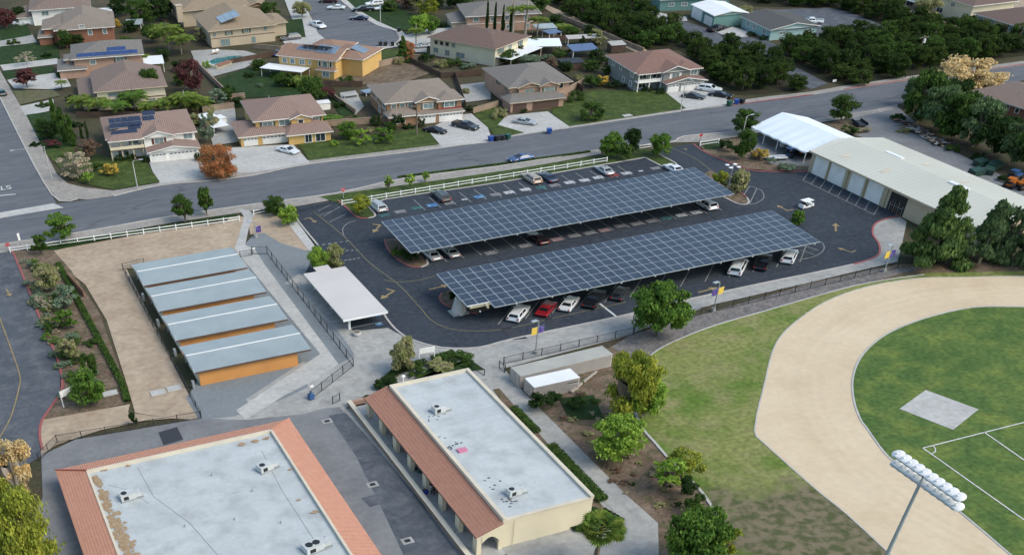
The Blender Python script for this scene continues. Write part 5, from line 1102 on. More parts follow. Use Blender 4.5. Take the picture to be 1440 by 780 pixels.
# ---- poles
def spole(bx, by, ty, label, kind='street', hx=0, ang=0, cat='street lamp', banners=None, group='street lamps'):
    g = G(bx, by); h = hgt(bx, by, ty); t = thing('street_lamp' if kind != 'utility' else 'utility_pole', (g.x, g.y, 0), ang, label, cat, group)
    b = MB()
    if kind == 'utility':
        b.tube([(0,0,0),(0,0,h)], [.19,.12], 'bark', 8); b.build('pole', t)
        b = MB(); b.box(-1.3,-.06,h-.7,1.3,.06,h-.55,'bark'); b.build('crossarm', t)
        for u in (-1.15,-.5,.5,1.15): MB().tube([(u,0,h-.55),(u,0,h-.35)], .05, 'steel_grey', 6).build('insulator', t)
        if hx: MB().tube([(.35,0,h-2.2),(.35,0,h-1.1)], .28, 'white_metal', 10).build('transformer', t)
        return t
    if kind == 'street':
        b.tube([(0,0,0),(0,0,h-.4),(.2,0,h)], [.11,.07,.06], 'concrete_pale', 8); b.build('pole', t)
        a = MB(); a.tube([(.15,0,h-.05),(hx,0,h+.12)], .045, 'steel_grey', 6); a.build('arm', t); l = MB(); l.box(hx-.1,-.13,h+.05,hx+.55,.13,h+.2,'galvanised'); l.build('lamp_head', t)
    elif kind == 'lot':
        b.tube([(0,0,0),(0,0,.7)], .3, 'concrete', 12); b.build('footing', t); b = MB(); b.tube([(0,0,.7),(0,0,h-.5),(-.12,0,h-.15),(-.4,0,h)], [.09,.075,.07,.07], 'steel_grey', 8); b.build('pole', t)
        l = MB(); l.box(-1.1,-.2,h-.12,-.3,.2,h+.05,'galvanised'); l.build('lamp_head', t)
        if banners:
            for s, m in banners:
                q = MB(); q.box(min(s*.12,s*.95),-.02,h-3.0,max(s*.12,s*.95),.02,h-1.5,m); q.bar((0,0,h-1.48),(s*1.0,0,h-1.48),.03,.03,'steel_grey'); q.build('banner', t)
    elif kind == 'quad':
        b.tube([(0,0,0),(0,0,h)], .09, 'steel_grey', 8); b.build('pole', t)
        for a_ in range(4):
            c, s = math.cos(a_*1.571+.6), math.sin(a_*1.571+.6); q = MB(); q.tube([(0,0,h-.1),(c*.6,s*.6,h)], .04, 'steel_grey', 5); q.dome((c*.95,s*.95,h-.05), .38, 'white_metal', 8, 3, .3); q.build('lamp_head', t)
    return t
spole(194,267,226, 'pale street lamp on the lawn in front of the white corner house', hx=1.2, ang=-.2)
spole(957,155,112, 'pale street lamp at the edge of the big lawn by the blue-grey house', hx=1.0, ang=-1.2)
spole(73,252,206, 'white street lamp with a very long arm at the side street corner', hx=-5.5, ang=0)
spole(535,32,-18, 'tall street lamp beside the upper cul-de-sac', hx=.8)
spole(1040,208,163, 'street lamp between the trees left of the white tent', hx=.9)
spole(586,190,146, 'brown wooden utility pole in front of the brown stucco house', 'utility', cat='utility pole', group='utility poles')
spole(1288,88,50, 'utility pole with white transformer rising from the grove', 'utility', hx=1, cat='utility pole', group='utility poles')
spole(753,497,449, 'lot lamp with yellow and purple banners behind the long container', 'lot', banners=((-1,'banner_gold'),(1,'banner_purple')), ang=.15)
spole(1003,437,395, 'lot lamp with banners beside the long black fence right of the round tree', 'lot', banners=((-1,'banner_purple'),(1,'banner_gold')), ang=.1)
spole(1243,382,343, 'lot lamp with banners beside the big pine-like tree', 'lot', banners=((-1,'banner_gold'),(1,'banner_purple')), ang=.1)
spole(360,334,310, 'short lamp post with a purple banner beside the walk to the sheds', 'lot', banners=((1,'banner_purple'),), ang=.1)
spole(1022,272,233, 'lamp post with four white heads above the yellow-green shrubs at the canopy end', 'quad')
# ---- stadium light: two crossarms of round floodlights
t = thing('stadium_light', (66.6, 48.6, 0), 0, 'tall grey stadium light mast with two rows of white round floodlights over the track', 'stadium light')
hh = 11.9/ZS; b = MB(); b.tube([(0,0,0),(0,0,hh)], [.24,.14], 'galvanised', 14); b.build('pole', t)
for zz, xx, n in ((hh-.2, .15, 9), (hh+1.1, .15, 9)):
    b = MB(); b.box(-.05,-3.9,zz-.08,.1,3.5,zz+.08,'galvanised'); b.build('crossarm', t)
    for i in range(10):
        y_ = -3.7+i*.77+(.25 if zz > hh else 0); b = MB(); ax = Vector((-.62,.12,1.0)).normalized(); c = Vector((xx+.35,y_,zz+.05)); b.dome(c, .58, 'sign_white', 14, 5, .5, axis=ax); b.tube([c+ax*.28, c+ax*.52], .1, 'white_metal', 8); b.build('floodlight', t)
b = MB(); b.box(-.05,-.06,hh-.3,.08,.06,hh+1.3,'galvanised'); b.build('bracket', t)
# ---- signs
def sign(bx, by, ty, label, body, m, w_, h_, text=None, tc='sign_white', ang=0, posts=1, zoff=None, size=.5, oct_=False, cat='sign', lines=None):
    g = G(bx, by); H_ = hgt(bx, by, ty); t = thing(body, (g.x, g.y, 0), ang, label, cat)
    for s in ((0,) if posts == 1 else (-w_/2, w_/2)): MB().box(s-.05,.0,0,s+.05,.1,H_,'white_metal' if posts == 2 else 'steel_grey').build('post', t)
    b = MB()
    if oct_:
        P = [(math.cos(R_(22.5+45*i))*w_/2, -.03, H_-h_/2+math.sin(R_(22.5+45*i))*w_/2) for i in range(8)]; Q = [(p[0],-.005,p[2]) for p in P]; b.face(P[::-1], m); b.face(Q, m)
        for i in range(8): b.face([P[i],P[(i+1)%8],Q[(i+1)%8],Q[i]], 'sign_white')
    else: b.box(-w_/2,-.04,H_-h_,w_/2,-.004,H_,m)
    p = b.build('panel', t)
    if text:
        me = text_mesh('lettering', text, size, tc); o = bpy.data.objects.new('lettering', me); C.objects.link(o); o.parent = p; o.location = (0,-.05,H_-h_/2); o.rotation_euler = (math.pi/2,0,0)
    return t
sign(13,352,341, 'red stop sign at the end of the campus driveway', 'stop_sign', 'sign_red', .9, .9, 'STOP', ang=.05, oct_=True, size=.3)
sign(483,279,264, 'red stop sign by the lot entrance on the grass strip', 'stop_sign', 'sign_red', .9, .9, 'STOP', ang=.1, oct_=True, size=.3)
sign(984,199,188, 'red stop sign at the lot exit', 'stop_sign', 'sign_red', .8, .8, None, ang=.1, oct_=True, size=.3)
sign(99,568,546, 'blank white sign board on two posts in the planter bed', 'sign_board', 'sign_white', 1.9, 1.3, ang=.5, posts=2)
sign(600,508,488, 'blank white sign board beside the hedge above the arcade building', 'sign_board', 'sign_white', 2.0, 1.2, ang=-.1, posts=2)
sign(31,350,328, 'narrow white road sign seen edge-on behind the white fence', 'road_sign', 'sign_white', .35, 1.7, ang=.4)
sign(440,560,541, 'small white notice on the end post of the iron fence', 'notice_board', 'sign_white', .45, .5, ang=.2)
sign(357,357,348, 'small white notice on the yard gate', 'notice_board', 'sign_white', .6, .45, ang=.1)
sign(1173,116,112, 'white round-cornered road sign at the grove driveway', 'road_sign', 'sign_white', .8, .7, ang=-.2)
# ================================================================ VEHICLES
def car_proto(kind, col, parts=True):
    """length along +x (nose), centred, real metres"""
    L_, W_, H_ = dict(sedan=(4.7,1.82,1.45), suv=(4.85,1.92,1.78), pickup=(5.6,1.98,1.85), van=(5.6,2.0,2.1), hatch=(4.3,1.8,1.55))[kind]
    h = L_/2; m = 'paint_'+col
    belt = dict(sedan=.93, suv=1.12, pickup=1.15, van=1.2, hatch=1.0)[kind]; hood = dict(sedan=.88, suv=1.08, pickup=1.12, van=1.15, hatch=.95)[kind]
    sec = [(-h,.45,.62,.93),(-h+.12,.3,belt-.08,.98),(-h*.6,.24,belt,1),(-h*.1,.22,belt,1),(h*.32,.22,belt,1),(h*.45,.22,hood,1),(h-.35,.26,hood-.12,.96),(h-.05,.34,hood-.28,.86),(h,.42,hood-.42,.8)]
    b = MB(); rings = []
    for x, z0, z1, wf in sec:
        w_ = W_/2*wf; R = [(x,-w_*.94,z0),(x,-w_,z0+.15),(x,-w_,z1-.22 if z1-z0 > .5 else z1-.1),(x,-w_*.9,z1),(x,w_*.9,z1),(x,w_,z1-.22 if z1-z0 > .5 else z1-.1),(x,w_,z0+.15),(x,w_*.94,z0)]
        k = len(b.v); b.v += R; rings.append(k)
    for i in range(len(rings)-1):
        for j in range(8):
            b.f.append([rings[i]+j, rings[i]+(j+1)%8, rings[i+1]+(j+1)%8, rings[i+1]+j]); b.m.append(b.mi(m)); b.uv.append(None)
    for k, q in ((rings[0],1),(rings[-1],-1)): b.f.append([k+j for j in range(8)][::q]); b.m.append(b.mi(m)); b.uv.append(None)
    # cabin: lower ring, upper ring
    cab = dict(sedan=(-h+.75,h*.42,-h+1.45,h*.02), suv=(-h+.1,h*.46,-h+.5,h*.14), pickup=(-h+1.95,h*.48,-h+2.15,h*.16), van=(-h+.06,h*.62,-h+.2,h*.38), hatch=(-h+.15,h*.44,-h+.75,h*.1))[kind]
    xb, xf, tb, tf = cab; wl, wt = W_/2*.9, W_/2*.7; zl, zt = belt-.02, H_-.05; zm = zl+.06
    lo = [(xb,-wl,zl),(xf,-wl,zl),(xf,wl,zl),(xb,wl,zl)]; up = [(tb,-wt,zt),(tf,-wt,zt),(tf,wt,zt),(tb,wt,zt)]
    rt_ = [(tb+.1,-wt*.9,H_),(tf-.12,-wt*.9,H_),(tf-.12,wt*.9,H_),(tb+.1,wt*.9,H_)]
    b.face(rt_, m)
    for i in range(4): b.face([up[i],up[(i+1)%4],rt_[(i+1)%4],rt_[i]], m)
    for i in range(4): b.face([lo[i],lo[(i+1)%4],up[(i+1)%4],up[i]], m)
    if kind == 'pickup':
        zb = belt+.01; b.box(-h+.08,-W_/2*.9,zb-.02,xb-.05,-W_/2*.9+.1,zb+.12,m); b.box(-h+.08,W_/2*.9-.1,zb-.02,xb-.05,W_/2*.9,zb+.12,m); b.box(-h+.04,-W_/2*.9,zb-.02,-h+.14,W_/2*.9,zb+.12,m)
    P = [('body', b)]
    g = MB()
    def pane(i0, i1, a, c, s0, s1, o=.012):
        A, B_, Cc, D = Vector(lo[i0]), Vector(lo[i1]), Vector(up[i1]), Vector(up[i0])
        def q(u, v): return (A.lerp(B_, u)).lerp(D.lerp(Cc, u), v)
        n = (B_-A).cross(D-A).normalized(); cen = Vector((0,0,zl)); 
        if n.dot(A.lerp(B_,.5)-cen) < 0: n = -n
        g.face([q(a,s0)+n*o, q(c,s0)+n*o, q(c,s1)+n*o, q(a,s1)+n*o], 'car_glass')
    pane(1,2,.06,.94,.08,.94); pane(3,0,.1,.9,.15,.85)
    for a, c in ((.08,.46),(.5,.88)): pane(0,1,a,c,.12,.86); pane(2,3,1-c,1-a,.12,.86)
    if kind == 'pickup': g.face([(-h+.16,-W_/2*.78,belt+.012),(xb-.08,-W_/2*.78,belt+.012),(xb-.08,W_/2*.78,belt+.012),(-h+.16,W_/2*.78,belt+.012)], 'car_glass')
    P.append(('window', g))
    wr = .36 if kind in ('suv','pickup','van') else .33; WH = []
    for sx in (-h*.6, h*.62):
        for sy_ in (-1, 1):
            y0 = sy_*(W_/2-.2); y1 = sy_*(W_/2+.015); w_ = MB(); w_.tube([(sx,y0,wr),(sx,y1,wr)], wr, 'tyre', 14); r_ = MB(); r_.tube([(sx,y1-.01*sy_,wr),(sx,y1+.012*sy_,wr)], wr*.62, 'rim', 10); WH.append((w_, r_))
    HL = []
    for s in (-1, 1):
        q = MB(); q.box(h-.2, s*W_/2*.62-.2, hood-.4, h-.02, s*W_/2*.62+.2, hood-.24, 'lamp_clear'); HL.append(('headlight', q))
        q = MB(); q.box(-h-.01, s*W_/2*.74-.13, belt-.35, -h+.12, s*W_/2*.74+.13, belt-.12, 'lamp_red'); HL.append(('tail_light', q))
    for s in (-1, 1): q = MB(); q.box(xf-.35, s*(W_/2+.02)-.1, belt-.02, xf-.18, s*(W_/2+.02)+.1, belt+.14, m); HL.append(('wing_mirror', q))
    if kind in ('suv', 'van'):
        q = MB(); [q.box(tb+.2, s*wt*.8-.03, H_, tf-.3, s*wt*.8+.03, H_+.05, 'steel_grey') for s in (-1,1)]; HL.append(('roof_rack', q))
    return P, WH, HL
CARM = {}
def car(cx, cy, ang, kind, col, label, group='parked cars', s=1.0, z=0.0, name=None, px=True):
    k = (kind, col)
    if k not in CARM:
        P, WH, HL = car_proto(kind, col); CARM[k] = ([(n, b.mesh(n)) for n, b in P], [(a.mesh('wheel'), c.mesh('rim')) for a, c in WH], [(n, b.mesh(n)) for n, b in HL])
    g = G(cx, cy+2) if px else xy(cx, cy); P, WH, HL = CARM[k]
    t = thing(name or dict(sedan='parked_car', suv='parked_suv', pickup='pickup_truck', van='parked_van', hatch='parked_car')[kind], (g.x, g.y, .03+z), ang, label, dict(pickup='pickup truck', van='van').get(kind, 'car'), group, scale=(s, s, ZS*s))
    def ch(n, me, par): o = bpy.data.objects.new(n, me); C.objects.link(o); o.parent = par; return o
    for n, me in P: ch(n, me, t)
    for a, c in WH: w_ = ch('wheel', a, t); ch('rim', c, w_)
    for n, me in HL: ch(n, me, t)
    return t
N_, S_ = math.pi/2, -math.pi/2
car(531,291,N_,'suv','silver','silver suv in the leftmost stall beside the small yellow-green island tree')
car(620,277,N_,'suv','charcoal','dark grey suv alone between painted stalls near the white fence')
car(747,252,N_,'suv','champagne','champagne suv left of a dark navy car near the white fence')
car(770,250,N_,'sedan','navy','dark navy sedan right of the champagne suv')
car(849,240,N_,'sedan','silver','silver sedan beside the red painted stall near the upper trees')
car(947,238,N_,'sedan','white','white sedan half hidden behind the far right corner of the upper canopy')
car(991,288,N_,'suv','white','white suv under the right end of the upper canopy')
car(606,358,N_,'sedan','white','white car under the left end of the upper canopy nearest the island')
car(632,354,N_,'sedan','silver','silver car second from the island under the upper canopy')
car(756,336,N_,'sedan','maroon','dark maroon car in the shade between the two canopies')
q = R_(43)
def carS(px, py, kind, col, label): car(px-3, py+6, q, kind, col, label)
carS(732,436,'suv','white','white suv leftmost in the angled front row'); carS(771,429,'sedan','red','red car in the angled front row'); carS(803,422,'sedan','white','white sedan right of the red car in the angled front row')
carS(838,416,'pickup','black','black pickup deep in the shade of the front canopy'); carS(874,408,'hatch','charcoal','dark hatchback beside the round green tree under the front canopy')
carS(1040,371,'van','white','white van in the angled front row'); carS(1075,364,'pickup','black','black pickup right of the white van'); carS(1112,356,'suv','white','white suv at the right end of the front canopy')
car(732,223,.05+math.pi,'sedan','blue','blue sedan driving on the main road above the upper trees', 'cars on the road')
car(405,212,R_(-60),'sedan','white','white sedan on the drive of the yellow house with the pink-brown roof', 'cars on house drives'); car(612,184,R_(-55),'sedan','black','black car on the drive below the brown stucco house', 'cars on house drives')
car(655,178,R_(-62),'pickup','charcoal','dark grey pickup on the drive below the brown stucco house', 'cars on house drives'); car(738,172,R_(-50),'sedan','silver','silver sedan on the drive below the brown garage doors', 'cars on house drives')
car(975,136,R_(-52),'sedan','charcoal','dark sedan on the drive of the blue-grey house', 'cars on house drives'); car(997,126,R_(-52),'suv','white','white suv beside the blue-grey house nearest the grove', 'cars on house drives'); car(1013,134,R_(-52),'sedan','black','black car nearest the trash bins by the blue-grey house', 'cars on house drives')
car(447,36,R_(-80),'pickup','white','white pickup parked on the upper cul-de-sac', 'cars on the cul-de-sac'); car(473,11,R_(150),'sedan','white','white car by the kerb at the top of the cul-de-sac', 'cars on the cul-de-sac'); car(505,26,R_(150),'sedan','navy','navy car by the kerb next to the cul-de-sac lawn', 'cars on the cul-de-sac')
car(511,14,R_(160),'pickup','black','black pickup on the far lawn drive by the tall street lamp', 'cars on the cul-de-sac'); car(527,6,R_(170),'suv','white','white suv on the far lawn drive behind the black pickup', 'cars on the cul-de-sac'); car(539,12,R_(170),'sedan','white','white car nearest the street lamp on the far lawn drive', 'cars on the cul-de-sac'); car(462,2,R_(150),'suv','maroon','maroon suv at the very top of the cul-de-sac', 'cars on the cul-de-sac')
car(409,54,R_(180),'suv','grey','grey suv on the drive behind the bright yellow house', 'cars on house drives'); car(594,65,R_(170),'sedan','silver','silver car beside the cream house with the brown roof', 'cars on house drives')
car(392,75,R_(60),'sedan','blue','blue car tucked behind the dark fence left of the bright yellow house', 'cars on house drives'); car(1008,41,R_(15),'pickup','black','black pickup in front of the white-doored barn', 'cars at the farm'); car(1140,31,R_(150),'pickup','white','white pickup on the big asphalt lot by the pale teal building', 'cars at the farm')
car(1,131,R_(100),'hatch','darkteal','dark teal car cut off at the left edge of the photo', 'cars on the side street'); car(32,33,R_(-20),'sedan','white','white car on the drive at the far upper left', 'cars on house drives'); car(1275,4,R_(100),'pickup','black','black pickup at the top edge above the grove', 'cars on house drives'); car(1355,25,R_(170),'sedan','darkteal','small covered boat-like car beside the long cream house','cars on house drives')
# golf cart
g = G(1133,292); t = thing('golf_cart', (g.x, g.y, .03), .1, 'white golf cart parked on the lot in front of the warehouse', 'golf cart')
b = MB(); b.box(-1.15,-.55,.25,1.1,.55,.62,'sign_white'); b.box(.55,-.5,.6,1.1,.5,.95,'sign_white'); b.box(-1.15,-.55,.6,-.7,.55,.95,'sign_white'); b.build('body', t)
b = MB(); b.box(-.55,-.5,.62,0,.5,.85,'cloth_black'); b.box(-.65,-.5,.85,-.5,.5,1.25,'cloth_black'); b.build('seat', t)
b = MB(); b.box(-1.0,-.62,1.82,.75,.62,1.9,'sign_white'); b.build('canopy', t)
for xx in (-.9,.65):
    for yy in (-.5,.5): MB().bar((xx,yy,.6),(xx,yy,1.84),.04,.04,'black_iron').build('post', t)
for xx in (-.75,.75):
    for yy in (-.55,.45): MB().tube([(xx,yy,.23),(xx,yy+.1,.23)], .23, 'tyre', 12).build('wheel', t)
# yard machines, dumpsters, bins
for px, py, a, lb in ((1378,233,.1,'dark green dumpster nearest the tree line in the works yard'),(1398,236,.3,'dark green dumpster farthest right in the cluster'),(1372,246,.0,'dark green dumpster nearest the warehouse roof'),(1390,244,.6,'dark green dumpster in the middle of the cluster')):
    g = G(px, py); t = thing('dumpster', (g.x, g.y, 0), a, lb, 'dumpster', 'green dumpsters in the works yard'); b = MB(); b.box(-1.1,-.8,.15,1.1,.8,1.3,'dumpster_green'); b.face([(-1.1,-.8,1.3),(1.1,-.8,1.3),(1.0,.8,1.65),(-1.0,.8,1.65)], 'dumpster_green'); b.face([(-1.1,-.8,1.3),(-1.0,.8,1.65),(-1.1,.8,1.3)], 'dumpster_green'); b.face([(1.1,-.8,1.3),(1.1,.8,1.3),(1.0,.8,1.65)], 'dumpster_green'); b.build('body', t)
    b = MB(); b.box(-1.12,-.85,1.28,1.12,-.78,1.36,'black_iron'); b.box(-1.25,-.2,.7,-1.1,.2,.9,'black_iron'); b.box(1.1,-.2,.7,1.25,.2,.9,'black_iron'); b.build('lift_bar', t)
def machine(px, py, m, lb, a=0):
    g = G(px, py); t = thing('tractor', (g.x, g.y, 0), a, lb, 'tractor', 'yard tractors'); b = MB(); b.box(-.3,-.45,.6,1.6,.45,1.25,m); b.box(-.9,-.5,.6,-.3,.5,1.0,m); b.build('body', t)
    MB().box(-.8,-.3,1.0,-.35,.3,1.5,'cloth_black').build('seat', t); MB().box(-.95,-.6,2.3,.3,.6,2.4,m).build('canopy', t)
    for yy in (-.5,.5): MB().bar((-.85,yy,1),(-.85,yy,2.3),.06,.06,'black_iron').build('roll_bar', t)
    for xx, r in ((-.6,.65),(1.25,.4)):
        for s in (-1,1): MB().tube([(xx,s*.5,r),(xx,s*.85,r)], r, 'tyre', 14).build('wheel', t)
    MB().tube([(1.2,.2,1.25),(1.2,.2,1.9)], .05, 'black_iron', 6).build('exhaust', t)
machine(1420,263,'machine_orange','orange tractor at the right end of the works yard',.4); machine(1437,266,'machine_orange','orange tractor cut off by the right photo edge',1.2); machine(1425,252,'machine_blue','dark blue tractor behind the orange one in the works yard',.2)
machine(1110,220,'machine_blue','blue tractor under the front edge of the white tent',.5); machine(1126,217,'machine_orange','orange tractor under the corner of the white tent beside the blue one',1.0)
t = thing('utility_trailer', (*G(1090,224).xy,0), -.3, 'flat trailer carrying striped blue boards in front of the tent', 'trailer'); b = MB(); b.box(-1.9,-.9,.5,1.9,.9,.62,'steel_grey'); b.build('bed', t)
for i in range(6): MB().box(-1.8,-.85+i*.29,.63,1.8,-.65+i*.29,.8,'panel_sky' if i%2 else 'sign_white').build('board', t)
for s in (-1,1): MB().tube([(0,s*.85,.33),(0,s*1.05,.33)], .33, 'tyre', 12).build('wheel', t)
MB().bar((1.9,0,.5),(3.0,0,.45),.08,.08,'steel_grey').build('tow_bar', t)
t = thing('cabinet', (*G(1105,206).xy,0), -.5, 'white box cabinet standing under the tent edge', 'cabinet'); MB().box(-1,-.6,.1,1,.6,1.9,'white_metal').build('body', t); MB().box(-.5,-.66,.3,.5,-.61,1.6,'steel_grey').build('door', t)
b = MB(); rs = random.Random(4)
t = thing('timber_pile', (*G(1290,187).xy,0), 0, 'messy pile of planks and pallets along the works yard fence', 'timber pile', scale=(1,1,ZS))
for i in range(60):
    s = rs.random(); p = G(1262+s*62, 171+s*34)-G(1290,187); a = rs.uniform(0,3.1); L_ = rs.uniform(.5,1.5); z_ = rs.uniform(.1,.8); p += Vector((rs.gauss(0,.5), rs.gauss(0,.5), 0)); b.bar((p.x-math.cos(a)*L_, p.y-math.sin(a)*L_, z_),(p.x+math.cos(a)*L_, p.y+math.sin(a)*L_, z_+rs.uniform(-.2,.3)), rs.uniform(.1,.7), .12, rs.choice(['timber','timber','wood_fence','rust_wall','container_tan','asphalt_worn','tyre']))
b.build('planks', t)
t = thing('flatbed_trailer', (*G(1208,176).xy,0), 1.3, 'small grey dump trailer on the works yard entrance beside the tree', 'trailer'); MB().box(-1.6,-.9,.5,1.6,.9,.62,'asphalt_lot').build('bed', t); b = MB(); b.box(-1.6,-.9,.6,1.6,-.8,1.2,'asphalt_lot'); b.box(-1.6,.8,.6,1.6,.9,1.2,'asphalt_lot'); b.build('side', t); [MB().tube([(0,s*.85,.33),(0,s*1.05,.33)], .33, 'tyre', 12).build('wheel', t) for s in (-1,1)]
def bin_(px, py, m, lb, grp='wheeled trash bins at the kerb'):
    g = G(px, py); t = thing('trash_bin', (g.x, g.y, .04), rs.uniform(-.4,.4), lb, 'trash bin', grp, scale=(1.25,1.25,ZS*1.25)); b = MB()
    lo = [(-.26,-.28,.08),(.26,-.28,.08),(.26,.28,.08),(-.26,.28,.08)]; up = [(-.33,-.37,1.0),(.33,-.37,1.0),(.33,.37,1.0),(-.33,.37,1.0)]
    for i in range(4): b.face([lo[i],lo[(i+1)%4],up[(i+1)%4],up[i]], m)
    b.face(lo[::-1], m); b.build('body', t); b = MB(); b.box(-.35,-.4,1.0,.35,.4,1.07,m); b.build('lid', t)
    for s in (-1,1): MB().tube([(s*.27,.3,.1),(s*.33,.3,.1)], .1, 'tyre', 8).build('wheel', t)
for px, py, m, lb in ((690,199,'bin_blue','blue trash bin at the left end of the kerb row of four'),(698,198,'bin_black','black trash bin between the blue and the green one below the pink house'),(706,197,'bin_black','black trash bin second from the right in the kerb row'),(714,196,'bin_green','green trash bin at the right end of the kerb row'),(772,188,'bin_blue','single blue trash bin at the foot of the pink house drive'),(1025,149,'bin_green','green trash bin at the kerb by the blue-grey house'),(1035,147,'bin_blue','blue trash bin at the kerb by the blue-grey house'),(1043,146,'bin_black','black trash bin at the kerb by the blue-grey house'),(535,65,'bin_black','left black bin on the cul-de-sac'),(542,65,'bin_black','middle black bin on the cul-de-sac'),(552,65,'bin_black','right black bin on the cul-de-sac'),(561,45,'bin_black','single black bin on the far cul-de-sac sidewalk')):
    bin_(px, py, m, lb)
t = thing('stone_planter', (*G(502,471).xy,.02), 0, 'white round concrete planter beside the blue-marked bays', 'planter'); MB().tube([(0,0,0),(0,0,.35),(0,0,.7)], [.5,.62,.55], 'concrete_pale', 16).build('pot', t); MB().tube([(0,0,.7),(0,0,.72)], .42, 'bark', 14).build('soil', t)
t = thing('mailbox', (*G(440,560).xy,.02), .3, 'blue and black drop boxes at the end of the iron fence', 'mailbox'); MB().box(-.55,-.3,.1,.05,.3,1.15,'machine_blue').build('box', t); MB().dome((-.25,0,1.15), .3, 'machine_blue', 10, 4, .7).build('hood', t)
for px, py, lb in ((155,553,'pale concrete utility lid on the dirt lot'),(222,552,'grey concrete utility box beside the lower lid'),(245,546,'white concrete slab with a box on the dirt lot'),(882,163,'pale concrete slab on the big front lawn')):
    g = G(px, py); tag(MB().box(g.x-.9,g.y-.6,-.02,g.x+.9,g.y+.6,.1,'concrete_pale').build('utility_slab'), lb, 'utility slab')
for px, py in ((460,592),(524,681),(573,760)):
    g = G(px, py); t = thing('storm_drain', (g.x, g.y, .03), 0, {460:'small storm drain nearest the fence stub',524:'small storm drain beside the square asphalt patch',573:'small storm drain at the bottom of the campus lane'}[px], 'storm drain'); MB().box(-.6,-.5,0,.6,.5,.02,'concrete').build('frame', t); MB().box(-.3,-.25,.021,.3,.25,.04,'black_iron').build('grate', t)
# log lying by the yellow tree
p0, p1 = G(802,553), G(838,526); t = thing('log', (p0.x, p0.y, 0), 0, 'bare fallen log between the short container and the yellow tree', 'log'); MB().tube([(0,0,.3),((p1-p0).x*.5,(p1-p0).y*.5,.5),((p1-p0).x,(p1-p0).y,.6)], [.28,.22,.18], 'bark_pale', 9).build('trunk', t)
# pool and loungers
PL = spline(toW([(292,92),(300,84),(316,81),(335,79),(346,82),(343,86),(325,90),(308,95)]), 4, True)
sheet('pool', PL, .06, 'pool_water')
t = thing('pool_wall', (0,0,0), 0, 'cream retaining wall with tiled spillway below the swimming pool', 'wall'); b = MB(); a, c, d = G(293,95), G(306,98), G(325,91); b.bar((a.x,a.y,.1),(c.x,c.y,.1),.4,2.2,'cream_wall'); b.bar((c.x,c.y,.1),(d.x,d.y,.1),.4,2.2,'cream_wall'); b.build('wall', t); b = MB(); b.bar((c.x,c.y,1.25),(d.x,d.y,1.25),1.6,.1,'rust_wall'); b.build('spillway', t)
for px, py, lb in ((300,76,'left sun lounger on the pool deck'),(305,75,'right sun lounger on the pool deck')):
    g = G(px, py); t = thing('sun_lounger', (g.x, g.y, .05), -.5, lb, 'sun lounger', 'loungers by the pool'); MB().box(-.35,-1.1,.3,.35,.5,.4,'timber').build('seat', t); b = MB(); b.face([(-.35,.5,.4),(.35,.5,.4),(.35,1.0,.9),(-.35,1.0,.9)], 'sign_white'); b.build('backrest', t)
    for s in (-.3,.3):
        for y_ in (-1,.4): MB().box(s-.03,y_,0,s+.03,y_+.06,.3,'black_iron').build('leg', t)
# white sheds, covers and garden structures between the houses
def cover(px, py, w_, d_, h, m, lb, a=0, nm='patio_cover', cat='patio cover', tilt=.2, walls=None):
    g = G(px, py); t = thing(nm, (g.x, g.y, 0), a, lb, cat); b = MB(); b.face([(-w_/2,-d_/2,h),(w_/2,-d_/2,h),(w_/2,d_/2,h+tilt),(-w_/2,d_/2,h+tilt)], m); b.face([(-w_/2,-d_/2,h-.12),(w_/2,-d_/2,h-.12),(w_/2,d_/2,h+tilt-.12),(-w_/2,d_/2,h+tilt-.12)][::-1], m); b.face([(-w_/2,-d_/2,h-.12),(w_/2,-d_/2,h-.12),(w_/2,-d_/2,h),(-w_/2,-d_/2,h)], m); b.build('roof', t)
    if walls: MB().box(-w_/2+.1,-d_/2+.1,0,w_/2-.1,d_/2-.1,h-.13,walls).build('wall', t)
    else:
        for sx in (-1,1):
            for sy_ in (-1,1): MB().box(sx*(w_/2-.2)-.06,sy_*(d_/2-.2)-.06,0,sx*(w_/2-.2)+.06,sy_*(d_/2-.2)+.06,h-.12 if sy_ < 0 else h+tilt-.12,'trim_white').build('post', t)
cover(190,42,4,5,2.6,'metal_roof','small metal cover between the trees behind the tan-roofed house',-.3)
cover(455,153,2.6,2.0,2.0,'white_metal','small white shed roof behind the yellow house',-.1,'garden_shed','shed',.1,'white_wall')
cover(300,180,3.2,9,2.2,'white_metal','white storage covers between the white and yellow houses',.1)
cover(308,172,2.4,2.4,1.4,'white_metal','low white shed behind the storage yard',.3,'garden_shed','shed',.1,'white_wall')
cover(775,57,3.6,3.2,2.8,'panel_vivid','bright blue awning behind the garden fence',.1,'awning','awning')
cover(765,48,5,4,2.5,'metal_roof','grey corrugated cover beside the blue awning',-.2)
cover(820,62,8,3,2.3,'container_tan','long tan lean-to along the back lane wall',-.3)
cover(818,78,6,5,2.4,'panel_vivid','dark blue garden pavilion behind the pink house',-.2,'pavilion','pavilion',.3)
cover(802,95,5,3.5,2.0,'asphalt_lot','dark flat-roofed hut in the garden behind the pink house',-.2,'garden_hut','hut',.2,'wood_fence')
cover(762,72,8,6,2.6,'tent_fabric','white shade cloth with dark stripes beside the cream house',-.4,'shade_cloth','shade cloth',.3)
cover(866,72,3.5,3,2.4,'container_roof','small grey shed roof at the end of the garden by the grove',-.2,'garden_shed','shed',.3,'wood_fence')
cover(517,133,2.2,2.2,1.0,'panel_sky','small blue covered play table on the patio of the brown house',.2,'play_table','play table',.1)
cover(493,137,3.2,1.2,.8,'container_roof','long patio table with benches behind the brown house',0,'patio_table','table',.0)
cover(1330,20,9,2.6,2.2,'galvanised','long grey covered trailer beside the cream house at the top',-1.6,'covered_trailer','trailer',.1,'steel_grey')
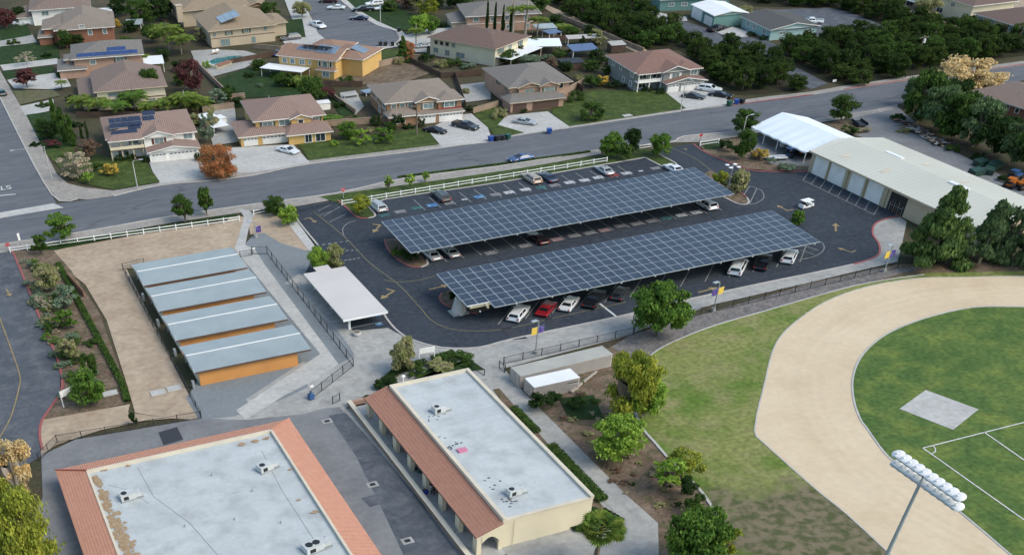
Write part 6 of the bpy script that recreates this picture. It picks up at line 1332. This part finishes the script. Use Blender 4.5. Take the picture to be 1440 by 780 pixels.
# ================================================================ PEOPLE by the arcade
def person(x, y, z, yaw, label, top, pants, hair, pose):
    me = bpy.data.meshes.new('person'); 
    V, E, Rd = [], [], []
    def a(p, r, par=None):
        V.append(p); Rd.append(r)
        if par is not None: E.append((par, len(V)-1))
        return len(V)-1
    if pose == 'sit':   # sitting, knees bent, leaning forward
        pel = a((0,0,.48),.16); ch = a((.1,0,.82),.17,pel); nk = a((.2,0,1.0),.06,ch); hd = a((.27,0,1.12),.105,nk); a((.29,0,1.22),.08,hd)
        for s in (-1,1):
            hp = a((.03,s*.1,.46),.11,pel); kn = a((.48,s*.14,.5),.075,hp); an = a((.5,s*.14,.1),.05,kn); a((.64,s*.14,.06),.045,an)
            sh = a((.12,s*.2,.94),.07,ch); el = a((.28,s*.26,.72),.05,sh); wr_ = a((.5,s*.18,.66),.035,el); a((.58,s*.17,.64),.035,wr_)
    else:
        pel = a((0,0,.92),.16); ch = a((0,0,1.28),.17,pel); nk = a((0,0,1.48),.06,ch); hd = a((.03,0,1.6),.105,nk); a((.03,0,1.7),.085,hd)
        for s in (-1,1):
            hp = a((0,s*.1,.88),.11,pel); kn = a((.04,s*.12,.5),.075,hp); an = a((0,s*.12,.09),.05,kn); a((.15,s*.12,.05),.045,an)
            sh = a((0,s*.2,1.42),.07,ch); el = a((.04,s*.27,1.14),.05,sh); wr_ = a((.18,s*.25,.95),.035,el); a((.24,s*.24,.9),.035,wr_)
    me.from_pydata(V, E, []); o = bpy.data.objects.new('person', me); C.objects.link(o)
    sk = o.modifiers.new('skin', 'SKIN'); o.modifiers.new('sub', 'SUBSURF').levels = 1
    for i, r in enumerate(Rd): me.skin_vertices[0].data[i].radius = (r, r); 
    me.skin_vertices[0].data[0].use_root = True
    bpy.context.view_layer.update(); m2 = bpy.data.meshes.new_from_object(o.evaluated_get(bpy.context.evaluated_depsgraph_get())); o.modifiers.clear(); o.data = m2; m2.materials.clear()
    for mm in (top, pants, 'skin', hair): m2.materials.append(MATS[mm])
    pz = V[0][2]; hz = V[3][2]; nz = V[2][2]
    for p in m2.polygons:
        c = p.center; p.use_smooth = True
        if c.z > nz and abs(c.y) < .15: p.material_index = 3 if (c.z > hz+.02 or c.x < V[3][0]-.02) else 2
        elif c.z < pz+.03 and not (pose != 'sit' and abs(c.y) > .19): p.material_index = 1
        elif abs(c.y) > .2 and c.x > .3 if pose == 'sit' else (abs(c.y) > .19 and c.z < 1.12): p.material_index = 2
        else: p.material_index = 0
    o.location = (x, y, z); o.rotation_euler = (0,0,yaw); o.scale = (1,1,ZS*1.1); tag(o, label, 'person', 'people by the arcade'); return o
g = G(601,697); person(g.x, g.y, .06, 2.6, 'person in a blue top sitting low on the walkway beside the arcade', 'cloth_blue', 'cloth_black', 'cloth_black', 'sit')
g = G(606,690); person(g.x, g.y, .06, 3.6, 'person in dark clothes and pale trousers standing by the arcade column', 'cloth_black', 'sign_white', 'cloth_black', 'stand')
g = G(611,692); person(g.x, g.y, .06, 3.9, 'person in a dark jacket sitting against the arcade column', 'cloth_black', 'cloth_black', 'cloth_black', 'sit')
for px, py, m, lb in ((598,690,'cloth_black','black backpack behind the seated person in blue'),(595,699,'container_tan','pale bag left of the person in blue'),(555,628,'cloth_black','black bag at the second arcade column'),(584,660,'cloth_black','dark bag at the third arcade column'),(590,664,'bin_green','green bag between the third and fourth arcade columns'),(636,750,'cloth_black','small black item on the walkway near the arcade end')):
    g = G(px, py); t = thing('backpack', (g.x, g.y, .06), rs.uniform(0,3), lb, 'bag', 'bags left on the arcade walkway'); MB().dome((0,0,0), .3, m, 9, 4, 1.3).build('bag', t); MB().tube([(.25,-.1,.1),(.34,-.1,.25),(.24,-.1,.4)], .03, m, 5).build('strap', t)
_LM = [(205,205,'the white corner house'),(390,190,'the yellow house with three garage bays'),(578,165,'the brown stucco house'),(735,135,'the pinkish house'),(915,110,'the blue-grey house'),(460,95,'the bright yellow house'),(690,80,'the cream house with the wide roof'),(165,130,'the rose-roofed house by the palms'),(155,80,'the house with the long solar strip'),(95,50,'the rust-brown house'),(85,15,'the white-walled house at the top left'),(320,50,'the buff-roofed house'),(310,88,'the swimming pool'),(510,40,'the cul-de-sac'),(685,20,'the brick-pink house'),(810,80,'the garden pavilion'),(770,45,'the garden palms at the top'),(1290,180,'the timber pile'),(1390,240,'the green dumpsters'),(60,190,'the tall cypresses'),(40,110,'the purple-leaved tree')]
def place_hedge(px, lf): return {545:'left end shrub of the bed above the terracotta roof corner',585:'mid-green shrub beneath the dark olive tree',610:'olive shrub directly under the blank white sign board',635:'dark shrub right of the blank white sign board',655:'mid-green shrub at the right end of the sign board bed',570:'dark shrub against the top wall of the arcade building'}[px]
_US = {}
def place_words(px, py, base):
    best = sorted(_LM, key=lambda q: (q[0]-px)**2+((q[1]-py)*1.6)**2)[0]; dx, dy = px-best[0], (py-best[1])*1.6
    side = ('right of ' if dx > 0 else 'left of ') if abs(dx) > abs(dy) else ('in front of ' if dy > 0 else 'behind ')
    s = base+' '+side+best[2]
    if s in _US: _US[s] += 1; s = base+', '+('smaller' if _US[s] == 2 else 'outer')+' one '+side+best[2]
    else: _US[s] = 1
    return s
# ================================================================ TREES AND SHRUBS, placed at their own feet
P_ = ptree
P_(922,473,397,84,'round','green','big round green tree beside the black fence left of the sports field', n=9000, size=.075, base=.06)
P_(878,592,490,82,'round','yellow','yellow-green tree right of the containers', n=9000, size=.07, base=.12)
P_(903,588,528,60,'round','lime','lime tree leaning against the yellow-green one by the lawn edge', n=4500, size=.11, base=.15)
P_(866,645,578,86,'round','lime','loose pale green tree on the bare slope by the walkway', n=6000, size=.08, base=.12, bark='bark_pale')
P_(958,672,624,58,'loose','yellow','thin yellow young tree over the mow kerb', n=2200, size=.08, base=.15)
P_(935,690,640,56,'loose','lime','small sparse tree just left of the thin yellow one', n=1600, size=.11)
P_(962,700,668,38,'mound','dark','dark shrub nearest the curved kerb', n=4800, size=.08); P_(975,722,692,36,'mound','mid','dark shrub just above the large lower tree', n=4800, size=.08)
P_(972,800,712,100,'round','green','large green tree at the bottom right of the walkway', n=9000, size=.075, base=.05)
P_(1010,790,735,50,'loose','yellow','yellowish tree right of the large lower tree', n=2400, size=.1)
P_(835,800,744,62,'fan','palm','fan palm at the bottom edge below the arcade building', n=64, size=.1, bark='bark', tr=.25)
P_(567,523,470,42,'round','olive','dark olive tree beside the white sign board by the hedge', n=8000, size=.07, base=.05, name='broadleaf_tree')
P_(30,706,612,80,'loose','tan','pale tan tree at the lower left edge', n=12000, size=.05, base=.03, bark='bark_pale'); P_(42,812,672,120,'round','yellow','large yellow-green tree at the lower left corner', n=14000, size=.045, base=.03); P_(10,800,700,80,'round','olive','olive tree cut by the left edge below the tan one', n=6000, size=.08, base=.05)
P_(261,313,274,36,'round','mid','left of two dark street trees by the white fence', n=5600, size=.075, base=.2); P_(291,303,265,26,'round','mid','right of two dark street trees by the white fence', n=2200, size=.15, base=.2)
P_(89,337,299,54,'loose','green','broad street tree behind the left end of the white fence', n=5600, size=.075, base=.2); P_(59,358,330,26,'loose','mid','small tree in front of the left end of the white fence', n=1300, size=.16, base=.25)
P_(386,302,275,36,'round','mid','dark green tree at the parking entrance walk', n=5600, size=.075, base=.08); P_(406,316,288,32,'round','lime','yellow-green tree at the parking entrance walk', n=4800, size=.08, base=.1)
P_(449,385,345,34,'round','lime','green round tree behind the white carport', n=5600, size=.075, base=.06); P_(470,381,344,34,'round','olive','yellowish half of the tree pair behind the white carport', n=5000, size=.08, base=.08)
P_(507,302,273,34,'round','yellow','small yellow-green tree in the corner grass island', n=4800, size=.08, base=.22)
for px, py, ty, w_, lb in ((546,268,246,16,'left thin sapling on the grass strip'),(577,266,244,15,'middle thin sapling on the grass strip'),(598,256,241,13,'right thin sapling on the grass strip')): P_(px, py, ty, w_, 'loose', 'lime', lb, n=420, size=.2, base=.3)
P_(857,222,185,40,'round','green','left tree of the clump above the upper canopy', n=5600, size=.075, base=.1); P_(887,217,180,28,'round','dark','dark middle tree of the clump above the upper canopy', n=4800, size=.08, base=.08); P_(925,220,188,38,'round','green','right tree of the clump above the upper canopy', n=5600, size=.075, base=.15); P_(875,224,200,34,'mound','mid','low bushes under the clump above the upper canopy', n=2000, size=.14)
P_(1010,262,238,24,'mound','yellow','low yellow shrub at the end of the upper canopy', n=1800, size=.14); P_(1037,272,239,28,'round','olive','round yellow-green tree at the end of the upper canopy', n=2400, size=.14, base=.05); P_(1024,268,244,24,'mound','olive','shrub between the canopy end and the round tree', n=1500, size=.15)
P_(1119,316,296,24,'round','green','round green shrub tree beside the front canopy right corner', n=1900, size=.15, base=.05)
P_(1044,190,154,40,'round','mid','tree left of the white tent near the road', n=5000, size=.08, base=.15); P_(1042,225,181,32,'round','mid','darker tree in front of the tent beside the lamp', n=4800, size=.08, base=.12)
P_(1181,172,132,40,'round','mid','tree right of the white tent at the yard entrance', n=5000, size=.08, base=.12)
P_(1068,226,208,22,'loose','gold','brownish orange shrub in front of the tent', n=700, size=.18, base=.3); P_(1154,222,196,30,'mound','dark','dark ivy bush against the warehouse corner', n=1900, size=.15); P_(1152,206,198,18,'mound','green','green bush top above the warehouse corner', n=900, size=.18)
for px, py, w_, lb in ((1083,231,16,'clipped shrub left of the oval one by the red kerb'),(1105,239,34,'long clipped oval shrub by the red kerb')): P_(px, py, py-12, w_, 'mound', 'sage', lb, n=1800, size=.1)
# big trees over the field corner
P_(1306,376,262,88,'cone','pine_warm','tallest pine-like tree beside the warehouse opening', n=12000, size=.08, base=.04, tr=.3); P_(1330,370,300,50,'round','pine_warm','lower crown between the tall pine and its right neighbour', n=4000, size=.1, base=.1)
P_(1376,370,282,64,'cone','pine','second pine-like tree in the row under the warehouse roof', n=10000, size=.085, base=.06, tr=.28); P_(1404,366,290,50,'round','pine','third crown in the row under the warehouse roof', n=4500, size=.1, base=.1); P_(1432,368,270,64,'cone','pine','pine-like tree at the right edge under the warehouse roof', n=10000, size=.085, base=.05, tr=.28); P_(1462,380,275,70,'cone','pine','pine-like tree just outside the right edge', n=5000, size=.12, base=.08)
# trees above the works yard
for px, py, ty, w_, k, lf, lb in ((1290,172,100,56,'round','mid','leftmost dark tree of the clump above the timber pile'),(1312,185,118,62,'round','pine','second dark tree above the timber pile'),(1340,196,128,60,'round','mid','third dark tree of the clump left of the brick house'),(1368,206,140,56,'round','pine','fourth dark tree in front of the brick house'),(1395,218,160,56,'round','dark','dark tree below the brick house windows'),(1420,232,170,50,'round','pine','dark tree at the right edge above the dumpsters'),(1445,240,165,60,'round','mid','rightmost dark tree cut by the photo edge'),(1282,150,108,40,'round','pine','small dark tree at the road edge of the clump'),(1330,165,110,50,'round','dark','inner tree hidden in the middle of the clump')):
    P_(px, py, ty, w_, k, lf, lb, n=6000, size=.085, base=.03)
P_(1350,140,82,96,'round','tan','big autumn tan and yellow tree beside the main road', n=7500, size=.07, base=.08, bark='bark_pale')
P_(1300,28,-6,40,'round','olive','yellowing tree at the top above the grove', n=5000, size=.08, base=.1); P_(1372,50,32,38,'mound','gold','bright yellow shrub below the cream house', n=1800, size=.13)
# front yards
P_(308,248,203,60,'round','orange','bright orange shrub tree between two driveways', n=11000, size=.05, base=.02, bark='bark'); P_(312,249,238,26,'mound','mid','small green shrub under the orange tree', n=800, size=.16)
P_(110,250,212,50,'loose','pale','bare pale bush tree on the corner lawn', n=4200, size=.07, base=.08, bark='bark_pale'); P_(127,225,195,44,'loose','brown','bare brown tree against the white house', n=2600, size=.08, base=.12)
P_(126,258,242,17,'round','lime','small lollipop lime tree on the corner lawn', n=900, size=.18, base=.3); P_(157,246,228,28,'loose','gold','golden shrub before the white house porch', n=1400, size=.14, base=.1); P_(140,240,226,20,'mound','mid','green shrub left of the golden one', n=900, size=.16)
for i, (px, py, ty, w_, lb) in enumerate(((82,187,140,18,'left tall cypress beside the second driveway'),(93,200,153,20,'middle tall cypress of the front garden'),(104,205,162,18,'right tall cypress beside the white house'),(116,196,178,8,'small slim cypress left of the white house wall'),(124,194,172,7,'small slim cypress nearest the white house wall'))): P_(px, py, ty, w_, 'column', 'mid' if i < 3 else 'dark', lb, n=2600 if i < 3 else 700, size=.16 if i < 3 else .25, base=.02)
P_(70,196,170,34,'round','dark','dark shrub mass behind the tall cypresses', n=4800, size=.08, base=.05); P_(75,208,196,30,'mound','wine','wine-coloured shrub on the left lawn', n=1200, size=.15); P_(60,185,166,22,'round','mid','round green shrub beside the lower left drive', n=1400, size=.15, base=.05)
P_(39,124,97,34,'round','wine','purple-leaved tree on the left driveway strip', n=2600, size=.12, base=.3); P_(38,92,72,30,'loose','pale','bare white branching tree on the left lawn', n=700, size=.08, base=.25, bark='bark_pale'); P_(88,126,112,20,'palm','palm','small palm beside the rose-roofed house drive', n=16, size=.1)
P_(10,40,12,30,'round','wine','dark red tree at the upper left edge', n=4800, size=.08, base=.1); P_(30,30,10,26,'round','dark','dark tree behind the white car at the upper left', n=1800, size=.14, base=.1)
for px, py, ty, w_, lf, lb in ((118,160,126,34,'palm','leftmost palm in the row below the rose roof'),(140,165,130,34,'palm','second palm below the rose roof'),(165,168,134,32,'green','third palm below the rose roof'),(190,160,120,34,'green','tall dark palm in front of the rose-roofed house'),(212,165,135,30,'palm','palm right of the tall dark one'),(240,165,130,36,'palm','palm above the white house roof edge'),(262,165,122,38,'palm','bright palm over the garden corner'),(280,160,128,36,'palm','palm beside the diagonal wall'),(196,98,68,34,'palm','palm beside the long solar strip house'),(206,98,78,28,'palm','shorter palm next to the solar strip house'),(238,72,30,38,'palm','tall palm above the pool garden'),(256,76,44,34,'palm','palm right of the tall pool garden palm'),(225,50,30,26,'green','palm in the trees behind the tan roof'),(720,60,6,20,'palm','tall palm left of the garden awning'),(738,58,4,22,'palm','second tall palm near the garden awning'),(755,54,20,24,'palm','lower palm near the garden awning'),(790,45,30,26,'palm','bright palm over the garden hut'),(585,68,36,20,'palm','thin palm at the cul-de-sac corner'),(434,98,112-20,30,'palm','palm in front of the bright yellow house'),(422,125,100,36,'palm','palm by the dark lawn below the yellow house'),(466,178,168,30,'green','low palm beside the tan block wall'),(419,190,172,20,'palm','small palm at the yellow house porch')):
    P_(px, py-(6 if py > 90 and px < 600 else 0), ty+(6 if py > 90 and px < 600 else 2), w_*1.25, 'palm', lf, lb, n=34, size=.1, bark='bark_pale', group='garden palms')
for px, py, ty, w_, k, lf, lb in (
 (268,130,84,42,'round','wine','dark red tree above the garden palms'),(255,100,84,30,'round','dark','dark shrub beside the dark red tree'),(215,140,95,34,'round','mid','green tree behind the rose roof'),(150,45,20,30,'round','mid','green tree against the rust-brown house'),(95,68,42,26,'round','mid','green tree at the rust-brown house corner'),(110,66,48,22,'round','dark','dark bush in front of the rust-brown house'),
 (170,22,-8,36,'round','dark','dark tree at the top left behind the covers'),(200,35,-2,40,'round','mid','broad tree in the top left tree belt'),(225,28,-8,40,'round','dark','dark tree in the top left tree belt'),(215,60,35,34,'round','mid','tree below the top left belt'),(240,20,-10,34,'round','mid','tree at the top left of the chimney house'),(255,62,40,24,'round','dark','dark tree by the chimney house'),(160,38,25,22,'mound','gold','orange shrub behind the tan-roofed house'),(283,58,36,22,'loose','olive','thin shrub by the pool house wall'),
 (380,32,2,30,'round','mid','green tree beside the tan cul-de-sac house'),(425,25,2,26,'round','olive','olive tree at the cul-de-sac sidewalk'),(290,96,84,14,'mound','lime','bright shrub at the pool edge'),
 (305,148,125,34,'loose','sage','grey-green shrub on the slope below the pool'),(320,135,118,26,'mound','dark','dark shrub by the slope wall'),(290,150,132,24,'mound','olive','olive shrub on the slope under the pool garden'),
 (440,148,108,40,'round','mid','dense green tree behind the yellow house'),(400,122,102,30,'round','mid','tree at the edge of the dark lawn'),(455,140,122,34,'round','wine','wine-red tree behind the yellow house roof'),(365,122,116,16,'mound','sage','round grey shrub in the dark lawn'),
 (488,195,170,34,'round','green','green tree in the front bed of the yellow house'),(508,204,180,26,'loose','lime','young tree in a ring on the front lawn'),(540,200,178,34,'loose','green','loose shrub tree on the brown house lawn'),(560,178,158,24,'mound','dark','dark shrub at the brown house porch'),(470,205,196,16,'mound','lime','pale shrub in a round bed'),(592,178,164,14,'mound','dark','round dark bush by the white garage door'),(528,175,160,24,'mound','dark','dark shrubs below the block wall'),
 (567,86,50,26,'cone','mid','small conifer beside the cul-de-sac'),(572,84,58,26,'round','orange','orange autumn tree beside the small conifer'),(600,86,72,24,'mound','dark','dark shrub near the silver car'),(560,90,78,20,'mound','olive','olive shrub by the yellow house wall'),(640,92,80,30,'mound','mid','green shrubs along the cream house wall'),(620,95,82,24,'mound','olive','yellowish shrubs along the cream house wall'),(660,96,86,26,'mound','sage','grey-green shrub at the cream house corner'),(488,118,105,26,'mound','mid','green hedge beside the yellow house patio'),
 (590,50,20,34,'round','lime','lime tree on the cul-de-sac lawn'),(603,48,22,34,'round','green','green tree beside the lime one on the far lawn'),(570,10,-16,40,'round','brown','bare brown tree at the top centre'),(602,22,-10,34,'round','yellow','yellow tree at the top centre'),(585,14,-12,26,'round','olive','olive tree behind the far lawn'),(640,12,-14,30,'round','dark','dark tree left of the brick-pink house'),
 (760,14,-10,40,'round','mid','green tree at the top beside the back lane'),(730,12,-16,30,'round','dark','dark tree at the top behind the brick-pink house'),(715,92,70,30,'round','mid','green garden tree beside the shade cloth'),(745,92,76,34,'round','sage','grey-green garden tree near the dark hut'),(775,96,80,24,'loose','brown','brown shrub in the garden'),(840,62,40,28,'loose','olive','olive tree at the lane wall'),(790,78,66,30,'mound','mid','garden shrub by the pavilion'),(850,90,76,26,'mound','dark','dark shrub near the grey shed'),(818,68,50,18,'cone','dark','dark little conifer in the garden'),
 (848,120,104,24,'loose','gold','orange shrub left of the blue-grey house'),(832,122,106,28,'round','mid','green tree left of the orange shrub'),(897,126,106,14,'column','green','tall green creeper bush on the blue-grey house corner'),(910,128,120,18,'mound','dark','dark shrub at the blue-grey porch'),(866,122,114,30,'mound','dark','dark hedge below the blue-grey house'),(928,132,122,14,'mound','dark','round bush by the garage of the blue-grey house'),(980,124,114,14,'mound','dark','bush at the right of the garage door'),
 (830,168,138,46,'loose','mid','airy green shrub tree on the big lawn'),(808,142,126,30,'mound','mid','green shrub at the pinkish wall'),(780,140,124,26,'mound','green','shrub beside the pink house corner'),(738,158,152,14,'mound','dark','low dark shrub by the garage path'),(700,165,150,30,'mound','olive','dry shrubs on the pink house lawn'),
 (205,228,216,12,'mound','dark','dark bush beside the small garage door'),(182,224,214,22,'mound','mid','green bushes under the white porch'),(168,226,216,18,'mound','dark','dark bushes at the porch corner'),(278,226,212,12,'mound','dark','dark bush right of the white garage'),(292,200,160,26,'loose','sage','tall grey-green shrub between the white and yellow houses'),(299,185,150,24,'loose','olive','olive shrub beside the white storage covers'),
 (1048,18,8,34,'mound','olive','yellow-green bushes behind the white barn roof'),(1056,50,44,18,'mound','dark','left dark bush at the pale teal wall'),(1074,56,48,16,'mound','dark','right dark bush at the pale teal wall'),(1262,10,-4,20,'round','dark','dark tree on the slope top')):
    P_(px, py, ty, w_, k, lf, lb, n=5200 if k != 'mound' else 2600, size=.075, base=.08 if k != 'cone' else .02, group='garden trees and shrubs')
for px, ty in ((684,4),(694,6),(706,10),(716,9)): pass
for i, (px, py, ty) in enumerate(((684,52,6),(695,54,8),(706,56,12),(717,58,12))): P_(px, py, ty, 7, 'column', 'dark', ('first','second','third','fourth')[i]+' slim cypress from the left behind the brown hip roof', n=1400, size=.28, base=.01)
for i, (px, py, w_, k, lf) in enumerate(((60,150,20,'mound','mid'),(100,140,18,'mound','dark'),(225,175,30,'round','dark'),(248,190,22,'round','mid'),(235,205,18,'mound','dark'),(275,175,24,'round','olive'),(318,140,26,'round','mid'),(335,150,22,'round','dark'),(350,108,20,'mound','dark'),(365,98,24,'round','mid'),(385,108,18,'mound','mid'),(478,150,20,'mound','dark'),(498,170,22,'mound','mid'),(520,185,18,'mound','olive'),(548,185,22,'round','mid'),(575,180,18,'mound','dark'),(655,130,18,'mound','olive'),(665,155,20,'mound','dark'),(700,108,24,'round','mid'),(728,80,26,'round','dark'),(752,68,24,'round','mid'),(770,84,22,'mound','sage'),(795,100,22,'round','dark'),(812,112,20,'mound','olive'),(830,100,26,'round','mid'),(838,84,24,'round','dark'),(855,105,22,'round','mid'),(805,52,24,'round','mid'),(828,50,24,'round','dark'),(780,38,28,'round','dark'),(750,30,28,'round','mid'),(700,20,24,'round','dark'),(665,60,18,'mound','mid'),(620,38,20,'mound','dark'),(548,16,24,'round','mid'),(615,12,26,'round','dark'),(655,8,26,'round','mid'),(360,18,24,'round','mid'),(345,55,18,'mound','dark'),(420,72,18,'mound','mid'),(180,70,28,'round','mid'),(185,45,26,'round','dark'),(230,85,28,'round','dark'),(255,118,28,'round','mid'),(245,140,26,'mound','dark'),(265,150,24,'mound','mid'),(135,30,22,'round','mid'),(20,62,20,'mound','mid'),(65,80,18,'mound','dark'),(85,108,18,'mound','mid'),(50,205,18,'mound','dark'),(90,225,20,'mound','mid'),(100,235,18,'mound','olive'),(185,150,24,'round','mid'),(108,178,22,'mound','dark'),(1262,168,24,'mound','mid'),(1270,186,20,'mound','olive'),(1410,255,24,'mound','dark'),(1340,212,24,'mound','mid'),(1375,222,24,'mound','dark'))):
    P_(px, py, py-w_*(.62 if k == 'round' else .38), w_, k, lf, place_words(px, py, {'dark':'dark','mid':'mid-green','olive':'olive','sage':'grey-green'}[lf]+(' bushy tree' if k == 'round' else ' low shrub')), n=2600, size=.11, base=.05, group='planting between the houses, '+lf+' '+k)
# hedge row along the dirt lot and planter shrubs
rh = random.Random(31)
def clipped_hedge(pts, w_, h, label, leaf='mid'):
    P = toW(pts); o = P[0]; t = thing('hedge', (o.x, o.y, 0), 0, label, 'hedge'); b = MB(); rng = random.Random(5)
    for a, c in zip(P, P[1:]):
        L_ = (c-a).length; n = int(L_*w_*260)
        d = (c-a)/L_; nn = Vector((-d.y, d.x, 0))
        for i in range(n):
            p = a-o+d*rng.uniform(0,L_)+nn*rng.uniform(-w_/2,w_/2); z = h*(1-rng.random()**2*.8); s = rng.uniform(.12,.28); ax = Vector((rng.gauss(0,1), rng.gauss(0,1), rng.gauss(0,1)+1)).normalized(); u = ax.orthogonal().normalized()*s; v = ax.cross(u)
            q = Vector((p.x,p.y,z)); b.face([q-u*.5, q-v*.5, q+u*.5, q+v*.5], 'leaf_'+leaf)
    b.build('foliage', t)
clipped_hedge([(82,372),(108,420),(140,480),(172,540),(180,566)], .8, .7, 'clipped green hedge along the left side of the dirt lot')
clipped_hedge([(530,548),(560,524),(600,512)], 1.2, 1.0, 'dark hedge behind the arcade building left of the sign board', 'dark'); clipped_hedge([(608,508),(640,500),(662,507)], 1.6, .9, 'green hedge strip right of the sign board', 'mid')
clipped_hedge([(722,575),(755,610)], 1.0, .8, 'upper green hedge strip beside the long grey roof'); clipped_hedge([(773,628),(848,706)], 1.3, .8, 'lower green hedge strip beside the long grey roof','mid')
clipped_hedge([(800,742),(840,722),(868,738)], 2.2, .5, 'low ground cover beside the end wall of the arcade building','dark')
clipped_hedge([(560,250),(700,232),(830,214)], .6, .35, 'low tufty planting behind the white fence of the grass strip','mid')
clipped_hedge([(45,352),(150,335),(320,309)], .7, .4, 'low tufty planting along the fence of the dirt lot','mid')
for i in range(84):
    s = rh.random(); px = 30+s*52+rh.uniform(0,66)*(.5+.5*s); py = 368+s*190
    if px < 30+s*60: px = 34+s*60
    _lf = rh.choice(['sage','mid','olive','sage','sage','pale','green']); _lb = {'sage':'grey-green','mid':'mid-green','olive':'olive','pale':'straw-coloured','green':'bright green'}[_lf]+' low shrub in the '+('upper' if s < .33 else 'middle' if s < .66 else 'lower')+' third of the planter bed'
    P_(px, py, py-rh.uniform(5,14), rh.uniform(12,28), 'mound', _lf, _lb, n=900, size=.13, group=_lb)
for px, py, ty, w_, k, lf, lb in ((70,408,372,46,'round','olive','yellow-green tree near the top of the planter bed'),(92,432,400,44,'loose','sage','grey-green tree in the upper planter bed'),(95,462,430,34,'loose','green','thin tree in the middle of the planter bed'),(101,505,470,38,'loose','olive','thin pale tree beside the oval shrub'),(127,568,520,56,'round','green','largest green tree beside the blank sign board'),(128,485,474,24,'mound','mid','clipped oval shrub in the planter bed'),(130,530,494,30,'mound','mid','larger round shrub below the oval one'),(189,598,578,14,'mound','dark','small dark bush on the iron fence line')):
    P_(px, py, ty, w_, k, lf, lb, n=5000, size=.08, base=.15)
for i in range(34):
    s = rh.random(); px = 800+s*110+rh.uniform(-20,70); py = 560+s*150+rh.uniform(-25,25)
    if px > 890+s*90: continue
    P_(px, py, py-rh.uniform(3,8), rh.uniform(8,20), 'mound', rh.choice(['mid','olive','brown','dark','pale']), 'small scrubby tuft on the bare slope beside the walkway', n=400, size=.22, group='scrub tufts on the slope')
P_(768,575,545,50,'mound','dark','dark spreading shrub below the short container', n=2600, size=.12); P_(812,572,556,30,'mound','mid','green shrub at the foot of the log', n=900, size=.16)
for i, (px, py, w_) in enumerate(((665,572-40,0),)): pass
for px, py, ty, w_, lf, lb in ((560,362,346,26,'mid','dark shrub in the island under the upper canopy left end'),(578,368,352,24,'dark','second dark shrub in the island under the upper canopy'),(640,424,406,22,'dark','dark shrub in the island under the front canopy left end'),(585,522,506,34,'mid','green shrub mass left of the upright tree'),(545,545,528,40,'dark','dark shrub beside the terracotta corner'),(620,520,506,50,'olive','brownish shrubs behind the white sign board'),(1020,212,196,30,'dark','dark shrub right of the exit rail fence'),(1062,222,212,22,'brown','brown shrub beside the tent floor'),(1195,188,176,30,'mid','shrubs in the yard island beside the tent'),(1215,186,178,20,'pale','pale boulder-coloured shrub at the yard island tip')):
    P_(px, py, ty, w_, 'mound', lf, lb, n=1300, size=.15)
t = thing('concrete_pier', (*G(645,440).xy, .05), 0, 'pale concrete pier in the red-kerbed island under the front canopy corner', 'pier'); MB().tube([(0,0,0),(0,0,3.6)], [1.1,.55], 'concrete_pale', 6).build('body', t); MB().box(-1.2,-.9,0,1.2,.9,.3,'concrete').build('footing', t)
for px, py, w_, lf in ((545,538,26,'mid'),(585,528,30,'mid'),(610,515,26,'olive'),(635,512,28,'dark'),(655,512,24,'mid'),(570,545,24,'dark')):
    P_(px, py, py-10, w_, 'mound', lf, place_hedge(px, lf), n=2200, size=.09)
# ---- orchard
def inside(p, poly):
    c = False; n = len(poly); j = n-1
    for i in range(n):
        a, b_ = poly[i], poly[j]
        if (a.y > p.y) != (b_.y > p.y) and p.x < (b_.x-a.x)*(p.y-a.y)/(b_.y-a.y)+a.x: c = not c
        j = i
    return c
ro = random.Random(77); cnt = 0; cand = []
for P in (ORCH_A, ORCH_B, ORCH_C):
    Q = toW(P); xs = [p.x for p in Q]; ys = [p.y for p in Q]
    y = min(ys)
    while y < max(ys):
        x = min(xs)
        while x < max(xs):
            p = xy(x+ro.uniform(-.7,.7), y+ro.uniform(-.7,.7))
            if inside(p, Q): cand.append(p)
            x += 4.5
        y += 4.7
cand.sort(key=lambda p: p.length)
def _ol(p):
    x, y = Pj(p)
    if x < 960 and y < 60: return 'dark orchard tree in the grove along the back lane at the top'
    if x < 1090 and y > 95: return 'dark orchard tree at the grove corner beside the blue-grey house'
    if x < 1090: return 'dark orchard tree in the grove below the white-roofed barn'
    if y < 45: return 'dark orchard tree in the strip above the farm parking lot'
    if y > 92: return 'dark orchard tree in the front rows along the main road'
    return 'dark orchard tree in the middle of the grove around the utility pole'
for p in cand[:300]:
    tree(p.x, p.y, ro.uniform(3.8,7.0), ro.uniform(2.3,3.2), 'round', ro.choice(['orchard','orchard','orchard','orchard_light','orchard_light','mid']), _ol(p), 'orchard trees, '+_ol(p), n=3600, size=.085, base=.02, name='orchard_tree')
if len(cand) > 300:
    far_me = proto('round', 1500, .16)[0][0]; b = MB(); rng = random.Random(3)
    for p in cand[300:]:
        for k in range(14):
            c = Vector((p.x+rng.uniform(-2.2,2.2), p.y+rng.uniform(-2.2,2.2), rng.uniform(.8,3.3)))
            leaves(b, c, Vector((1.1,1.1,.6)), 60, .5, 'leaf_orchard', rng)
    tag(b.build('distant_grove'), 'farthest part of the dark grove at the top of the photo', 'grove', kind='stuff')
print('orchard', len(cand))
